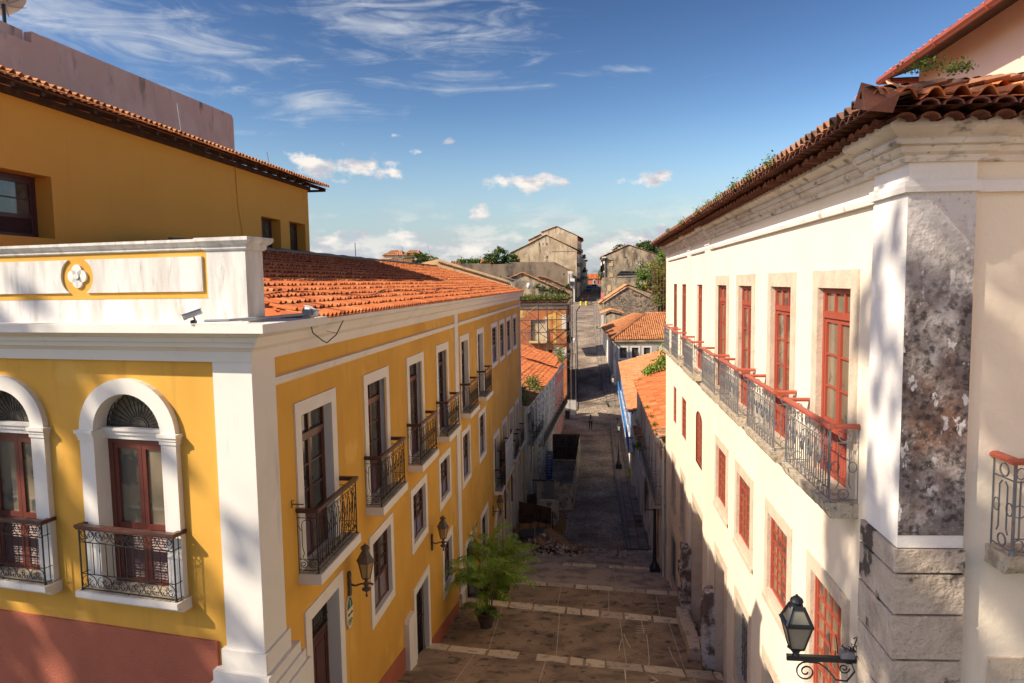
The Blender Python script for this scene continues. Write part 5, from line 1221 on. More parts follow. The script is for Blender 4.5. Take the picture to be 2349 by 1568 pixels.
b.add([(XP-.7,2,ze+.0),(XP-.7,ye,ze+.0),(XP+.1,ye,ze+.26),(XP+.1,2,ze+.26)], [(0,1,2,3)])
for k in range(22): y = 2.2+k*.42; b.beam((XP-.62,y,ze-.05),(XP+.05,y,ze+.14),.06,.09)
b.build('rafters', M['wood'], pk, world=True, fix=False)
# ================================================================ LEFT HOUSES BEYOND THE YELLOW BUILDING
PL = Vector((-5.2, 51.5)); dL = Vector((1.62, 33.5)).normalized(); thL = math.atan2(dL.y, dL.x)
def seg_house(name, label, s0, s1, zb, ze, wm, holes):
    o = thing(name, label, 'house', (PL.x+dL.x*(s0-51.5)-.2, PL.y+dL.y*(s0-51.5), zb))
    F_ = Fac(PL, thL, o); mb = MB(); wall(mb, s0-51.5, s1-51.5, zb, ze, holes)
    for s in (s0-51.5, s1-51.5): mb.quad((s,0,zb),(s,9,zb),(s,9,ze+1.5),(s,0,ze))
    F_.put(mb, 'wall', wm, fix=False); return o, F_
def roofL(o, F_, s0, s1, ze, m, seed, over=.35, rise=.3, run=7.0, pitch=.26, course=.42, amp=.06, jit=1.6, name='tile_roof'):
    a = F_.w(s0-51.5, over, ze); b = F_.w(s1-51.5, over, ze); c = F_.w(s1-51.5, over-run, ze+run*rise); d = F_.w(s0-51.5, over-run, ze+run*rise)
    tile_roof(a, b, c, d, name, m, o, pitch=pitch, course=course, amp=amp, ns=5, seed=seed, jit=jit)
def opening(F_, x, w, zt, h, arch=False, mframe='palegreen', mdoor='wood', band=.16, name='balcony_door', rows=3, gm=None):
    if arch: return arch_surround(x-w/2-band, x+w/2+band, zt+band, zt-h, band, F_, mname=mframe, name=name, back=mdoor, depth=.25, rh=w*.5, proud=.04)
    return F_.place(proto_window(name, w, h, band, .2, M[mdoor], M[mframe], gm=gm, leaves=2, rows=rows, transom=.4, tcols=2, bottom=False), x, zt)
def simple_rail(w, D_=.45, H=1.0, n=12, curly=False, rails='iron', floor='slabstone', seed=1):
    m = MB(); y = -D_+.03; rr = random.Random(seed)
    for sx in (-1, 1):
        m.tube([(sx*w, y, 0), (sx*w, y, H)], .02, 4)
        for z in (.06, H): m.tube([(sx*w, y, z), (sx*w, 0, z)], .016, 4)
        if curly: m.tube(circ(y/2, .45, .13, sx*w, 10, 'y'), .012, 4)
    for z in (.06, H*.8, H): m.tube([(-w, y, z), (w, y, z)], .015 if z < H else .024, 4)
    for k in range(n):
        x = -w+2*w*(k+.5)/n; m.tube([(x, y, .06), (x, y, H*.8)], .011, 4)
        if curly and k % 2 == 0: m.tube(circ(x, H*.4, w/n*.9, y, 8), .010, 4)
    s = MB(); s.box(-w-.05, w+.05, -D_-.03, .03, -.16, 0); return s.mesh('balcony', M[floor]), m.mesh('railing', M[rails])
def put_rail(F_, x, z, pr, label=None):
    o = link('balcony', pr[0], F_.o, F_.w(x, 0, z), F_.th, world=True); link('railing', pr[1], o)
    if label: o['label'] = label
    return o
# green house
gd = [(.9,2.9),(3.3,5.0),(5.5,6.9)]
gh, FG = seg_house('green_house', 'narrow faded green and cream house with mossy dark tiles, beside the yellow building', 51.3, 58.7, -18.3, -9.2, M['palegreen'], [(a+.15, b-.15, -12.3, -10.1) for a, b in gd])
for a, b in gd: opening(FG, (a+b)/2, b-a-.3, -10.1, 2.2, mframe='peelwhite', mdoor='palegreen', band=.2)
for a, b in gd: opening(FG, (a+b)/2, b-a-.5, -13.6, 3.6, True, mframe='peelwhite', mdoor='palegreen', band=.2, name='arched_doorway')
for x in (.25, 3.1, 5.25, 7.1): q = MB(); q.box(x-.12, x+.12, -.06, .01, -18, -9.35); FG.put(q, 'pilaster', M['peelwhite'])
q = MB(); q.prism([(-.3,-9.35),(-.3,-9.22),(.0,-9.2),(.0,-9.75),(-.05,-9.75),(-.12,-9.5)], 'x', -.2, 7.2); FG.put(q, 'cornice', M['peelwhite'])
pr = simple_rail(1.0, .5, 1.0, 10); 
for a, b in gd: put_rail(FG, (a+b)/2, -12.3, pr)
roofL(gh, FG, 51.4, 58.7, -9.2, M['oldtile'], 41, jit=3, pitch=.28)
weeds('moss_and_weeds', [((-5.7,53.5,-8.9),(.7,1.2,.25)),((-6.2,56.5,-8.7),(.9,1.0,.2)),((-5.2,52.2,-9.1),(.3,.8,.4))], 420, .12, M['weed'], gh, 7)
# grey tile house with six arches
ga = [9.9, 12.6, 15.2, 17.9, 20.5]
th_, FT = seg_house('tiled_facade_house', 'house with a grey tiled facade, tall arched doors and a sunlit orange tile roof', 58.7, 73.5, -18.3, -9.25, M['greytile'], [])
for x in ga: opening(FT, x, 1.25, -10.5, 3.4, True, mframe='offwhite', mdoor='wood', band=.2, name='arched_door')
for x in ga: opening(FT, x, 1.3, -14.4, 3.2, x in (ga[0], ga[2]), mframe='offwhite', mdoor='wood', band=.2, name='street_door')
q = MB(); q.prism([(-.28,-9.35),(-.28,-9.25),(.0,-9.2),(.0,-9.7),(-.06,-9.65)], 'x', 7.2, 22); FT.put(q, 'cornice', M['offwhite'])
put_rail(FT, 14.7, -13.95, simple_rail(7.1, .55, 1.05, 60))
roofL(th_, FT, 58.7, 74.0, -9.25, M['tile'], 42, jit=1.5, pitch=.27)
weeds('roof_bush', [((-5.4,60.2,-8.95),(.75,1.2,.75)),((-5.3,58.8,-9.1),(.9,1.2,.2))], 700, .14, M['weed'], th_, 9)
q = MB(); a = FT.w(8, -2.2, -8.43); b = FT.w(22.6, -2.2, -8.43); q.tube([a, b], .035, 5); q.build('roof_pipe', M['greymetal'], th_, world=True)
# pink house
ph, FP = seg_house('pink_house', 'pink house with navy doors and iron balconies at the street crossing', 73.5, 82.6, -18.5, -9.6, M['pinkwall'], [])
pdx = [23.4, 25.5, 27.6, 29.7]
for x in pdx: opening(FP, x, 1.2, -11.2, 2.8, True, mframe='offwhite', mdoor='navy', band=.15, name='arched_door')
for x in pdx: opening(FP, x, 1.15, -15.0, 2.4, False, mframe='offwhite', mdoor='brown', band=.2, name='street_door')
for x in pdx: put_rail(FP, x, -14.05, simple_rail(1.0, .55, 1.05, 10))
q = MB(); q.prism([(-.25,-9.75),(-.25,-9.62),(.0,-9.6),(.0,-10.05)], 'x', 22, 31.1); FP.put(q, 'cornice', M['offwhite'])
q = MB(); q.box(30.65, 31.05, -.06, .3, -18, -9.7); FP.put(q, 'pilaster', M['gable'])
roofL(ph, FP, 73.6, 82.9, -9.0, M['tile'], 43, jit=2.2, pitch=.27)
q = MB(); q.quad((22,-.2,-9.1),(31.1,-.2,-9.1),(31.1,0,-9.7),(22,0,-9.7)); FP.put(q, 'eave_board', M['offwhite'], fix=False)
weeds('roof_weeds', [((-4.0,81.8,-8.6),(.5,1.6,.9)),((-3.8,79,-8.9),(.3,2,.3))], 500, .16, M['weed'], ph, 11)
# ---------------------------------------------------------------- rusty enclosure and junk on the street
def panel_fence(name, label, runs, m, posts=True, mp=None, cat='fence'):
    o = thing(name, label, cat, (runs[0][0][0], runs[0][0][1], runs[0][0][2]))
    for (a, b, h0, h1, seed) in runs:
        rr = random.Random(seed); L_ = (Vector(b)-Vector(a)).length; n = max(1, int(L_/1.1)); bb = MB()
        for k in range(n):
            p = Vector(a)+(Vector(b)-Vector(a))*k/n; q_ = Vector(a)+(Vector(b)-Vector(a))*(k+1)/n; h = h0+(h1-h0)*(k+.5)/n; j = rr.uniform(-.12, .12); nn = (q_-p).normalized().cross(Vector((0,0,1)))*(.02*(k % 2)+.01)
            e = rr.uniform(-.1, .1)
            t_ = [p+nn, q_+nn, q_+nn+Vector((0,0,h+j+e)), p+nn+Vector((0,0,h+j-e))]; t2 = [v-nn.normalized()*.03 for v in t_]
            bb.add(t_+t2, [(0,1,2,3),(7,6,5,4),(3,2,6,7),(0,3,7,4),(1,5,6,2)])
        bb.build('panel', m, o, world=True)
    return o
Gz = -17.1
panel_fence('hoarding', 'long flaking off-white hoarding enclosing the street beside the tiled house', [((-1.62,50.9,Gz),(-1.42,66.5,Gz),2.35,2.45,1),((-4.3,50.9,Gz),(-1.62,50.9,Gz),2.3,2.35,2)], M['hoard'])
o = panel_fence('rusty_fence', 'dark rusty sheet panels closing the far end of the hoarding', [((-4.05,66.5,Gz),(-1.42,66.5,Gz),2.4,2.6,3)], M['rust'])
b = MB(); b.box(-2.78,-2.70,66.35,66.44,Gz,Gz+2.5); b.box(-4.0,-1.45,66.33,66.42,Gz+2.42,Gz+2.52); b.box(-4.0,-1.45,66.33,66.42,Gz+1.2,Gz+1.3); b.build('frame', M['scaf'], o, world=True)
panel_fence('rusty_sheet', 'low dark rusty metal sheets in front of the hoarding', [((-5.3,47.6,Gz+.15),(-3.0,46.9,Gz+.15),1.7,1.5,4),((-4.9,49.2,Gz),(-4.2,49.0,Gz),1.9,1.8,5)], M['rust'])
panel_fence('plywood_barrier', 'warped brown plywood boards standing behind the rubble heap', [((-5.2,44.6,Gz+.1),(-4.0,44.4,Gz+.1),1.15,1.15,6),((-4.0,44.4,Gz+.1),(-2.5,44.0,Gz+.1),1.35,1.45,7),((-2.5,43.2,Gz),(-2.0,46.6,Gz),1.75,1.7,8)], M['ply'])
b = MB(); b.beam((-2.72,43.95,Gz),(-2.74,44.0,Gz+2.35),.08,.08); tag(b.build('wooden_post', M['wood']), 'dark upright wooden post at the corner of the plywood boards', 'post')
b = MB(); b.beam((-3.4,51.2,Gz+.3),(-1.9,56,Gz+2.6),.07,.07); tag(b.build('leaning_pole', M['scaf']), 'rusty pole leaning diagonally inside the hoarding', 'pole')
b = MB(); b.beam((-3.0,50.6,Gz+2.45),(-4.6,50.4,Gz+2.55),.12,.10); tag(b.build('beam', M['rust']), 'rusty beam resting on the near end of the hoarding', 'beam')
o = thing('concrete_block', 'pale broken masonry block standing before the graffitied hoarding', 'block', (-3.3, 48.6, Gz)); b = MB(); b.box(-.75,.75,-.3,.3,0,1.55); b.box(-.7,.6,-.25,.25,1.55,1.62); link('block', b.mesh('block', M['hoard']), o)
b = MB(); b.prism([(-.42,0),(.4,.0),(.34,1.7),(-.34,1.8)], 'y', -.03, .03); tag(b.build('metal_sheet', M['zinc'], loc=(-3.35, 50.5, Gz+.7)), 'bent grey sheet hanging on the front of the hoarding', 'sheet')
def scrawl(strokes, P, d, s, m, r=.02):
    b = MB()
    for st in strokes: b.tube([(P[0]+d[0]*x*s, P[1]+d[1]*x*s, P[2]+z*s) for x, z in st], r, 4)
    return b
N_ = [(0,0),(0,1),(.5,.1),(.5,1)]; C_ = [(1.25,.9),(.95,1.0),(.8,.6),(.9,.1),(1.25,.05)]; O_ = [(1.7+.25*cos(t), .5+.45*sin(t)) for t in [PI*k/6 for k in range(13)]]; I_ = [(2.15,1.0),(2.1,.1)]; V_ = [(2.35,.95),(2.55,.2),(3.0,.9),(2.9,.1),(3.15,-.1)]
q = scrawl([N_, C_, O_, I_, V_], (-3.0, 50.82, Gz+1.45), (1,0), .36, 'ink', .018); tag(q.build('graffiti', M['ink']), 'black spray painted scrawl NCIV on the near end of the hoarding', 'graffiti')
q = scrawl([[(.0,0),(.2,.7),(.5,.8),(.4,.1)],[(.6,.0),(.8,.9),(1.1,.2)],[(1.3,.1),(1.5,.9),(1.9,.3),(2.1,.8)]], (-2.9, 50.82, Gz+.35), (1,0), .42, 'ink', .018); tag(q.build('graffiti', M['ink']), 'lower black spray painted scribble on the near end of the hoarding', 'graffiti')
q = scrawl([[(0,1),(0,.45),(.35,.6),(.05,.75),(.35,.95),(0,1)],[(.55,1),(.5,.5)],[(.8,.95),(.75,.5),(1.1,.6),(1.1,.9),(.8,.95)],[(1.3,.5),(1.4,.95),(1.7,.9),(1.6,.5),(1.3,.5)],[(.3,.35),(.8,-.3),(1.3,.35),(.3,.35)],[(.0,.1),(.6,.3),(1.2,-.1),(1.6,.3)],[(.4,-.2),(.2,-.5)],[(1.2,-.2),(1.4,-.5)]], (-3.85, 44.26, Gz+.65), (.965,-.26), .62, 'ink', .014); tag(q.build('graffiti', M['ink']), 'black marker drawing and letters on the plywood boards', 'graffiti')
# blue sign leaning in the enclosure
o = thing('blue_sign', 'tall navy sign board with white text leaning inside the hoarding', 'sign', (-3.75, 55.6, Gz+.4)); o.rotation_euler = (R(-8), R(16), R(58))
b = MB(); b.box(-.42,.42,-.03,.03,0,3.0); link('board', b.mesh('b', M['navy']), o)
b = MB()
b.box(.02,.34,-.036,-.031,.15,.6)
for k in range(8): b.box(-.30,.22-.09*(k % 3),-.036,-.031,1.05+k*.22,1.075+k*.22)
link('printed_text', b.mesh('t', M['whiteink']), o)
# rubble heap
rh = MB(); rr = random.Random(77)
def shard(c, s, tint):
    d = [Vector((rr.uniform(-1,1), rr.uniform(-1,1), rr.uniform(-1,1))).normalized() for _ in range(3)]
    a = d[0]*s; e = d[0].cross(d[1]).normalized()*s*rr.uniform(.4,.9); f = d[0].cross(e).normalized()*s*rr.uniform(.08,.35)
    v = [c-a-e-f, c+a-e-f, c+a+e-f, c-a+e-f, c-a-e+f, c+a-e+f, c+a+e+f, c-a+e+f]; rh.add(v, [(0,3,2,1),(4,5,6,7),(0,1,5,4),(1,2,6,5),(2,3,7,6),(3,0,4,7)], 0, tint)
for k in range(620):
    x = rr.gauss(-2.9, .95); y = rr.gauss(41.9, .75); h = max(0, .8*math.exp(-((x+3.2)/1.2)**2-((y-42.3)/.9)**2)); s = abs(rr.gauss(.09, .06))+.03
    shard(Vector((x, y, gzt(x, y) if False else -16.45-(y-41.5)*.2+h*rr.uniform(.7, 1.05))), s, rr.choice([.1,.3,.35,.5,.6,.7,1.0,1.0]))
for k in range(140):
    x = rr.gauss(-1.2, 1.3); y = rr.gauss(41.6, .8); shard(Vector((x, y, -16.42-(y-41.5)*.2)), abs(rr.gauss(.04,.03))+.015, rr.choice([.2,.4,.9]))
for k in range(150):
    x = rr.gauss(-3.0, .35); y = rr.gauss(41.2, .3); shard(Vector((x, y, -16.3+rr.uniform(0,.15))), .09, .0)
tag(rh.build('rubble', M['rubble']), 'heap of broken tiles, bricks and paper rubble behind the palms', 'rubble', kind='stuff')
def plank(name, lab, a, b_, w, h, m, cat='board'):
    q = MB(); q.beam(a, b_, w, h); tag(q.build(name, M[m]), lab, cat)
plank('plywood_board', 'brown plywood board sliding down the rubble heap', (-3.1,43.5,-15.75), (-1.25,41.6,-16.35), .75, .03, 'ply')
plank('dark_tarpaulin', 'dark grey flat sheet lying over the back of the rubble heap', (-4.9,43.3,-16.0), (-3.3,42.9,-15.75), 1.6, .02, 'bin', 'sheet')
plank('timber_plank', 'pale raw timber plank lying on the ground beside the rubble', (-1.35,42.4,-16.5), (-.55,42.9,-16.52), .14, .1, 'timber', 'plank')
plank('timber_plank', 'thin pale timber stick at the front of the rubble', (-1.05,42.1,-16.4), (-.35,40.9,-16.25), .07, .04, 'timber', 'plank')
plank('timber_plank', 'short upright board stuck in the rubble beside the palm', (-3.75,41.9,-16.0), (-3.7,42.0,-15.0), .3, .04, 'timber', 'plank')
plank('plywood_board', 'small square sheet of plywood lying left on the rubble', (-3.5,41.6,-15.75), (-3.0,41.3,-15.95), .5, .03, 'ply')
# ---------------------------------------------------------------- wheelie bin, white gate
o = thing('white_gate', 'white sheet metal gate at the base of the scaffolding', 'gate', (-3.1, 87.6, -16.95))
b = MB(); b.box(-.85,.0,-.03,.03,.1,2.1); b.box(.02,.80,-.03,.03,.1,2.1); link('panel', b.mesh('p', M['signwhite']), o)
b = MB(); 
for x in (-.86,.0,.8): b.box(x-.03,x+.03,-.05,.04,0,2.15)
for z in (.1,2.1): b.box(-.86,.8,-.045,.035,z-.03,z+.03)
link('frame', b.mesh('f', M['zinc']), o); b = MB(); b.box(-.2,.05,-.035,-.031,1.2,1.7); b.box(-.75,-.6,-.035,-.031,1.5,1.7); link('notice', b.mesh('n', M['hoard']), o)
o = thing('wheelie_bin', 'dark grey wheeled bin standing before the white gate', 'bin', (-3.35, 86.2, -17.0))
b = MB(); b.add([(-.24,-.25,.08),(.24,-.25,.08),(.24,.25,.08),(-.24,.25,.08),(-.29,-.32,1.0),(.29,-.32,1.0),(.29,.32,1.0),(-.29,.32,1.0)], [(0,3,2,1),(4,5,6,7),(0,1,5,4),(1,2,6,5),(2,3,7,6),(3,0,4,7)]); link('body', b.mesh('b', M['bin']), o)
b = MB(); b.box(-.31,.31,-.34,.34,1.0,1.06); b.tube([(-.25,.38,1.0),(.25,.38,1.0)], .02, 6); link('lid', b.mesh('l', M['bin']), o)
for sx in (-.26,.26): b = MB(); b.tube([(sx-.03,.28,.1),(sx+.03,.28,.1)], .1, 10); link('wheel', b.mesh('w', M['tyre']), o)
q = MB(); q.box(-4.2,-2.0,85.7,88.6,-17.5,-16.98); tag(q.build('kerb', M['kerb']), kind='structure')
M['yellowruin'] = mat('eroded_yellow_render', (.66,.42,.10), [((.45,.17,.07), 1.6, .52, .58, .9, (1,1,.6), 8), ((.2,.12,.07), 2.4, .6, .68, .7)], bump=(8,.6))
# ---------------------------------------------------------------- scaffolded ruin
sr = thing('scaffolded_ruin', 'roofless eroded orange house with grass growing on its collapsed eave', 'house', (-6.5, 92, -17))
mb = MB(); YS = 92.0
FSR = Fac((0, YS), 0, sr)
wall(mb, -12, -3.62, -17.5, -2.9, [(-8.3,-6.35,-7.7,-3.9+.0-1.0),(-6.0,-5.5,-12,-8.9)])
mb.quad((-3.62,0,-17.5),(-3.62,12,-17),(-3.62,12,-2.9),(-3.62,0,-2.9)); mb.quad((-12,.6,-17),(-3.7,.6,-17),(-3.7,.6,-3),(-12,.6,-3))
FSR.put(mb, 'wall', M['orangewall'], fix=False)
q = MB(); q.prism([(-.32,-2.62),(-.32,-2.85),(-.15,-3.0),(-.10,-3.5),(.0,-3.6),(.0,-2.6)], 'x', -12, -3.5); q.quad((-3.6,12,-2.7),(-3.6,0,-2.7),(-3.35,0,-2.7),(-3.35,12,-2.7)); FSR.put(q, 'cornice', M['darkwall'])
q = MB(); q.box(-8.5,-6.2,-.7,.0,-7.95,-7.7); FSR.put(q, 'balcony_slab', M['gable']); q = MB(); q.box(-6.35,-6.1,-.03,.3,-7.7,-4.5); q.box(-4.2,-3.65,-.02,.0,-6.2,-4.2); q.box(-5.3,-3.62,-.02,.0,-9.9,-8.6); FSR.put(q, 'white_render', M['offwhite'])
for xa, xb, za, zb_ in ((-10.2,-9.85,-8.5,-3.6),(-9.9,-8.9,-4.6,-3.6),(-5.35,-4.95,-8.2,-3.7),(-6.0,-5.35,-4.9,-4.2)): q = MB(); q.box(xa,xb,-.03,.0,za,zb_); FSR.put(q, 'yellow_render', M['yellowruin'])
q = MB(); q.box(-8.25,-6.4,.3,.35,-7.7,-4.9); FSR.put(q, 'blocked_door', M['ruinpale'])
for yy in (2.5,6,9.5):
    q = MB(); q.box(-3.61,-3.55,yy,yy+1.2,-8,-5.2); FSR.put(q, 'side_window', M['dark']); q = MB(); q.box(-3.61,-3.55,yy,yy+1.2,-14,-10.8); FSR.put(q, 'side_window', M['dark'])
    q = MB(); q.box(-3.6,-3.1,yy-.3,yy+1.5,-8.2,-8.05); FSR.put(q, 'side_balcony', M['darkwall'])
tile_roof((-11.8,91.55,-2.55),(-3.3,91.55,-2.55),(-3.3,93.4,-2.2),(-11.8,93.4,-2.2),'tile_roof',M['oldtile'],sr,pitch=.28,course=.42,amp=.07,ns=5,seed=51,jit=3)
weeds('grass', [((-11+k*.62,92.6,-2.3),(.5,.6,.55)) for k in range(13)], 240, .2, M['weed'], sr, 13, up=3)
b = MB(); rr = random.Random(5); YG = 97
b.prism([atY(x,y,YG) for x,y in [(270,655),(330,625),(410,590),(640,690),(880,800),(880,1000),(270,1000)]], 'y', YG, YG+.5)
b.build('gable_wall', M['ruin'], sr, world=True)
def strip(name, m, o, YG, pts, depth, w=.0, pitch=.35, seed=1, lift=.06, course=.5):
    for (x0, y0), (x1, y1) in zip(pts, pts[1:]):
        a = atY(x0, y0, YG); c = atY(x1, y1, YG)
        if a[1] > c[1]: lo, hi = c, a
        else: lo, hi = a, c
        A = (lo[0], YG-.25, lo[1]+lift); B = (lo[0], YG+depth, lo[1]+lift); C_ = (hi[0], YG+depth, hi[1]+lift); D_ = (hi[0], YG-.25, hi[1]+lift)
        tile_roof(A, B, C_, D_, name, m, o, pitch=pitch, course=course, amp=.07, ns=4, seed=seed, jit=2)
strip('roof_strip', M['midtile'], sr, YG, [(410,588),(640,688),(880,798)], 1.6, seed=52); strip('roof_strip', M['oldtile'], sr, YG, [(270,652),(410,588)], .6, seed=53)
weeds('creeper', [((*atY(x,y,96.6)[:1],96.6,atY(x,y,96.6)[1]),(.5,.2,.6)) for x,y in ((560,740),(640,770),(720,780),(800,790),(860,740))], 130, .2, M['leaf'], sr, 15)
rr_ = thing('half_ruined_house', 'second ruined house with a broken tile slope behind the scaffolded one', 'house', (-7, 104, -8))
b = MB(); b.prism([atY(x,y,106) for x,y in [(430,640),(560,625),(640,640),(780,700),(905,755),(905,900),(430,900)]], 'y', 106, 112); b.build('wall', M['ruinstone'], rr_, world=True)
strip('tile_roof', M['oldtile'], rr_, 106, [(560,622),(640,638),(780,698),(905,750)], 5, seed=55); strip('tile_roof', M['gable'] if False else M['midtile'], rr_, 102, [(600,690),(880,790)], 2, seed=56)
# scaffolding
sc = thing('scaffolding', 'steel tube scaffolding with diagonal braces around the orange ruin', 'scaffolding', (-6.4, 90, -17))
def st_(name, pts_, r=.055, m='scaf'):
    b = MB()
    for a, c in pts_: b.tube([a, c], r, 5)
    return b.build(name, M[m], sc, world=True)
def P9(x, y, Yd=90.0): p = atY(x, y, Yd); return (p[0], Yd, p[1])
for x in (388, 570, 655, 887):
    a = P9(x, 870 if x != 388 else 900); st_('upright', [((a[0], 90, a[2]), (a[0], 90, -17))], .07)
for x in (905, 940): a = P9(x, 1200 if x > 900 else 900, 93); st_('upright', [((a[0], 93 if x < 930 else 91, -3.2 if x < 930 else -9.4), (a[0], 93 if x < 930 else 91, -17))], .05)
for y in (900, 1045, 1168): st_('ledger', [(P9(385,y+8), P9(890,y-5))])
for y in (1380, 1510): st_('ledger', [(P9(820,y), P9(940,y))], .05)
for p_ in [((388,900),(570,1048)),((570,900),(400,1045)),((570,900),(885,1045)),((655,1000),(885,880)),((388,1048),(570,1168)),((400,1168),(570,1045)),((570,1048),(655,1168)),((655,1048),(570,1168)),((655,1168),(885,1050)),((570,1168),(830,1340)),((730,1335),(885,1172)),((388,1168),(460,1250)),((480,1250),(570,1172)),((700,900),(885,1045))]: st_('brace', [(P9(*p_[0]), P9(*p_[1]))], .042)
for y in (900,1045,1168,1380): p0 = P9(887,y); st_('ledger', [(p0, (p0[0]-.3, 96, p0[2]+.1))], .04)
for z in (-3.3,-6.2,-8.6,-11.5): st_('brace', [((-3.05,90,z),(-3.3,94,z-2.2))], .045)
for z in (-9.4,-5.1): b = MB(); b.box(-3.5,-3.1,90,96,z,z+.07); b.build('platform', M['wood'], sc, world=True)
o = thing('hanging_lamp', 'small white lantern fixed low on the scaffolding corner', 'street lamp', P9(925, 1270)); b = MB(); b.lathe([(.10,0),(.17,.35),(.20,.37),(.08,.55),(.02,.6)], (0,0,0), 6); link('lantern', b.mesh('l', M['signwhite']), o); b = MB(); b.tube([(0,0,0),(-.2,0,-.3),(-.5,0,-.35)], .03, 5); link('arm', b.mesh('a', M['lampblack']), o)
# ================================================================ RIGHT HOUSES BEYOND THE CREAM BUILDING
rb_ = thing('peeling_house', 'decayed white house with arched doors, curly rusty balconies and an orange tile roof', 'house', (3.5, 40, -17))
FB = Fac((3.45, 0), -PI/2, rb_)
mb = MB(); wall(mb, -46.5, -34.95, -17.6, -8.25, []); mb.quad((-46.5,0,-17),(-46.5,9,-17),(-46.5,9,-8.2),(-46.5,0,-8.2)); FB.put(mb, 'wall', M['peelwhite'], fix=False)
mb = MB(); wall(mb, -57.3, -46.5, -11.0, -8.25, []); mb.quad((-57.3,0,-17),(-57.3,9,-17),(-57.3,9,-5.5),(-57.3,0,-8.2)); FB.put(mb, 'upper_wall', M['ruinpale'], fix=False)
for x in (36.3, 39.3, 42.3, 45.0): opening(FB, -x, 1.2, -8.75, 2.7, True, mframe='offwhite', mdoor='ruin', band=.22, name='arched_door')
for x in (36.5, 39.4, 42.4): opening(FB, -x, 1.25, -12.6, 3.2, True, mframe='offwhite', mdoor='palegreen', band=.22, name='arched_doorway')
for x in (35.1, 37.8, 40.8, 43.7, 46.3): q = MB(); q.box(-x-.16, -x+.16, -.08, .01, -17, -8.4); FB.put(q, 'pilaster', M['peelwhite'])
q = MB(); q.prism([(-.3,-8.35),(-.3,-8.15),(.0,-8.1),(.0,-8.65),(-.06,-8.6),(-.14,-8.45)], 'x', -46.5, -36.4); FB.put(q, 'cornice', M['peelwhite'])
cur = simple_rail(1.15, .42, 1.0, 11, True, 'rustrail' if 'rustrail' in M else 'greyiron', 'slabstone')
for x in (36.6, 39.5, 42.4, 45.1): put_rail(FB, -x, -11.45, cur)
tile_roof((3.12,57.3,-8.05),(3.12,36.8,-8.05),(12.1,36.8,-5.2),(12.1,57.3,-5.2),'tile_roof',M['tile'],rb_,pitch=.27,course=.45,amp=.055,ns=5,seed=61,jit=1.3)
q = MB(); q.prism([(3.3,-8.15),(12,-5.3),(12,-8.2)], 'y', 36.75, 37.0); q.prism([(3.4,-9.2),(3.4,-7.9),(4.0,-7.85),(4.0,-9.2)], 'y', 35.3, 36.8); q.build('gable_wall', M['ruin'], rb_, world=True)
tile_roof((3.2,36.7,-7.85),(3.2,35.1,-7.85),(4.4,35.1,-7.6),(4.4,36.7,-7.6),'eave_tiles',M['oldtile'],rb_,pitch=.27,course=.4,amp=.06,ns=5,seed=62,jit=3)
weeds('weeds', [((3.3,y,-7.98),(.15,.4,.12)) for y in (37,38.5,41,44)], 90, .09, M['leaflight'], rb_, 17)
# narrow house with low tile strip
nh = thing('narrow_house', 'narrow weathered house with a thin strip of eave tiles between the peeling and blue-balcony houses', 'house', (3.3, 52, -17))
FN = Fac((3.3, 0), -PI/2, nh)
mb = MB(); wall(mb, -57.6, -46.5, -17.6, -11.3, []); mb.quad((-46.5,0,-17.6),(-46.5,.9,-17.6),(-46.5,.9,-11.3),(-46.5,0,-11.3)); FN.put(mb, 'wall', M['peelwhite'], fix=False)
tile_roof((2.95,54.5,-11.35),(2.95,46.8,-11.35),(3.65,46.8,-11.05),(3.65,54.5,-11.05),'eave_tiles',M['oldtile'],nh,pitch=.27,course=.35,amp=.06,ns=5,seed=63,jit=2.5)
for x in (48.0, 50.4, 52.8, 55.2): opening(FN, -x, 1.1, -13.3, 3.6, False, mframe='offwhite', mdoor='wood', band=.18, name='street_door')
weeds('weeds', [((3.0,47.5,-11.4),(.25,.5,.5))], 300, .12, M['leaflight'], nh, 18)
# blue balcony house (A)
ah = thing('blue_balcony_house', 'white house with a bright blue wooden balcony and pale orange tiles', 'house', (3.3, 72, -17))
tA = Vector((.25, 30)).normalized(); FA = Fac((3.05, 57.5), math.atan2(-tA.y, -tA.x), ah)     # x runs towards the viewer
mb = MB(); wall(mb, -30, 0, -17.6, -10.9, []); mb.quad((0,0,-17.6),(0,9,-17.6),(0,9,-8.2),(0,0,-10.9)); mb.quad((-30,0,-17.6),(-30,9,-17.6),(-30,9,-8.2),(-30,0,-10.9)); FA.put(mb, 'wall', M['offwhite'], fix=False)
for k in range(9): opening(FA, -2-k*3.2, 1.2, -11.25, 2.1, False, mframe='bluepaint', mdoor='bluepaint', band=.12, name='balcony_door')
for k in range(9): opening(FA, -2-k*3.2, 1.3, -14.4, 2.8, False, mframe='offwhite', mdoor='bluepaint', band=.18, name='street_door')
tile_roof((3.0,88,-10.15),(2.72,58.0,-10.85),(12.0,58.0,-8.0),(12.2,88,-7.5),'tile_roof',M['midtile'],ah,pitch=.27,course=.45,amp=.055,ns=5,seed=64,jit=2)
w = MB(); L2 = 14.6; s = MB(); s.box(-28.5, 2.6, -.42, .0, -13.55, -13.4)
for x0 in range(10): w.box(-28.5+x0*3.4, -28.5+x0*3.4+.09, -.42, -.34, -13.4, -12.3)
w.box(-28.5, 2.6, -.44, -.34, -12.38, -12.28); w.box(-28.5, 2.6, -.41, -.37, -12.62, -12.56); w.box(-28.5, 2.6, -.41, -.37, -13.32, -13.24)
for k in range(150): x = -28.4+k*.207; w.box(x, x+.03, -.40, -.38, -13.3, -12.6)
for k in range(60): w.tube(circ(-28.2+k*.515, -12.95, .16, -.39, 6), .012, 3)
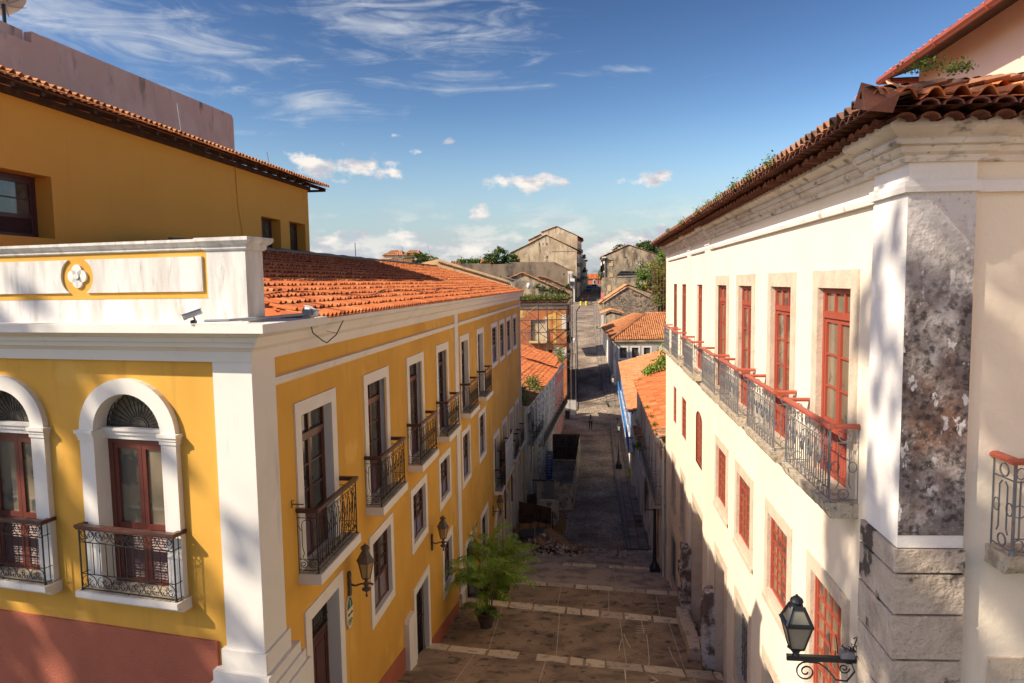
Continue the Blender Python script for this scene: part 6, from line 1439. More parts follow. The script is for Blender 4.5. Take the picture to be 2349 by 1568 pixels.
w.box(2.5, 2.6, -.42, 0, -12.38, -12.28); w.box(2.5, 2.6, -.42, -.34, -13.4, -12.3)
bo = s.build('balcony', M['offwhite'], ah, loc=FA.P, rot=FA.th, world=True); link('railing', w.mesh('railing', M['bluepaint']), bo)
# lantern on the blue house
o = thing('corner_lantern', 'small black and white lantern bracketed from the blue balcony, over the crossing', 'street lamp', (3.25, 88, -12.9))
def small_lantern(o, x, z, s=1.0, gm='signwhite'):
    g_ = MB(); g_.lathe([(.10*s,.1*s),(.20*s,.5*s)], (x,0,z), 4, rot=PI/4); link('glass', g_.mesh('g', M[gm]), o)
    f = MB()
    for k in range(4): t = PI/4+PI/2*k; f.tube([(x+.11*s*cos(t),.11*s*sin(t),z+.09*s),(x+.21*s*cos(t),.21*s*sin(t),z+.51*s)], .022*s, 4)
    f.lathe([(.05*s,-.02),(.12*s,.1*s)], (x,0,z), 4, rot=PI/4); f.lathe([(.23*s,.5*s),(.23*s,.53*s),(.10*s,.72*s),(.05*s,.76*s),(.03*s,.84*s)], (x,0,z), 4, rot=PI/4); link('frame', f.mesh('f', M['lampblack']), o)
small_lantern(o, -.95, .1, 1.5); b = MB(); b.tube([(0,0,.0),(-1.2,0,.0)], .03, 5); b.tube(circ(-.5,-.22,.16,0,10), .02, 4); link('bracket', b.mesh('b', M['lampblack']), o)
# lamp posts
o = thing('lamp_post', 'tall dark iron lamp post carrying a lit white lantern, on the right pavement', 'street lamp', (2.17, 63.3, -17.02))
b = MB(); b.box(-.28,.28,-.28,.28,0,.45); b.lathe([(.22,.45),(.17,.6),(.10,.75),(.085,1.2),(.06,3.2),(.05,3.4)], (0,0,0), 8); link('post', b.mesh('p', M['lampblack']), o); small_lantern(o, 0, 3.4, 1.05)
o = thing('lamp_post', 'black lamp post without its lantern beside the peeling house', 'street lamp', (3.08, 36.0, -15.15))
b = MB(); b.box(-.26,.26,-.26,.26,0,.22); b.lathe([(.25,.22),(.22,.3),(.16,.42),(.11,.5),(.10,1.3),(.075,3.2),(.10,3.25),(.10,3.32),(.05,3.4),(.06,3.5),(.02,3.65)], (0,0,0), 9); link('post', b.mesh('p', M['lampblack']), o)
b = MB(); b.tube([(0,0,3.28),(-.45,0,3.30)], .035, 5); b.lathe([(.02,-.04),(.05,0),(.02,.04)], (-.45,0,3.3), 6); link('crossbar', b.mesh('c', M['lampblack']), o)
# stone step block, chair, rubble lump
o = thing('step_block', 'dark mossy block of three steps against the right pavement wall', 'steps', (3.15, 47, -17.0))
b = MB()
for k in range(3): b.box(-.42,.42,-.25+k*.33,1.4,.22*k,.22*(k+1)+.0)
link('steps', b.mesh('s', M['darkwall']), o)
o = thing('plastic_chair', 'yellow plastic chair on the right pavement', 'chair', (3.12, 59.5, -17.0), R(20))
b = MB(); b.box(-.23,.23,-.22,.22,.42,.46); link('seat', b.mesh('s', M['yellowplastic']), o)
b = MB(); b.add([(-.22,.20,.46),(.22,.20,.46),(.24,.28,.88),(-.24,.28,.88),(-.22,.23,.46),(.22,.23,.46),(.24,.31,.88),(-.24,.31,.88)], [(0,1,2,3),(7,6,5,4),(3,2,6,7),(0,3,7,4),(1,5,6,2)]); link('backrest', b.mesh('s', M['yellowplastic']), o)
for sx in (-1, 1):
    for sy in (-1, 1): b = MB(); b.beam((sx*.21,sy*.19,.42),(sx*.26,sy*.25,0),.045,.045); link('leg', b.mesh('l', M['yellowplastic']), o)
    b = MB(); b.tube([(sx*.25,-.2,.44),(sx*.27,-.2,.64),(sx*.26,.26,.66)], .02, 5); link('armrest', b.mesh('a', M['yellowplastic']), o)
b = MB(); rr = random.Random(4)
for k in range(14): b.box(*sorted((rr.uniform(-.35,0), rr.uniform(.05,.35))), *sorted((rr.uniform(-.2,0), rr.uniform(.05,.2))), rr.uniform(0,.1), rr.uniform(.15,.34), 0, rr.random())
tag(b.build('broken_block', M['brokenpl'], loc=(1.55, 39.9, -15.95)), 'lump of broken plastered masonry lying on the stairs', 'rubble')
# corner house with three windows
ch = thing('hip_roof_house', 'low beige corner house with three white framed windows under a hipped tile roof', 'house', (6, 98, -14))
FC = Fac((0, 98), 0, ch); cw = []
for (x0, x1) in ((1360,1445),(1480,1560),(1597,1675)):
    a = atY(x0+8, 1318, 98); b2 = atY(x1-6, 1424, 98); cw.append((a[0], b2[0], b2[1], a[1]))
mb = MB(); wall(mb, 2.72, 13, -17, -8.2, cw)
P_ = [(2.72,0),(1.45,20)]; mb.quad((2.72,0,-17),(1.45,20,-15),(1.45,20,-7.8),(2.72,0,-8.2)); FC.put(mb, 'wall', M['beige'], fix=False)
for a, b2, c, d in cw: FC.place(proto_window('window', b2-a, d-c, .2, .15, M['lampiron'], M['white'], leaves=2, rows=1, st=.08, sill=.08), (a+b2)/2, d)
q = MB(); q.prism([(-.30,-8.18),(-.30,-8.35),(-.1,-8.5),(-.06,-8.8),(.0,-8.85),(.0,-8.15)], 'x', 2.7, 13); FC.put(q, 'cornice', M['ruinpale'])
q = MB(); q.box(2.66,3.05,-.06,.1,-17,-8.8); FC.put(q, 'corner_pilaster', M['offwhite']); q = MB(); q.box(8.95,9.35,-.06,.05,-14,-8.8); FC.put(q, 'pilaster', M['offwhite'])
tS = Vector((1.27,-20)).normalized(); FCS = Fac((1.45, 118), math.atan2(tS.y, tS.x), ch)
for k in range(5): opening(FCS, 2.5+k*3.6, 1.2, -9.4, 2.4, False, mframe='offwhite', mdoor='wood', band=.2, name='street_door')
q = MB(); q.box(9.5, 12.5, -.05, .02, -14, -8.3); FCS.put(q, 'white_bay', M['offwhite'])
R0 = (7.8,108,-5.0)
tile_roof((2.35,97.65,-8.12),(13.5,97.65,-7.9),(13.5,108,-4.85),(2.35,108,-5.0),'front_roof',M['midtile'],ch,pitch=.30,course=.45,amp=.08,ns=5,seed=71,jit=1.2,clip=lambda u,v: u*11.15 > v*5.45)
tile_roof((1.05,118.5,-7.6),(2.35,97.65,-8.12),(7.8,108,-5.0),(6.6,118.5,-5.3),'side_roof',M['midtile'],ch,pitch=.30,course=.45,amp=.08,ns=5,seed=72,jit=1.5)
ridge_tiles((2.35,97.6,-8.05),(7.8,108,-4.93),'hip_ridge',M['midtile'],ch,r=.16,L_=.5); ridge_tiles((7.8,108,-4.93),(13.5,108,-4.8),'ridge',M['midtile'],ch,r=.16,L_=.5)
tile_roof((11.2,97.0,-5.6),(13.5,97.0,-5.6),(13.5,99.5,-4.9),(11.8,99.5,-4.9),'dormer_roof',M['midtile'],ch,pitch=.30,course=.45,amp=.08,ns=5,seed=73)
# ---------------------------------------------------------------- far houses
def polyhouse(name, label, Yd, pts, depth, zb, mw_, mr=None, roofpts=None, cat='house', seed=1, pitch=.5, hol=()):
    xz = [atY(x, y, Yd) for x, y in pts]; x0 = xz[0][0]; x1 = xz[-1][0]
    o = thing(name, label, cat, ((x0+x1)/2, Yd, zb)); b = MB(); b.prism([(x0, zb)]+xz+[(x1, zb)], 'y', Yd, Yd+depth)
    b.build('wall', mw_, o, world=True)
    if mr is not None: strip('tile_roof', mr, o, Yd, roofpts or pts, depth, seed=seed, pitch=pitch, lift=.12, course=.6)
    return o
def wbox(o, Yd, x0, y0, x1, y1, m, name='window', th=.06, arch=False, inset=None):
    a = atY(x0, y1, Yd); b_ = atY(x1, y0, Yd); q = MB()
    if arch:
        r = (b_[0]-a[0])/2; cx = (a[0]+b_[0])/2; q.prism([(a[0],a[1]),(b_[0],a[1])]+[(cx+r*cos(t), b_[1]-r+r*sin(t)) for t in [PI*k/8 for k in range(9)]], 'y', Yd-th, Yd+.02)
    else: q.box(a[0], b_[0], Yd-th, Yd+.02, a[1], b_[1])
    return q.build(name, M[m], o, world=True)
sg = polyhouse('small_gatehouse', 'tiny shed with a low gabled tile roof between the hipped roof and rubble gable', 128, [(1235,1010),(1290,985),(1405,1012)], 8, -12, M['ruin'], M['midtile'], [(1178,994),(1290,950),(1415,992)], seed=74)
wbox(sg, 128, 1188, 1000, 1210, 1110, 'offwhite', 'white_pier', .3)
st1 = polyhouse('rubble_gable_house', 'roofless gable wall of exposed dark rubble stone with a broken coping', 160, [(1215,880),(1240,862),(1445,728),(1600,800),(1745,878)], 14, -14, M['ruinstone'], None)
strip('coping', M['midtile'], st1, 160, [(1195,885),(1445,725),(1755,880)], .8, seed=75, pitch=.45)
st2 = polyhouse('double_gable_house', 'wide ruined gable with a thin line of orange coping tiles behind the rubble gable', 172, [(1165,890),(1215,850),(1445,705),(1820,832)], 16, -12, M['ruin'], M['midtile'], [(1160,892),(1445,702),(1825,832)], seed=76)
wbox(st2, 172, 1186, 780, 1214, 850, 'pinkwall', 'pink_wall_end', .4)
weeds('creeper', [((16.3,171,-4.6),(1.0,.5,1.2)),((17.2,171,-6),(1.2,.5,1.5))], 300, .4, M['leaf'], st2, 19)
zs = polyhouse('corrugated_lean_to', 'grey corrugated sheet roof sloping above the ruined wall at right', 172, [(1730,865),(1840,805)], 6, -8, M['ruin'], M['zinc'], [(1720,868),(1845,812)], cat='shed', seed=77)
aw = polyhouse('arched_wall', 'long dark ruined wall with a bricked up arch beyond the crossing', 205, [(1185,665),(1200,632),(1440,632),(1680,628),(1700,640)], 1.2, -7, M['ruin'], None, cat='wall')
wbox(aw, 205, 1236, 688, 1286, 765, 'darkwall', 'arch_recess', .04, True); wbox(aw, 205, 1248, 700, 1284, 766, 'gable', 'arch_infill', .10, True); wbox(aw, 205, 1612, 680, 1660, 760, 'orangewall', 'brick_patch', .05, True)
zr = polyhouse('corrugated_shed', 'grey corrugated roof of a shed behind the arched wall', 208, [(1350,600),(1380,570),(1650,568)], 8, -2, M['dark'], None, cat='shed')
a = atY(1345,600,207.5); b2 = atY(1655,600,207.5); c = atY(1650,566,212); d = atY(1380,566,212)
tile_roof((a[0],207.5,a[1]),(b2[0],207.5,b2[1]),(c[0],212,c[1]),(d[0],212,d[1]),'sheet_roof',M['zinc'],zr,pitch=.45,course=6,amp=.12,ns=4,seed=78,jit=.1)
wbox(zr, 207.6, 1345, 612, 1660, 622, 'offwhite', 'fascia', .1)
rg = polyhouse('blackened_gable_house', 'large blackened gable with orange roof edge beyond the arched wall', 218, [(1222,424),(1455,316),(1640,376),(1828,440)], 30, -3, M['ruin'], M['midtile'], [(1180,432),(1455,312),(1835,440)], seed=79, pitch=.6)
b = MB(); a = atY(1226,425,218); b.quad((a[0]-.02,217.6,a[1]),(a[0]-.02,217.6,-4),(a[0]-.9,262,-4),(a[0]-.9,262,a[1]-.3)); b.box(a[0]-1.0,a[0]+.3,217,262,a[1]-.5,a[1]-.1); b.build('street_facade', M['white'], rg, world=True, fix=False)
for k in range(5):
    q = MB(); y = 221+k*8; q.box(a[0]-.45-k*.16,a[0]-.05-k*.16,y,y+2,3.4,5.6); q.box(a[0]-.45-k*.16,a[0]-.05-k*.16,y,y+2,-1.0,1.4); q.build('facade_window', M['dark'], rg, world=True)
for x0, y0, x1, y1, m_, ar in ((1265,462,1302,520,'gable',0),(1265,460,1302,470,'dark',0),(1534,460,1572,555,'brokenpl',0),(1538,462,1568,490,'dark',1),(1268,588,1304,628,'gable',1),(1715,455,1748,500,'darkwall',0),(1652,470,1672,530,'orangewall',0),(1422,428,1430,440,'dark',0)): wbox(rg, 218, x0, y0, x1, y1, m_, 'blocked_window', .08+.04*rnd.random(), bool(ar))
# left far
dw = polyhouse('dark_wall_building', 'long windowless dark brown building with a white street front', 205, [(-400,500),(104,496),(104,503),(304,497),(306,480),(715,480),(868,560)], 10, -8, M['darkwall'], None)
strip('tile_roof', M['oldtile'], dw, 205, [(715,478),(868,556)], 9, seed=81, pitch=.6); strip('eave', M['oldtile'], dw, 205, [(845,548),(930,568)], 4, seed=82, pitch=.6)
b = MB(); 
p0 = atY(862,560,205); p1 = atY(908,560,205); p2 = atY(925,640,207)
b.prism([(p0[0],-8),(p0[0],p0[1]-.2),(p1[0],p1[1]-.4),(p1[0],-8)], 'y', 204.6, 212); b.build('white_front', M['offwhite'], dw, world=True)
b = MB(); b.box(p1[0]-.6,p2[0]+.1,204.3,213,-8,atY(925,640,207)[1]); b.build('white_bay', M['white'], dw, world=True)
wbox(dw, 204.5, 885, 670, 918, 712, 'bin', 'balcony', 1.0)
wbox(dw, 204.5, 866, 590, 872, 720, 'palegreen', 'shutter', .1); wbox(dw, 204.5, 880, 590, 900, 668, 'greytile', 'door', .05)
for x, y in ((205,620),(280,618),(822,600)): wbox(dw, 205, x-5, y-10, x+5, y+8, 'dark', 'small_opening', .03)
g1 = polyhouse('wide_gable_building', 'wide pale stained gable with three slit openings, peeling below', 216, [(296,395),(480,308),(645,220),(800,292),(948,368)], 13, -6, M['ruinpale'], M['oldtile'], [(290,396),(480,304),(645,216),(800,288),(990,376)], seed=83, pitch=.6)
for x in (580, 617, 656): wbox(g1, 216, x-4, 292, x+4, 314, 'dark', 'slit_opening', .04)
wbox(g1, 216, 652, 420, 662, 446, 'dark', 'small_opening', .04); wbox(g1, 216, 700, 376, 935, 376, 'ruinstone', 'scar', .05)
g2 = polyhouse('tall_gable_building', 'tallest brown gable building with tiled eave beyond the wide gable', 230, [(474,272),(595,212),(597,188),(750,133),(850,176),(955,228)], 14, -5, M['ruinpale'], M['oldtile'], [(470,270),(594,208)], seed=84, pitch=.6)
strip('tile_roof', M['midtile'], g2, 230, [(594,188),(750,130),(850,174),(945,218),(1010,250)], 14, seed=85, pitch=.6)
# street facades on the left, beyond the crossing (facing +X), following the slanted line
def rowhouse(name, label, Y0, Y1, X0, X1, z1, m, fl, eave=True, seed=1, balc=True):
    o = thing(name, label, 'house', (X0, Y0, -4)); d = Vector((X1-X0, Y1-Y0)); L_ = d.length; F_ = Fac((X0, Y0), math.atan2(d.y, d.x), o)
    b = MB(); b.box(0, L_, 0, 4, -8, z1); F_.put(b, 'wall', m)
    for (z, h, ar) in fl:
        n = max(1, int(L_/3.0))
        for k in range(n):
            x = L_*(k+.5)/n; q = MB(); q.box(x-.55, x+.55, -.06, .01, z, z+h); f = F_.put(q, 'door', M['dark']); q2 = MB(); q2.box(x-.8, x-.55, -.1, .01, z, z+h+.2); q2.box(x+.55, x+.8, -.1, .01, z, z+h+.2); q2.box(x-.55, x+.55, -.1, .01, z+h, z+h+.2); F_.put(q2, 'door_surround', M['white'])
            if ar: q = MB(); q.box(x-.9, x+.9, -.55, 0, z-.15, z); q.box(x-.9, x+.9, -.57, -.52, z, z+1); q.box(x-.9,x-.86,-.52,0,z,z+1); q.box(x+.86,x+.9,-.52,0,z,z+1); F_.put(q, 'balcony', M['bin'])
    if eave: q = MB(); q.box(-.2, L_+.2, -.75, .2, z1, z1+.18); q.box(-.1, L_+.1, -.45, .0, z1-.35, z1); F_.put(q, 'eave', M['eavetile'])
    return o
rowhouse('grey_front_house', 'tall pale house front with dark balconies, first past the crossing on the left', 216.3, 229.5, -5.35, -4.4, 9.2, M['offwhite'], [(-4.3,2.6,0),(.2,2.7,1),(4.9,2.8,1)])
rowhouse('white_front_house', 'white topped house front under the highest eave on the left', 230.3, 243.5, -5.4, -4.1, 14.0, M['offwhite'], [(-3.6,2.6,0),(.8,2.7,1),(5.4,2.7,1),(10.0,2.7,1)])
rowhouse('plain_front_house', 'white house front with plants growing on its balcony', 243.8, 254, -4.0, -3.3, 8.6, M['white'], [(-2.8,2.6,0),(1.0,2.6,1),(5.0,2.5,0)])
o = rowhouse('brown_front_house', 'narrow brown house front, last tall one on the left', 254.2, 263, -3.3, -2.8, 7.8, M['ruinpale'], [(-2.8,2.6,0),(1.0,2.6,1),(5.0,2.4,0)])
for nm, lb_, Y0, Y1, z1, m in (('ornate_front_house','ornate yellowish low front with stepped parapet far down the left side',263,285,4.3,'palegreen'),('distant_front_house','distant low house front at the left end of the street',286,325,1.8,'ruinpale')):
    X0 = -2.9; o = thing(nm, lb_, 'house', (X0, Y0, -3)); b = MB(); b.box(X0-6, X0+.35, Y0, Y1, -5, z1); b.box(X0-6, X0+.6, Y0, Y1, z1, z1+.25); b.build('wall', M[m], o, world=True)
weeds('balcony_plant', [((-3.2,243,3.2),(.5,1,1.4)),((-3.3,240,8.5),(.4,2,.5))], 260, .35, M['leaf'], bpy.data.objects['plain_front_house'], 23)
# coral building closing the street
eb = thing('coral_building', 'coral red building with an orange tile roof closing the end of the street', 'building', (0, 345, -1))
b = MB(); b.box(-6, 6, 345, 360, -4, 1.5); b.build('wall', M['redend'], eb, world=True)
tile_roof((-6.5,344.5,1.5),(6.5,344.5,1.5),(6.5,351,4.0),(-6.5,351,4.0),'tile_roof',M['tile'],eb,pitch=.6,course=.8,amp=.1,ns=4,seed=91)
b = MB(); b.box(-.35,.75,344.8,345,-1.1,1.05); b.build('window_surround', M['white'], eb, world=True); b = MB(); b.prism([(-.1,-.85),(.5,-.85),(.5,.5),(.35,.75),(.05,.75),(-.1,.5)], 'y', 344.7, 344.85); b.build('window', M['dark'], eb, world=True)
b = MB(); b.box(.1,1.3,344.9,345,-2.9,-1.75); b.build('doorway', M['white'], eb, world=True); b = MB(); b.box(1.55,1.75,344.85,345,-4,1.5); b.build('pilaster', M['palepink'], eb, world=True)
# pink hipped house and other roofs far left
def Kp(x, y, Yd): return atY(x, y, Yd, (1400, 850), 500/2349)
hp = thing('pink_hipped_house', 'distant pink house with two hipped orange roofs above the yellow roof ridge', 'house', (-65, 232, 4))
a = Kp(150,610,230); b2 = Kp(780,505,230); b = MB(); b.box(a[0], b2[0], 230, 245, 2, 9.95); b.build('wall', M['palepink'], hp, world=True)
def hip(x0, x1, y0, y1, z0, z1, r, nm, m, o):
    c0, c1 = x0+r, x1-r
    tile_roof((x0,y0,z0),(x1,y0,z0),(c1,(y0+y1)/2,z1),(c0,(y0+y1)/2,z1),nm,m,o,pitch=.6,course=.8,amp=.1,ns=4,seed=5)
    tile_roof((x1,y0,z0),(x1,y1,z0),(c1,(y0+y1)/2+.1,z1),(c1,(y0+y1)/2,z1),nm,m,o,pitch=.6,course=.8,amp=.1,ns=4,seed=6)
hip(-70.8,-63.6,229.5,240,9.95,11.8,2.0,'tile_roof',M['midtile'],hp); hip(-64.2,-57.6,229.3,240,9.8,11.7,1.9,'tile_roof',M['midtile'],hp)
for x in (-69.6,): b = MB(); b.box(x,x+1.6,229.9,230,7.6,9.0); b.build('window', M['gable'], hp, world=True)
lr = thing('stone_gable_shed', 'low gable with weathered tiles in front of the pink hipped house', 'shed', (-66, 205, 4)); b = MB(); q = [Kp(x,y,205) for x,y in ((250,610),(400,515),(590,610))]; b.prism([(q[0][0],2)]+q+[(q[2][0],2)], 'y', 205, 212); b.build('wall', M['ruinstone'], lr, world=True)
a = Kp(60,630,190); c = Kp(620,650,190); tile_roof((a[0],190,a[1]-1.2),(c[0],190,c[1]-1.2),(c[0],195,c[1]+1.4),(a[0],195,a[1]+1.0),'tile_roof',M['oldtile'],lr,pitch=.6,course=.8,amp=.12,ns=4,seed=7)
o = thing('tiled_gable_roof', 'sliver of orange tile roof beside the dark green tree', 'house', (-33, 222, 5)); a = Kp(1875,625,222); c = Kp(1985,625,222); tile_roof((a[0],222,a[1]-.5),(c[0]+3,222,c[1]-.5),(c[0]+3,226,c[1]+1.3),(a[0]+.3,226,a[1]+1.3),'tile_roof',M['tile'],o,pitch=.6,course=.8,amp=.1,ns=4,seed=8)
b = MB(); b.box(a[0], c[0]+3, 222.2, 228, 0, a[1]-.5); b.build('wall', M['ruin'], o, world=True)
o = thing('low_tile_roof', 'low dark tile roof just behind the cream gable parapet', 'house', (-37, 150, 4)); a = Kp(1330,640,150); c = Kp(1500,655,150); tile_roof((a[0],150,a[1]-.6),(c[0],150,c[1]-.6),(c[0],153,c[1]+.4),(a[0],153,a[1]+.5),'tile_roof',M['oldtile'],o,pitch=.5,course=.8,amp=.1,ns=4,seed=9)
# masts
for x, y0, y1 in ((1510,600,485),(1648,610,580)):
    a = Kp(x,y0,215); c = Kp(x,y1,215); b = MB(); b.tube([(a[0],215,a[1]-2),(c[0],215,c[1])], .09 if x < 1600 else .12, 4); tag(b.build('antenna_mast', M['greymetal']), 'thin distant antenna mast above the long green hedge line' if x < 1600 else 'stubby dark mast on the distant hedge line', 'antenna')
# rusty grid frame at right
o = thing('steel_frame', 'rusty steel tube lattice standing before the green tree at right', 'scaffolding', (11, 120, -8)); b = MB()
def P12(x, y, Yd=120): p = atY(x, y, Yd); return (p[0], Yd, p[1])
for x in (1690,1708,1740,1768,1800,1818,1838):
    b = MB(); b.tube([P12(x, 462 if x % 4 else 480), (P12(x,462)[0], 120, -9)], .045, 5); b.build('upright', M['rustbar'], o, world=True)
for y in (490,530,572,612,652,690,722,760,800): b = MB(); b.tube([P12(1684,y), P12(1860,y-4)], .04, 5); b.build('crossbar', M['rustbar'], o, world=True)
# ================================================================ TREES AND PLANTS
def crown_mesh(name, lobes, n, size, m, seed=1, gap=.25):
    rr = random.Random(seed); b = MB()
    for (c, r) in lobes:
        k = int(n*(r[0]*r[1]*r[2])**.66)
        clus = [Vector((rr.gauss(0,1), rr.gauss(0,1), rr.gauss(0,1))).normalized()*rr.uniform(.75, 1.05) for _ in range(max(8, k//28))]
        for i in range(k):
            cl = rr.choice(clus); p = cl+Vector((rr.gauss(0,.16), rr.gauss(0,.16), rr.gauss(0,.13)))
            p = Vector((c[0]+p.x*r[0], c[1]+p.y*r[1], c[2]+p.z*r[2])); d = Vector((rr.gauss(0,1), rr.gauss(0,1), rr.gauss(0,.7))).normalized(); s = d.cross(Vector((rr.gauss(0,1), rr.gauss(0,1), rr.gauss(0,1)))).normalized(); L_ = size*rr.uniform(.6,1.4); w = L_*.36
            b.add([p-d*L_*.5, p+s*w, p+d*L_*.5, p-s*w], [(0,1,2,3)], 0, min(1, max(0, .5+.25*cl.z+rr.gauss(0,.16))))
    return b.mesh(name, m, fix=False)
def tree(name, label, base, lobes, n, size, m, trunk_h, r=.3, seed=1, group=None):
    o = thing(name, label, 'tree', base, group=group); b = MB(); rr = random.Random(seed)
    b.tube([(0,0,0),(.1,.1,trunk_h*.5),(0,.05,trunk_h)], [r, r*.8, r*.6], 7)
    for (c, _) in lobes: b.tube([(0,.05,trunk_h*.75),(c[0]*.5,c[1]*.5,(trunk_h+c[2])*.5),(c[0]*.85,c[1]*.85,c[2])], [r*.45, r*.3, r*.12], 5)
    link('trunk', b.mesh('trunk', M['bark']), o); link('crown', crown_mesh('crown', lobes, n, size, M[m], seed), o); return o
def t_at(x, y, Yd, zb): p = atY(x, y, Yd); return (p[0], Yd, zb), p[1]-zb
(b0, h) = t_at(200, 440, 212, 0)
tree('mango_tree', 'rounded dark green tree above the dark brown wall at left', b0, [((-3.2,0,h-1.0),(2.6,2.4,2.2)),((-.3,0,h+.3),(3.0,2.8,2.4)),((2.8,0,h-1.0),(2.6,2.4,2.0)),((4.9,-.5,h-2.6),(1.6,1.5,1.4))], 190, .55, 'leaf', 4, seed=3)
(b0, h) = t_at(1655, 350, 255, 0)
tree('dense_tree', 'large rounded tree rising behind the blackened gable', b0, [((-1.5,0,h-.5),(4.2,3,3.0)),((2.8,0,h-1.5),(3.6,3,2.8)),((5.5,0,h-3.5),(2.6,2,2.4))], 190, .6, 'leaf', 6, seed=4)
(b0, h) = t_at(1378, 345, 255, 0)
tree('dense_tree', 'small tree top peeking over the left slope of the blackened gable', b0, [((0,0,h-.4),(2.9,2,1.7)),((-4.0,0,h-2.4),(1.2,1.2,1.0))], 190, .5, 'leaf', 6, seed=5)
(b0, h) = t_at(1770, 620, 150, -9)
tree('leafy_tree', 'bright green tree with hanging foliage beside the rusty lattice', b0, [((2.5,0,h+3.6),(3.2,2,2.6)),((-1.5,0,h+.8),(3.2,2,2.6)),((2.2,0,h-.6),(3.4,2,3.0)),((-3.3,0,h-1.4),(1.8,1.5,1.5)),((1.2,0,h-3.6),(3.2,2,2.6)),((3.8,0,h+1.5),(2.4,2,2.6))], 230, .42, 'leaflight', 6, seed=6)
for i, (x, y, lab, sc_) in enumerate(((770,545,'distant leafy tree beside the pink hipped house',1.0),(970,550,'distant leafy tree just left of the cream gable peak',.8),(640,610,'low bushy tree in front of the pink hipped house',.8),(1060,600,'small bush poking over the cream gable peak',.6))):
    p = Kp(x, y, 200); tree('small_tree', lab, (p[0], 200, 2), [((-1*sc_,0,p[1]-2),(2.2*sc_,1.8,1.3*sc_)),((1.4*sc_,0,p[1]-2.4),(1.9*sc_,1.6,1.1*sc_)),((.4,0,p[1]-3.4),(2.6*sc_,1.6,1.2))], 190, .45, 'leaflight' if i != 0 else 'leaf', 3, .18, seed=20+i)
p0 = Kp(1500,640,230); p1 = Kp(1870,640,230)
b = MB(); rr = random.Random(2)
hd = weeds('hedge', [((p0[0]+(p1[0]-p0[0])*k/16, 230, p0[1]-.4),(.6,.5,1.3)) for k in range(17)], 160, .4, M['leaflight'], None, 31); tag(hd, 'long low band of distant green foliage above the dark wall', 'hedge', kind='stuff')
def palm_frond(b, base, az_, L_, droop, rr, leaf=.35, up=.9, nl=26):
    pts = []; d = Vector((cos(az_), sin(az_), 0))
    for k in range(nl+1):
        f = k/nl; pts.append(base+d*L_*f*cos(up*(1-f*.3))*1.15+Vector((0,0,1))*(L_*(sin(up)*f-droop*f*f)))
    b.tube(pts[::3], [.012*(1-k/len(pts[::3])*.7) for k in range(len(pts[::3]))], 4, cap=False, tint=.8)
    for k in range(3, nl):
        f = k/nl; t = (pts[k+1]-pts[k-1]).normalized(); s = t.cross(Vector((0,0,1))).normalized(); ll = leaf*(sin(PI*min(1, f*1.05))**.5)*rr.uniform(.85,1.1)+.04
        for sg in (-1, 1):
            v = (s*sg*.85+t*.75+Vector((0,0,rr.uniform(-.05,.30)-.1))).normalized(); q = pts[k]; m_ = q+v*ll*.55+Vector((0,0,.03)); e = q+v*ll+Vector((0,0,-ll*.35)); wv = t*.015
            b.add([q-wv, q+wv, m_+wv*1.2, m_-wv*1.2], [(0,1,2,3)], 0, min(1, max(0, rr.gauss(.62,.2)))); b.add([m_-wv*1.2, m_+wv*1.2, e], [(0,1,2)], 0, min(1, max(0, rr.gauss(.6,.2))))
def potted_palm(label, loc, H, n, seed, pot=1.0, L_=1.5):
    o = thing('potted_palm', label, 'plant', loc, group='areca palms in pots beside the yellow wall'); rr = random.Random(seed)
    b = MB(); s = pot; b.lathe([(.20*s,0),(.23*s,.03*s),(.21*s,.08*s),(.30*s,.30*s),(.36*s,.46*s),(.35*s,.50*s),(.40*s,.53*s),(.41*s,.60*s),(.36*s,.61*s),(.34*s,.54*s)], (0,0,0), 16); link('pot', b.mesh('pot', M['terrapot'], smooth=True), o)
    b = MB(); b.lathe([(.35*s,.53*s),(.1,.56*s),(.0,.57*s)], (0,0,0), 12); link('soil', b.mesh('soil', M['soil']), o)
    st = MB(); fr_ = MB(); 
    for k in range(n):
        a = 2*PI*k/n*1.618*2+rr.uniform(-.3,.3); r0 = rr.uniform(.03,.22)*s; hh = rr.uniform(.35,1)*H*.55; top = Vector((cos(a)*(r0+.12*hh), sin(a)*(r0+.12*hh), .55*s+hh))
        st.tube([(cos(a)*r0, sin(a)*r0, .55*s), (cos(a)*(r0+.05), sin(a)*(r0+.05), .55*s+hh*.5), top], [.022,.018,.012], 5)
        for j in range(2): palm_frond(fr_, top, a+rr.uniform(-1.1,1.1)+j*1.2-1.2, L_*rr.uniform(.8,1.25), rr.uniform(.4,.8), rr, up=rr.uniform(.75,1.4), leaf=.44, nl=32)
    for k in range(5): a = rr.uniform(0, 2*PI); palm_frond(fr_, Vector((cos(a)*.1, sin(a)*.1, .6*s)), a, L_*.6, .6, rr, up=rr.uniform(.4,1.2), leaf=.25, nl=16)
    link('stem', st.mesh('stems', M['leaflight']), o); link('fronds', fr_.mesh('fronds', M['palm'], fix=False), o)
potted_palm('large potted palm nearest the viewer, in a dark clay pot on the stairs', (-4.07, 24.85, -12.82), 2.6, 13, 5, 1.05, 1.5)
potted_palm('potted palm behind the nearer one, one terrace lower', (-4.09, 29.05, -13.82), 3.6, 12, 8, 1.0, 1.7)
potted_palm('tall slender potted palm closest to the yellow wall', (-4.95, 30.0, -13.95), 4.9, 5, 12, .9, 1.4)
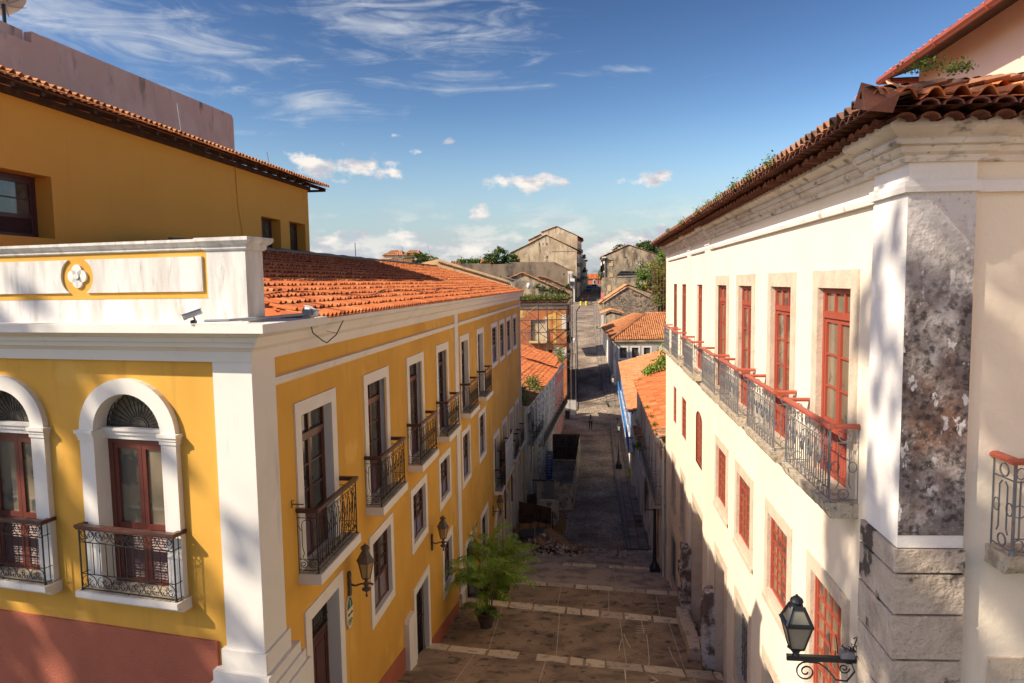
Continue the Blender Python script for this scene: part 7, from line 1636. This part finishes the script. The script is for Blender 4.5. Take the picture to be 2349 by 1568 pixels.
# distant coconut palm
p = atY(1160, 575, 310); o = thing('coconut_palm', 'coconut palm rising above the coral building', 'tree', (p[0], 310, -1)); b = MB(); H = p[1]+1; b.tube([(0,0,0),(.1,0,H*.5),(0,0,H)], [.25,.2,.16], 6); link('trunk', b.mesh('t', M['bark']), o)
b = MB(); rr = random.Random(3)
for k in range(16): palm_frond(b, Vector((0,0,H)), 2*PI*k/16+rr.uniform(-.2,.2), 3.6, rr.uniform(.5,1.0), rr, leaf=1.3, up=rr.uniform(.3,1.2), nl=12)
link('crown', b.mesh('c', M['leaf'], fix=False), o)
p = atY(1185, 590, 300); tree('small_tree', 'light green tree beside the coconut palm at the street end', (p[0]+.6, 300, -1), [((0,0,p[1]+1),(1.6,1.5,1.8)),((.3,0,p[1]-1.2),(1.5,1.3,1.8))], 200, .4, 'leaflight', 2, .15, seed=30)
# vine over the roofs beside the cream building
v = thing('climbing_vine', 'lush green vine spilling over the orange roofs beside the cream building', 'plant', (5.0, 57.5, -8)); rr = random.Random(12); b = MB(); sb = MB()
path = [(4.15,57.6,-7.35),(4.6,57.6,-7.1),(5.1,57.4,-6.85),(5.5,57.2,-6.5),(5.9,57,-5.9),(6.1,57,-5.3),(6.3,57,-4.8)]
sb.tube([Vector(q_)-v.location for q_ in path], .04, 5)
for i in range(len(path)-1):
    for k in range(220):
        q_ = Vector(path[i]).lerp(Vector(path[i+1]), rr.random())+Vector((rr.gauss(.15*i/6,.18+.07*i), rr.gauss(-.3,.35), rr.gauss(0,.15+.07*i)))-v.location
        d = Vector((rr.gauss(0,.6), rr.gauss(-.3,.5), -1+rr.gauss(0,.3))).normalized(); s = d.cross(Vector((rr.gauss(0,1), rr.gauss(0,1), .3))).normalized(); L_ = rr.uniform(.16,.3); w = L_*.22
        b.add([q_, q_+d*L_*.5+s*w, q_+d*L_, q_+d*L_*.5-s*w], [(0,1,2,3)], 0, rr.random())
link('leaves', b.mesh('l', M['palm'], fix=False), v); link('stem', sb.mesh('s', M['bark']), v)
# trees standing in the plaza outside the frame: they throw the dappled shade on the near walls
rt = random.Random(60)
lb1 = [((rt.uniform(-4.5,4.5), rt.uniform(-1.5,1.5), 25+rt.uniform(-4.2,4.2)),(rt.uniform(.9,1.7), 1.2, rt.uniform(.45,.9))) for _ in range(19)]
tree('plaza_tree', 'tall plaza tree outside the left edge, known by its soft shade on the yellow front', (-32.5, -2.6, -8), lb1, 75, .5, 'leaf', 18, .35, seed=40)
lb2 = [((rt.uniform(-3.2,2.6), rt.uniform(-1.9,1.5), 24.0+rt.uniform(-4.5,4.0)),(rt.uniform(1.0,1.8), 1.3, rt.uniform(.6,1.1))) for _ in range(20)]
tree('plaza_tree', 'tall plaza tree outside the left edge, known by its shade on the cream corner', (-15.2, -3.2, -8), lb2, 85, .45, 'leaf', 18, .3, seed=41)
# ================================================================ PEOPLE
def person(label, loc, H, rot, shirt, trousers, pose='stand', skirt=False):
    s = H/1.75; o = thing('person', label, 'person', loc, rot)
    arm = .0; st = .13 if pose == 'walk' else .03
    hip, kn = .92, .50
    J = {'pel':(0,0,.95),'spine':(0,.0,1.15),'chest':(0,0,1.35),'neck':(0,0,1.50),'head':(0,-.02,1.60),'top':(0,-.02,1.73),
         'hl':(-.10,0,.90),'kl':(-.11,-st,.50),'al':(-.11,st*.6,.08),'tl':(-.12,st*.6-.14,.04),'hr':(.10,0,.90),'kr':(.11,st*.4,.50),'ar':(.11,-st*.8,.08),'tr':(.12,-st*.8-.14,.04),
         'sl':(-.18,0,1.42),'el':(-.25,.03,1.15),'wl':(-.24,-.08 if pose != 'hands' else -.2,.92 if pose != 'hands' else 1.1),'sr':(.18,0,1.42),'er':(.25,.03,1.15),'wr':(.24,-.05 if pose != 'hands' else -.2,.90 if pose != 'hands' else 1.1),'fl':(-.24,-.11,.80 if pose != 'hands' else 1.12),'fr':(.24,-.08,.78 if pose != 'hands' else 1.12)}
    E_ = [('pel','spine'),('spine','chest'),('chest','neck'),('neck','head'),('head','top'),('pel','hl'),('hl','kl'),('kl','al'),('al','tl'),('pel','hr'),('hr','kr'),('kr','ar'),('ar','tr'),('chest','sl'),('sl','el'),('el','wl'),('wl','fl'),('chest','sr'),('sr','er'),('er','wr'),('wr','fr')]
    Rr = dict(pel=.13,spine=.12,chest=.14,neck=.055,head=.095,top=.07,hl=.09,kl=.06,al=.045,tl=.04,hr=.09,kr=.06,ar=.045,tr=.04,sl=.055,el=.042,wl=.03,fl=.03,sr=.055,er=.042,wr=.03,fr=.03)
    def sk(nm, m, names, edges, k=1.0):
        me = bpy.data.meshes.new(nm); ks = list(names); me.from_pydata([tuple(Vector(J[q])*s) for q in ks], [(ks.index(a), ks.index(b)) for a, b in edges], []); ob_ = link(nm, me, o); me.materials.append(m)
        md = ob_.modifiers.new('s', 'SKIN'); sv = me.skin_vertices[0].data
        for i, q in enumerate(ks): sv[i].radius = (Rr[q]*s*k, Rr[q]*s*k*(.75 if q in ('pel','spine','chest') else 1)); sv[i].use_root = (i == 0)
        ob_.modifiers.new('u', 'SUBSURF').levels = 1; return ob_
    sk('body', M['skin'], J.keys(), E_)
    sk('shirt', M[shirt], ['pel','spine','chest','sl','el','sr','er'], [('pel','spine'),('spine','chest'),('chest','sl'),('sl','el'),('chest','sr'),('sr','er')], 1.14)
    if not skirt: sk('trousers', M[trousers], ['pel','hl','kl','al','hr','kr','ar'], [('pel','hl'),('hl','kl'),('kl','al'),('pel','hr'),('hr','kr'),('kr','ar')], 1.15)
    else: b = MB(); b.lathe([(.15*s,1.0*s),(.17*s,.9*s),(.25*s,.5*s)], (0,0,0), 10); link('skirt', b.mesh('k', M[trousers]), o)
    b = MB(); b.lathe([(.02,1.76*s),(.07*s,1.74*s),(.105*s,1.68*s),(.10*s,1.60*s),(.06*s,1.55*s)][::-1], (0,.015,0), 10); link('hair', b.mesh('h', M['hair']), o)
    return o
person('man in a teal shirt and dark trousers walking down the middle of the street', (-.46, 81.3, -17.3), 1.78, PI, 'teal', 'darkcloth', 'walk')
person('man in a grey shirt and jeans leaning by the blue balcony house wall', (2.62, 79.0, -17.17), 1.72, R(100), 'greycloth', 'bluecloth', 'hands')
p = atY(1055, 862, 207); person('person in red top and skirt crossing at the far end of the street', (p[0], 207, gz(207)), 1.75, R(160), 'redcloth', 'redcloth', 'walk', True)
p = atY(1008, 890, 203); person('small figure in dark clothes near the far yellow bollard', (p[0], 201, gz(201)), 1.6, R(20), 'darkcloth', 'darkcloth', 'walk')
# ================================================================ VEHICLES, BOLLARDS
def car(label, loc, rot, paint, W=1.72, L_=4.1, H=1.48):
    o = thing('parked_car', label, 'car', loc, rot); b = MB(); pr = [(-L_/2,.35),(-L_/2+.02,.62),(-L_/2+.12,.85),(-L_/2+.55,.93),(-L_/2+1.1,1.38),(-L_/2+1.7,H),(.25,H),(.75,1.36),(1.2,.95),(L_/2-.25,.84),(L_/2-.03,.62),(L_/2,.35),(L_/2-.1,.22),(-L_/2+.1,.22)]
    b.prism([(y, z) for y, z in pr], 'x', -W/2, W/2); link('body', b.mesh('b', M[paint]), o)
    b = MB(); e = .012
    b.add([(-W/2+.14,-L_/2+.60-e,.95),(W/2-.14,-L_/2+.60-e,.95),(W/2-.2,-L_/2+1.06-e,1.34),(-W/2+.2,-L_/2+1.06-e,1.34)], [(0,1,2,3)]); b.add([(-W/2+.14,1.17+e,.98),(W/2-.14,1.17+e,.98),(W/2-.2,.78+e,1.34),(-W/2+.2,.78+e,1.34)], [(0,1,2,3)])
    for sx in (-1, 1): b.add([(sx*(W/2+e),-L_/2+.85,.97),(sx*(W/2+e),1.05,.97),(sx*(W/2+e),.62,1.36),(sx*(W/2+e),-L_/2+1.25,1.36)], [(0,1,2,3)])
    link('window', b.mesh('w', M['glass'], fix=False), o)
    for sx in (-1, 1):
        for y in (-L_/2+.75, L_/2-.8):
            b = MB(); b.tube([(sx*(W/2-.18),y,.3),(sx*(W/2+.02),y,.3)], .3, 14); w_o = link('wheel', b.mesh('w', M['tyre']), o); b = MB(); b.tube([(sx*(W/2),y,.3),(sx*(W/2+.03),y,.3)], .17, 10); link('rim', b.mesh('r', M['rim']), w_o)
        b = MB(); b.box(sx*(W/2-.28)-.13, sx*(W/2-.28)+.13, -L_/2-.02, -L_/2+.06, .66, .84); link('tail_light', b.mesh('t', M['taillight']), o)
        b = MB(); b.box(sx*(W/2-.3)-.15, sx*(W/2-.3)+.15, L_/2-.12, L_/2+.01, .58, .72); link('headlight', b.mesh('h', M['headlight']), o)
    b = MB(); b.box(-.26,.26,-L_/2-.03,-L_/2+.0,.50,.62); link('number_plate', b.mesh('n', M['signwhite']), o)
    return o
car('dark blue hatchback parked at left of the far street', (-1.75, 253, gz(253)), 0, 'carblue'); car('black car parked just beyond the dark blue hatchback', (.15, 271, gz(271)), 0, 'carblack')
car('silver car standing across the far crossing behind the motorbike', (2.9, 203, gz(203)), PI/2, 'carsilver')
for x, y, lab in ((990,888,'left one of two yellow bollards at the far crossing'),(1043,886,'right one of two yellow bollards, by the motorbike')):
    p = atY(x, y, 191); o = thing('bollard', lab, 'bollard', (p[0], 191, gz(191)), group='yellow bollards at the crossing'); b = MB(); b.lathe([(.34,0),(.34,.95),(.30,1.05),(.1,1.1)], (0,0,0), 12); link('drum', b.mesh('d', M['yellowplastic']), o)
p = atY(1080, 900, 190); o = thing('motorbike', 'dark motorbike parked sideways on the street at the crossing', 'motorbike', (p[0]+.05, 189, gz(189)))
for x in (-.62, .62): b = MB(); b.tube([(x+.27*cos(t), 0, .3+.27*sin(t)) for t in [2*PI*k/14 for k in range(15)]], .05, 6); w_o = link('wheel', b.mesh('w', M['tyre']), o); b = MB(); b.lathe([(.06,-.05),(.06,.05)], (x,0,.3), 8); link('hub', b.mesh('h', M['rim']), w_o)
b = MB(); b.tube([(-.62,0,.3),(-.2,0,.42),(.2,0,.38),(.42,0,.95),(.62,0,.3)], .045, 6); b.box(-.15,.25,-.12,.12,.25,.5); link('frame', b.mesh('f', M['lampblack']), o)
b = MB(); b.prism([(-.1,.72),(.1,.68),(.36,.78),(.38,.92),(.15,.95),(-.1,.85)], 'y', -.13, .13); link('fuel_tank', b.mesh('t', M['carblack']), o)
b = MB(); b.prism([(-.75,.78),(-.1,.70),(-.1,.80),(-.7,.88)], 'y', -.12, .12); link('seat', b.mesh('s', M['ink']), o); b = MB(); b.tube([(.42,-.32,1.02),(.46,0,.98),(.42,.32,1.02)], .025, 5); link('handlebar', b.mesh('h', M['rim']), o); b = MB(); b.lathe([(.08,-.05),(.08,.05)], (.52,0,.9), 8); link('headlight', b.mesh('l', M['headlight']), o)
p = atY(1152, 1040, 150); o = thing('green_street_sign', 'small green sign on the white pier by the sunlit pavement', 'sign', (1.15, 129, -8.6)); b = MB(); b.box(-.75,.75,-.04,.04,0,.42); link('board', b.mesh('b', M['signgreen']), o); b = MB(); b.box(-.5,.5,-.05,-.042,.14,.2); b.box(-.4,.4,-.05,-.042,.26,.31); link('lettering', b.mesh('b', M['whiteink']), o); b = MB(); b.box(-.05,.05,.05,.12,-1.9,.42); link('post', b.mesh('b', M['scaf']), o)
# ================================================================ sky, sun, camera
SUNV = Vector((-1.10, -.60, 1.0)).normalized()
sd = bpy.data.lights.new('sun', 'SUN'); sd.energy = SUN_E; sd.angle = R(.5); sd.color = (1.0, .87, .70)
so = bpy.data.objects.new('sun', sd); COL.objects.link(so); so.rotation_euler = SUNV.to_track_quat('Z', 'Y').to_euler(); so.location = (-30, -10, 40)
w = bpy.data.worlds.new('World'); scene.world = w; w.use_nodes = True; nt = w.node_tree; N = nt.nodes; L = nt.links
bg = N['Background']; bg.inputs[1].default_value = SKY_S
sk = N.new('ShaderNodeTexSky'); sk.sky_type = 'NISHITA'; sk.sun_disc = False; sk.sun_elevation = math.asin(SUNV.z); sk.sun_rotation = math.atan2(SUNV.x, SUNV.y)
sk.air_density = 1.0; sk.dust_density = .6; sk.ozone_density = 2.2; sk.altitude = 0
tc = N.new('ShaderNodeTexCoord'); sp = N.new('ShaderNodeSeparateXYZ'); L.new(tc.outputs['Generated'], sp.inputs[0])
def math2(op, a, b=None, clamp=False):
    x = N.new('ShaderNodeMath'); x.operation = op; x.use_clamp = clamp
    for i, q in enumerate((a, b)):
        if q is None: continue
        if hasattr(q, 'node'): L.new(q, x.inputs[i])
        else: x.inputs[i].default_value = q
    return x.outputs[0]
az = math2('ARCTAN2', sp.outputs[0], sp.outputs[1]); el = math2('ARCSINE', sp.outputs[2])
cb = N.new('ShaderNodeCombineXYZ'); L.new(az, cb.inputs[0]); L.new(el, cb.inputs[1])
def wnoise(scale, st, det, off, rough=.6, dist=0, rot=0):
    mp = N.new('ShaderNodeMapping'); mp.inputs['Scale'].default_value = (st[0], st[1], 1); mp.inputs['Location'].default_value = (off, off*.37, 0); mp.inputs['Rotation'].default_value = (0, 0, rot)
    L.new(cb.outputs[0], mp.inputs[0]); n = N.new('ShaderNodeTexNoise'); n.noise_dimensions = '2D'; n.inputs['Scale'].default_value = scale; n.inputs['Detail'].default_value = det; n.inputs['Roughness'].default_value = rough; n.inputs['Distortion'].default_value = dist
    L.new(mp.outputs[0], n.inputs['Vector']); return n.outputs[0]
def blobs(lst):
    cur = None
    for u, v, rx, ry, am, tilt in lst:
        r_ = ray(u, v).normalized(); a0 = math.atan2(r_.x, r_.y); e0 = math.asin(r_.z)
        dx = math2('SUBTRACT', az, a0); dy = math2('SUBTRACT', el, e0)
        if tilt:
            dy = math2('ADD', dy, math2('MULTIPLY', dx, tilt))
        dx = math2('DIVIDE', dx, rx/1600); dy = math2('DIVIDE', dy, ry/1600)
        d = math2('SQRT', math2('ADD', math2('MULTIPLY', dx, dx), math2('MULTIPLY', dy, dy)))
        g_ = math2('MULTIPLY', math2('SUBTRACT', 1.0, d), 1.0)
        g_ = math2('SUBTRACT', g_, 1-am)
        cur = g_ if cur is None else math2('MAXIMUM', cur, g_)
    return cur
def sstep(v, lo, hi):
    x = N.new('ShaderNodeMapRange'); x.interpolation_type = 'SMOOTHSTEP'; L.new(v, x.inputs[0]); x.inputs[1].default_value = lo; x.inputs[2].default_value = hi; return x.outputs[0]
cum = blobs(CUMULUS); cn = wnoise(26, (1, 1.5), 8, 3.1, .55)
cden = sstep(math2('ADD', cum, math2('MULTIPLY', math2('SUBTRACT', cn, .5), 2.6)), .12, .75)
cir = blobs(CIRRUS)
c1 = wnoise(5.0, (1.2, 6.5), 10, 7.7, .62, 1.2, R(-9)); c2 = wnoise(20, (1, 2.2), 8, 1.7, .6, .5, R(-20))
cd2 = math2('ADD', math2('MULTIPLY', math2('SUBTRACT', c1, .5), 3.2), math2('MULTIPLY', math2('SUBTRACT', c2, .5), 1.0))
cirden = math2('MULTIPLY', sstep(math2('ADD', cir, cd2), -.2, 1.7), .75)
# low bank of broken cloud along the horizon
bank = wnoise(11, (1, 2.6), 8, 11.3, .6, .2); bm_ = math2('MULTIPLY', sstep(el, .135, .03), sstep(bank, .42, .60)); bankd = math2('MULTIPLY', bm_, .7)
haze = math2('MULTIPLY', sstep(el, .24, .0), .88)
def wmix(f, a, bcol):
    x = N.new('ShaderNodeMix'); x.data_type = 'RGBA'; L.new(f, x.inputs[0]); L.new(a, x.inputs[6])
    if hasattr(bcol, 'node'): L.new(bcol, x.inputs[7])
    else: x.inputs[7].default_value = tuple(bcol)+(1,)
    return x.outputs[2]
shade = wnoise(14, (1, 2.2), 6, 5.5)
cc = N.new('ShaderNodeMix'); cc.data_type = 'RGBA'; L.new(sstep(shade, .38, .62), cc.inputs[0]); cc.inputs[6].default_value = tuple(c*CL for c in (.66,.68,.76))+(1,); cc.inputs[7].default_value = tuple(c*CL for c in (1.18,1.10,1.02))+(1,)
gm = N.new('ShaderNodeGamma'); gm.inputs[1].default_value = SKG; L.new(sk.outputs[0], gm.inputs[0]); gs = N.new('ShaderNodeVectorMath'); gs.operation = 'MULTIPLY'; gs.inputs[1].default_value = SKT; L.new(gm.outputs[0], gs.inputs[0]); cur = gs.outputs[0]
cur = wmix(haze, cur, tuple(c*CL for c in (.44,.56,.72)))
cur = wmix(bankd, cur, cc.outputs[2])
cur = wmix(cirden, cur, tuple(c*CL for c in (.82,.86,.92)))
cur = wmix(cden, cur, cc.outputs[2])
L.new(cur, bg.inputs[0])
cd = bpy.data.cameras.new('camera'); cam = bpy.data.objects.new('camera', cd); COL.objects.link(cam)
cd.sensor_fit = 'HORIZONTAL'; cd.sensor_width = 36; cd.lens = 36*FPX/2349; cd.clip_start = .1; cd.clip_end = 5000
# camera axes expressed in the world: right = column of x parts ...
cr_ = Vector((_x.x, _y.x, _up.x)); cu_ = Vector((_x.y, _y.y, _up.y)); cf_ = Vector((_x.z, _y.z, _up.z))
mw = Matrix(((cr_.x, cu_.x, -cf_.x, 0), (cr_.y, cu_.y, -cf_.y, 0), (cr_.z, cu_.z, -cf_.z, 0), (0, 0, 0, 1)))
cam.matrix_world = mw; scene.camera = cam
scene.view_settings.view_transform = 'Standard'; scene.view_settings.look = 'None'; scene.view_settings.exposure = EXPO; scene.view_settings.gamma = 1
scene.cycles.max_bounces = 10; scene.cycles.diffuse_bounces = 7
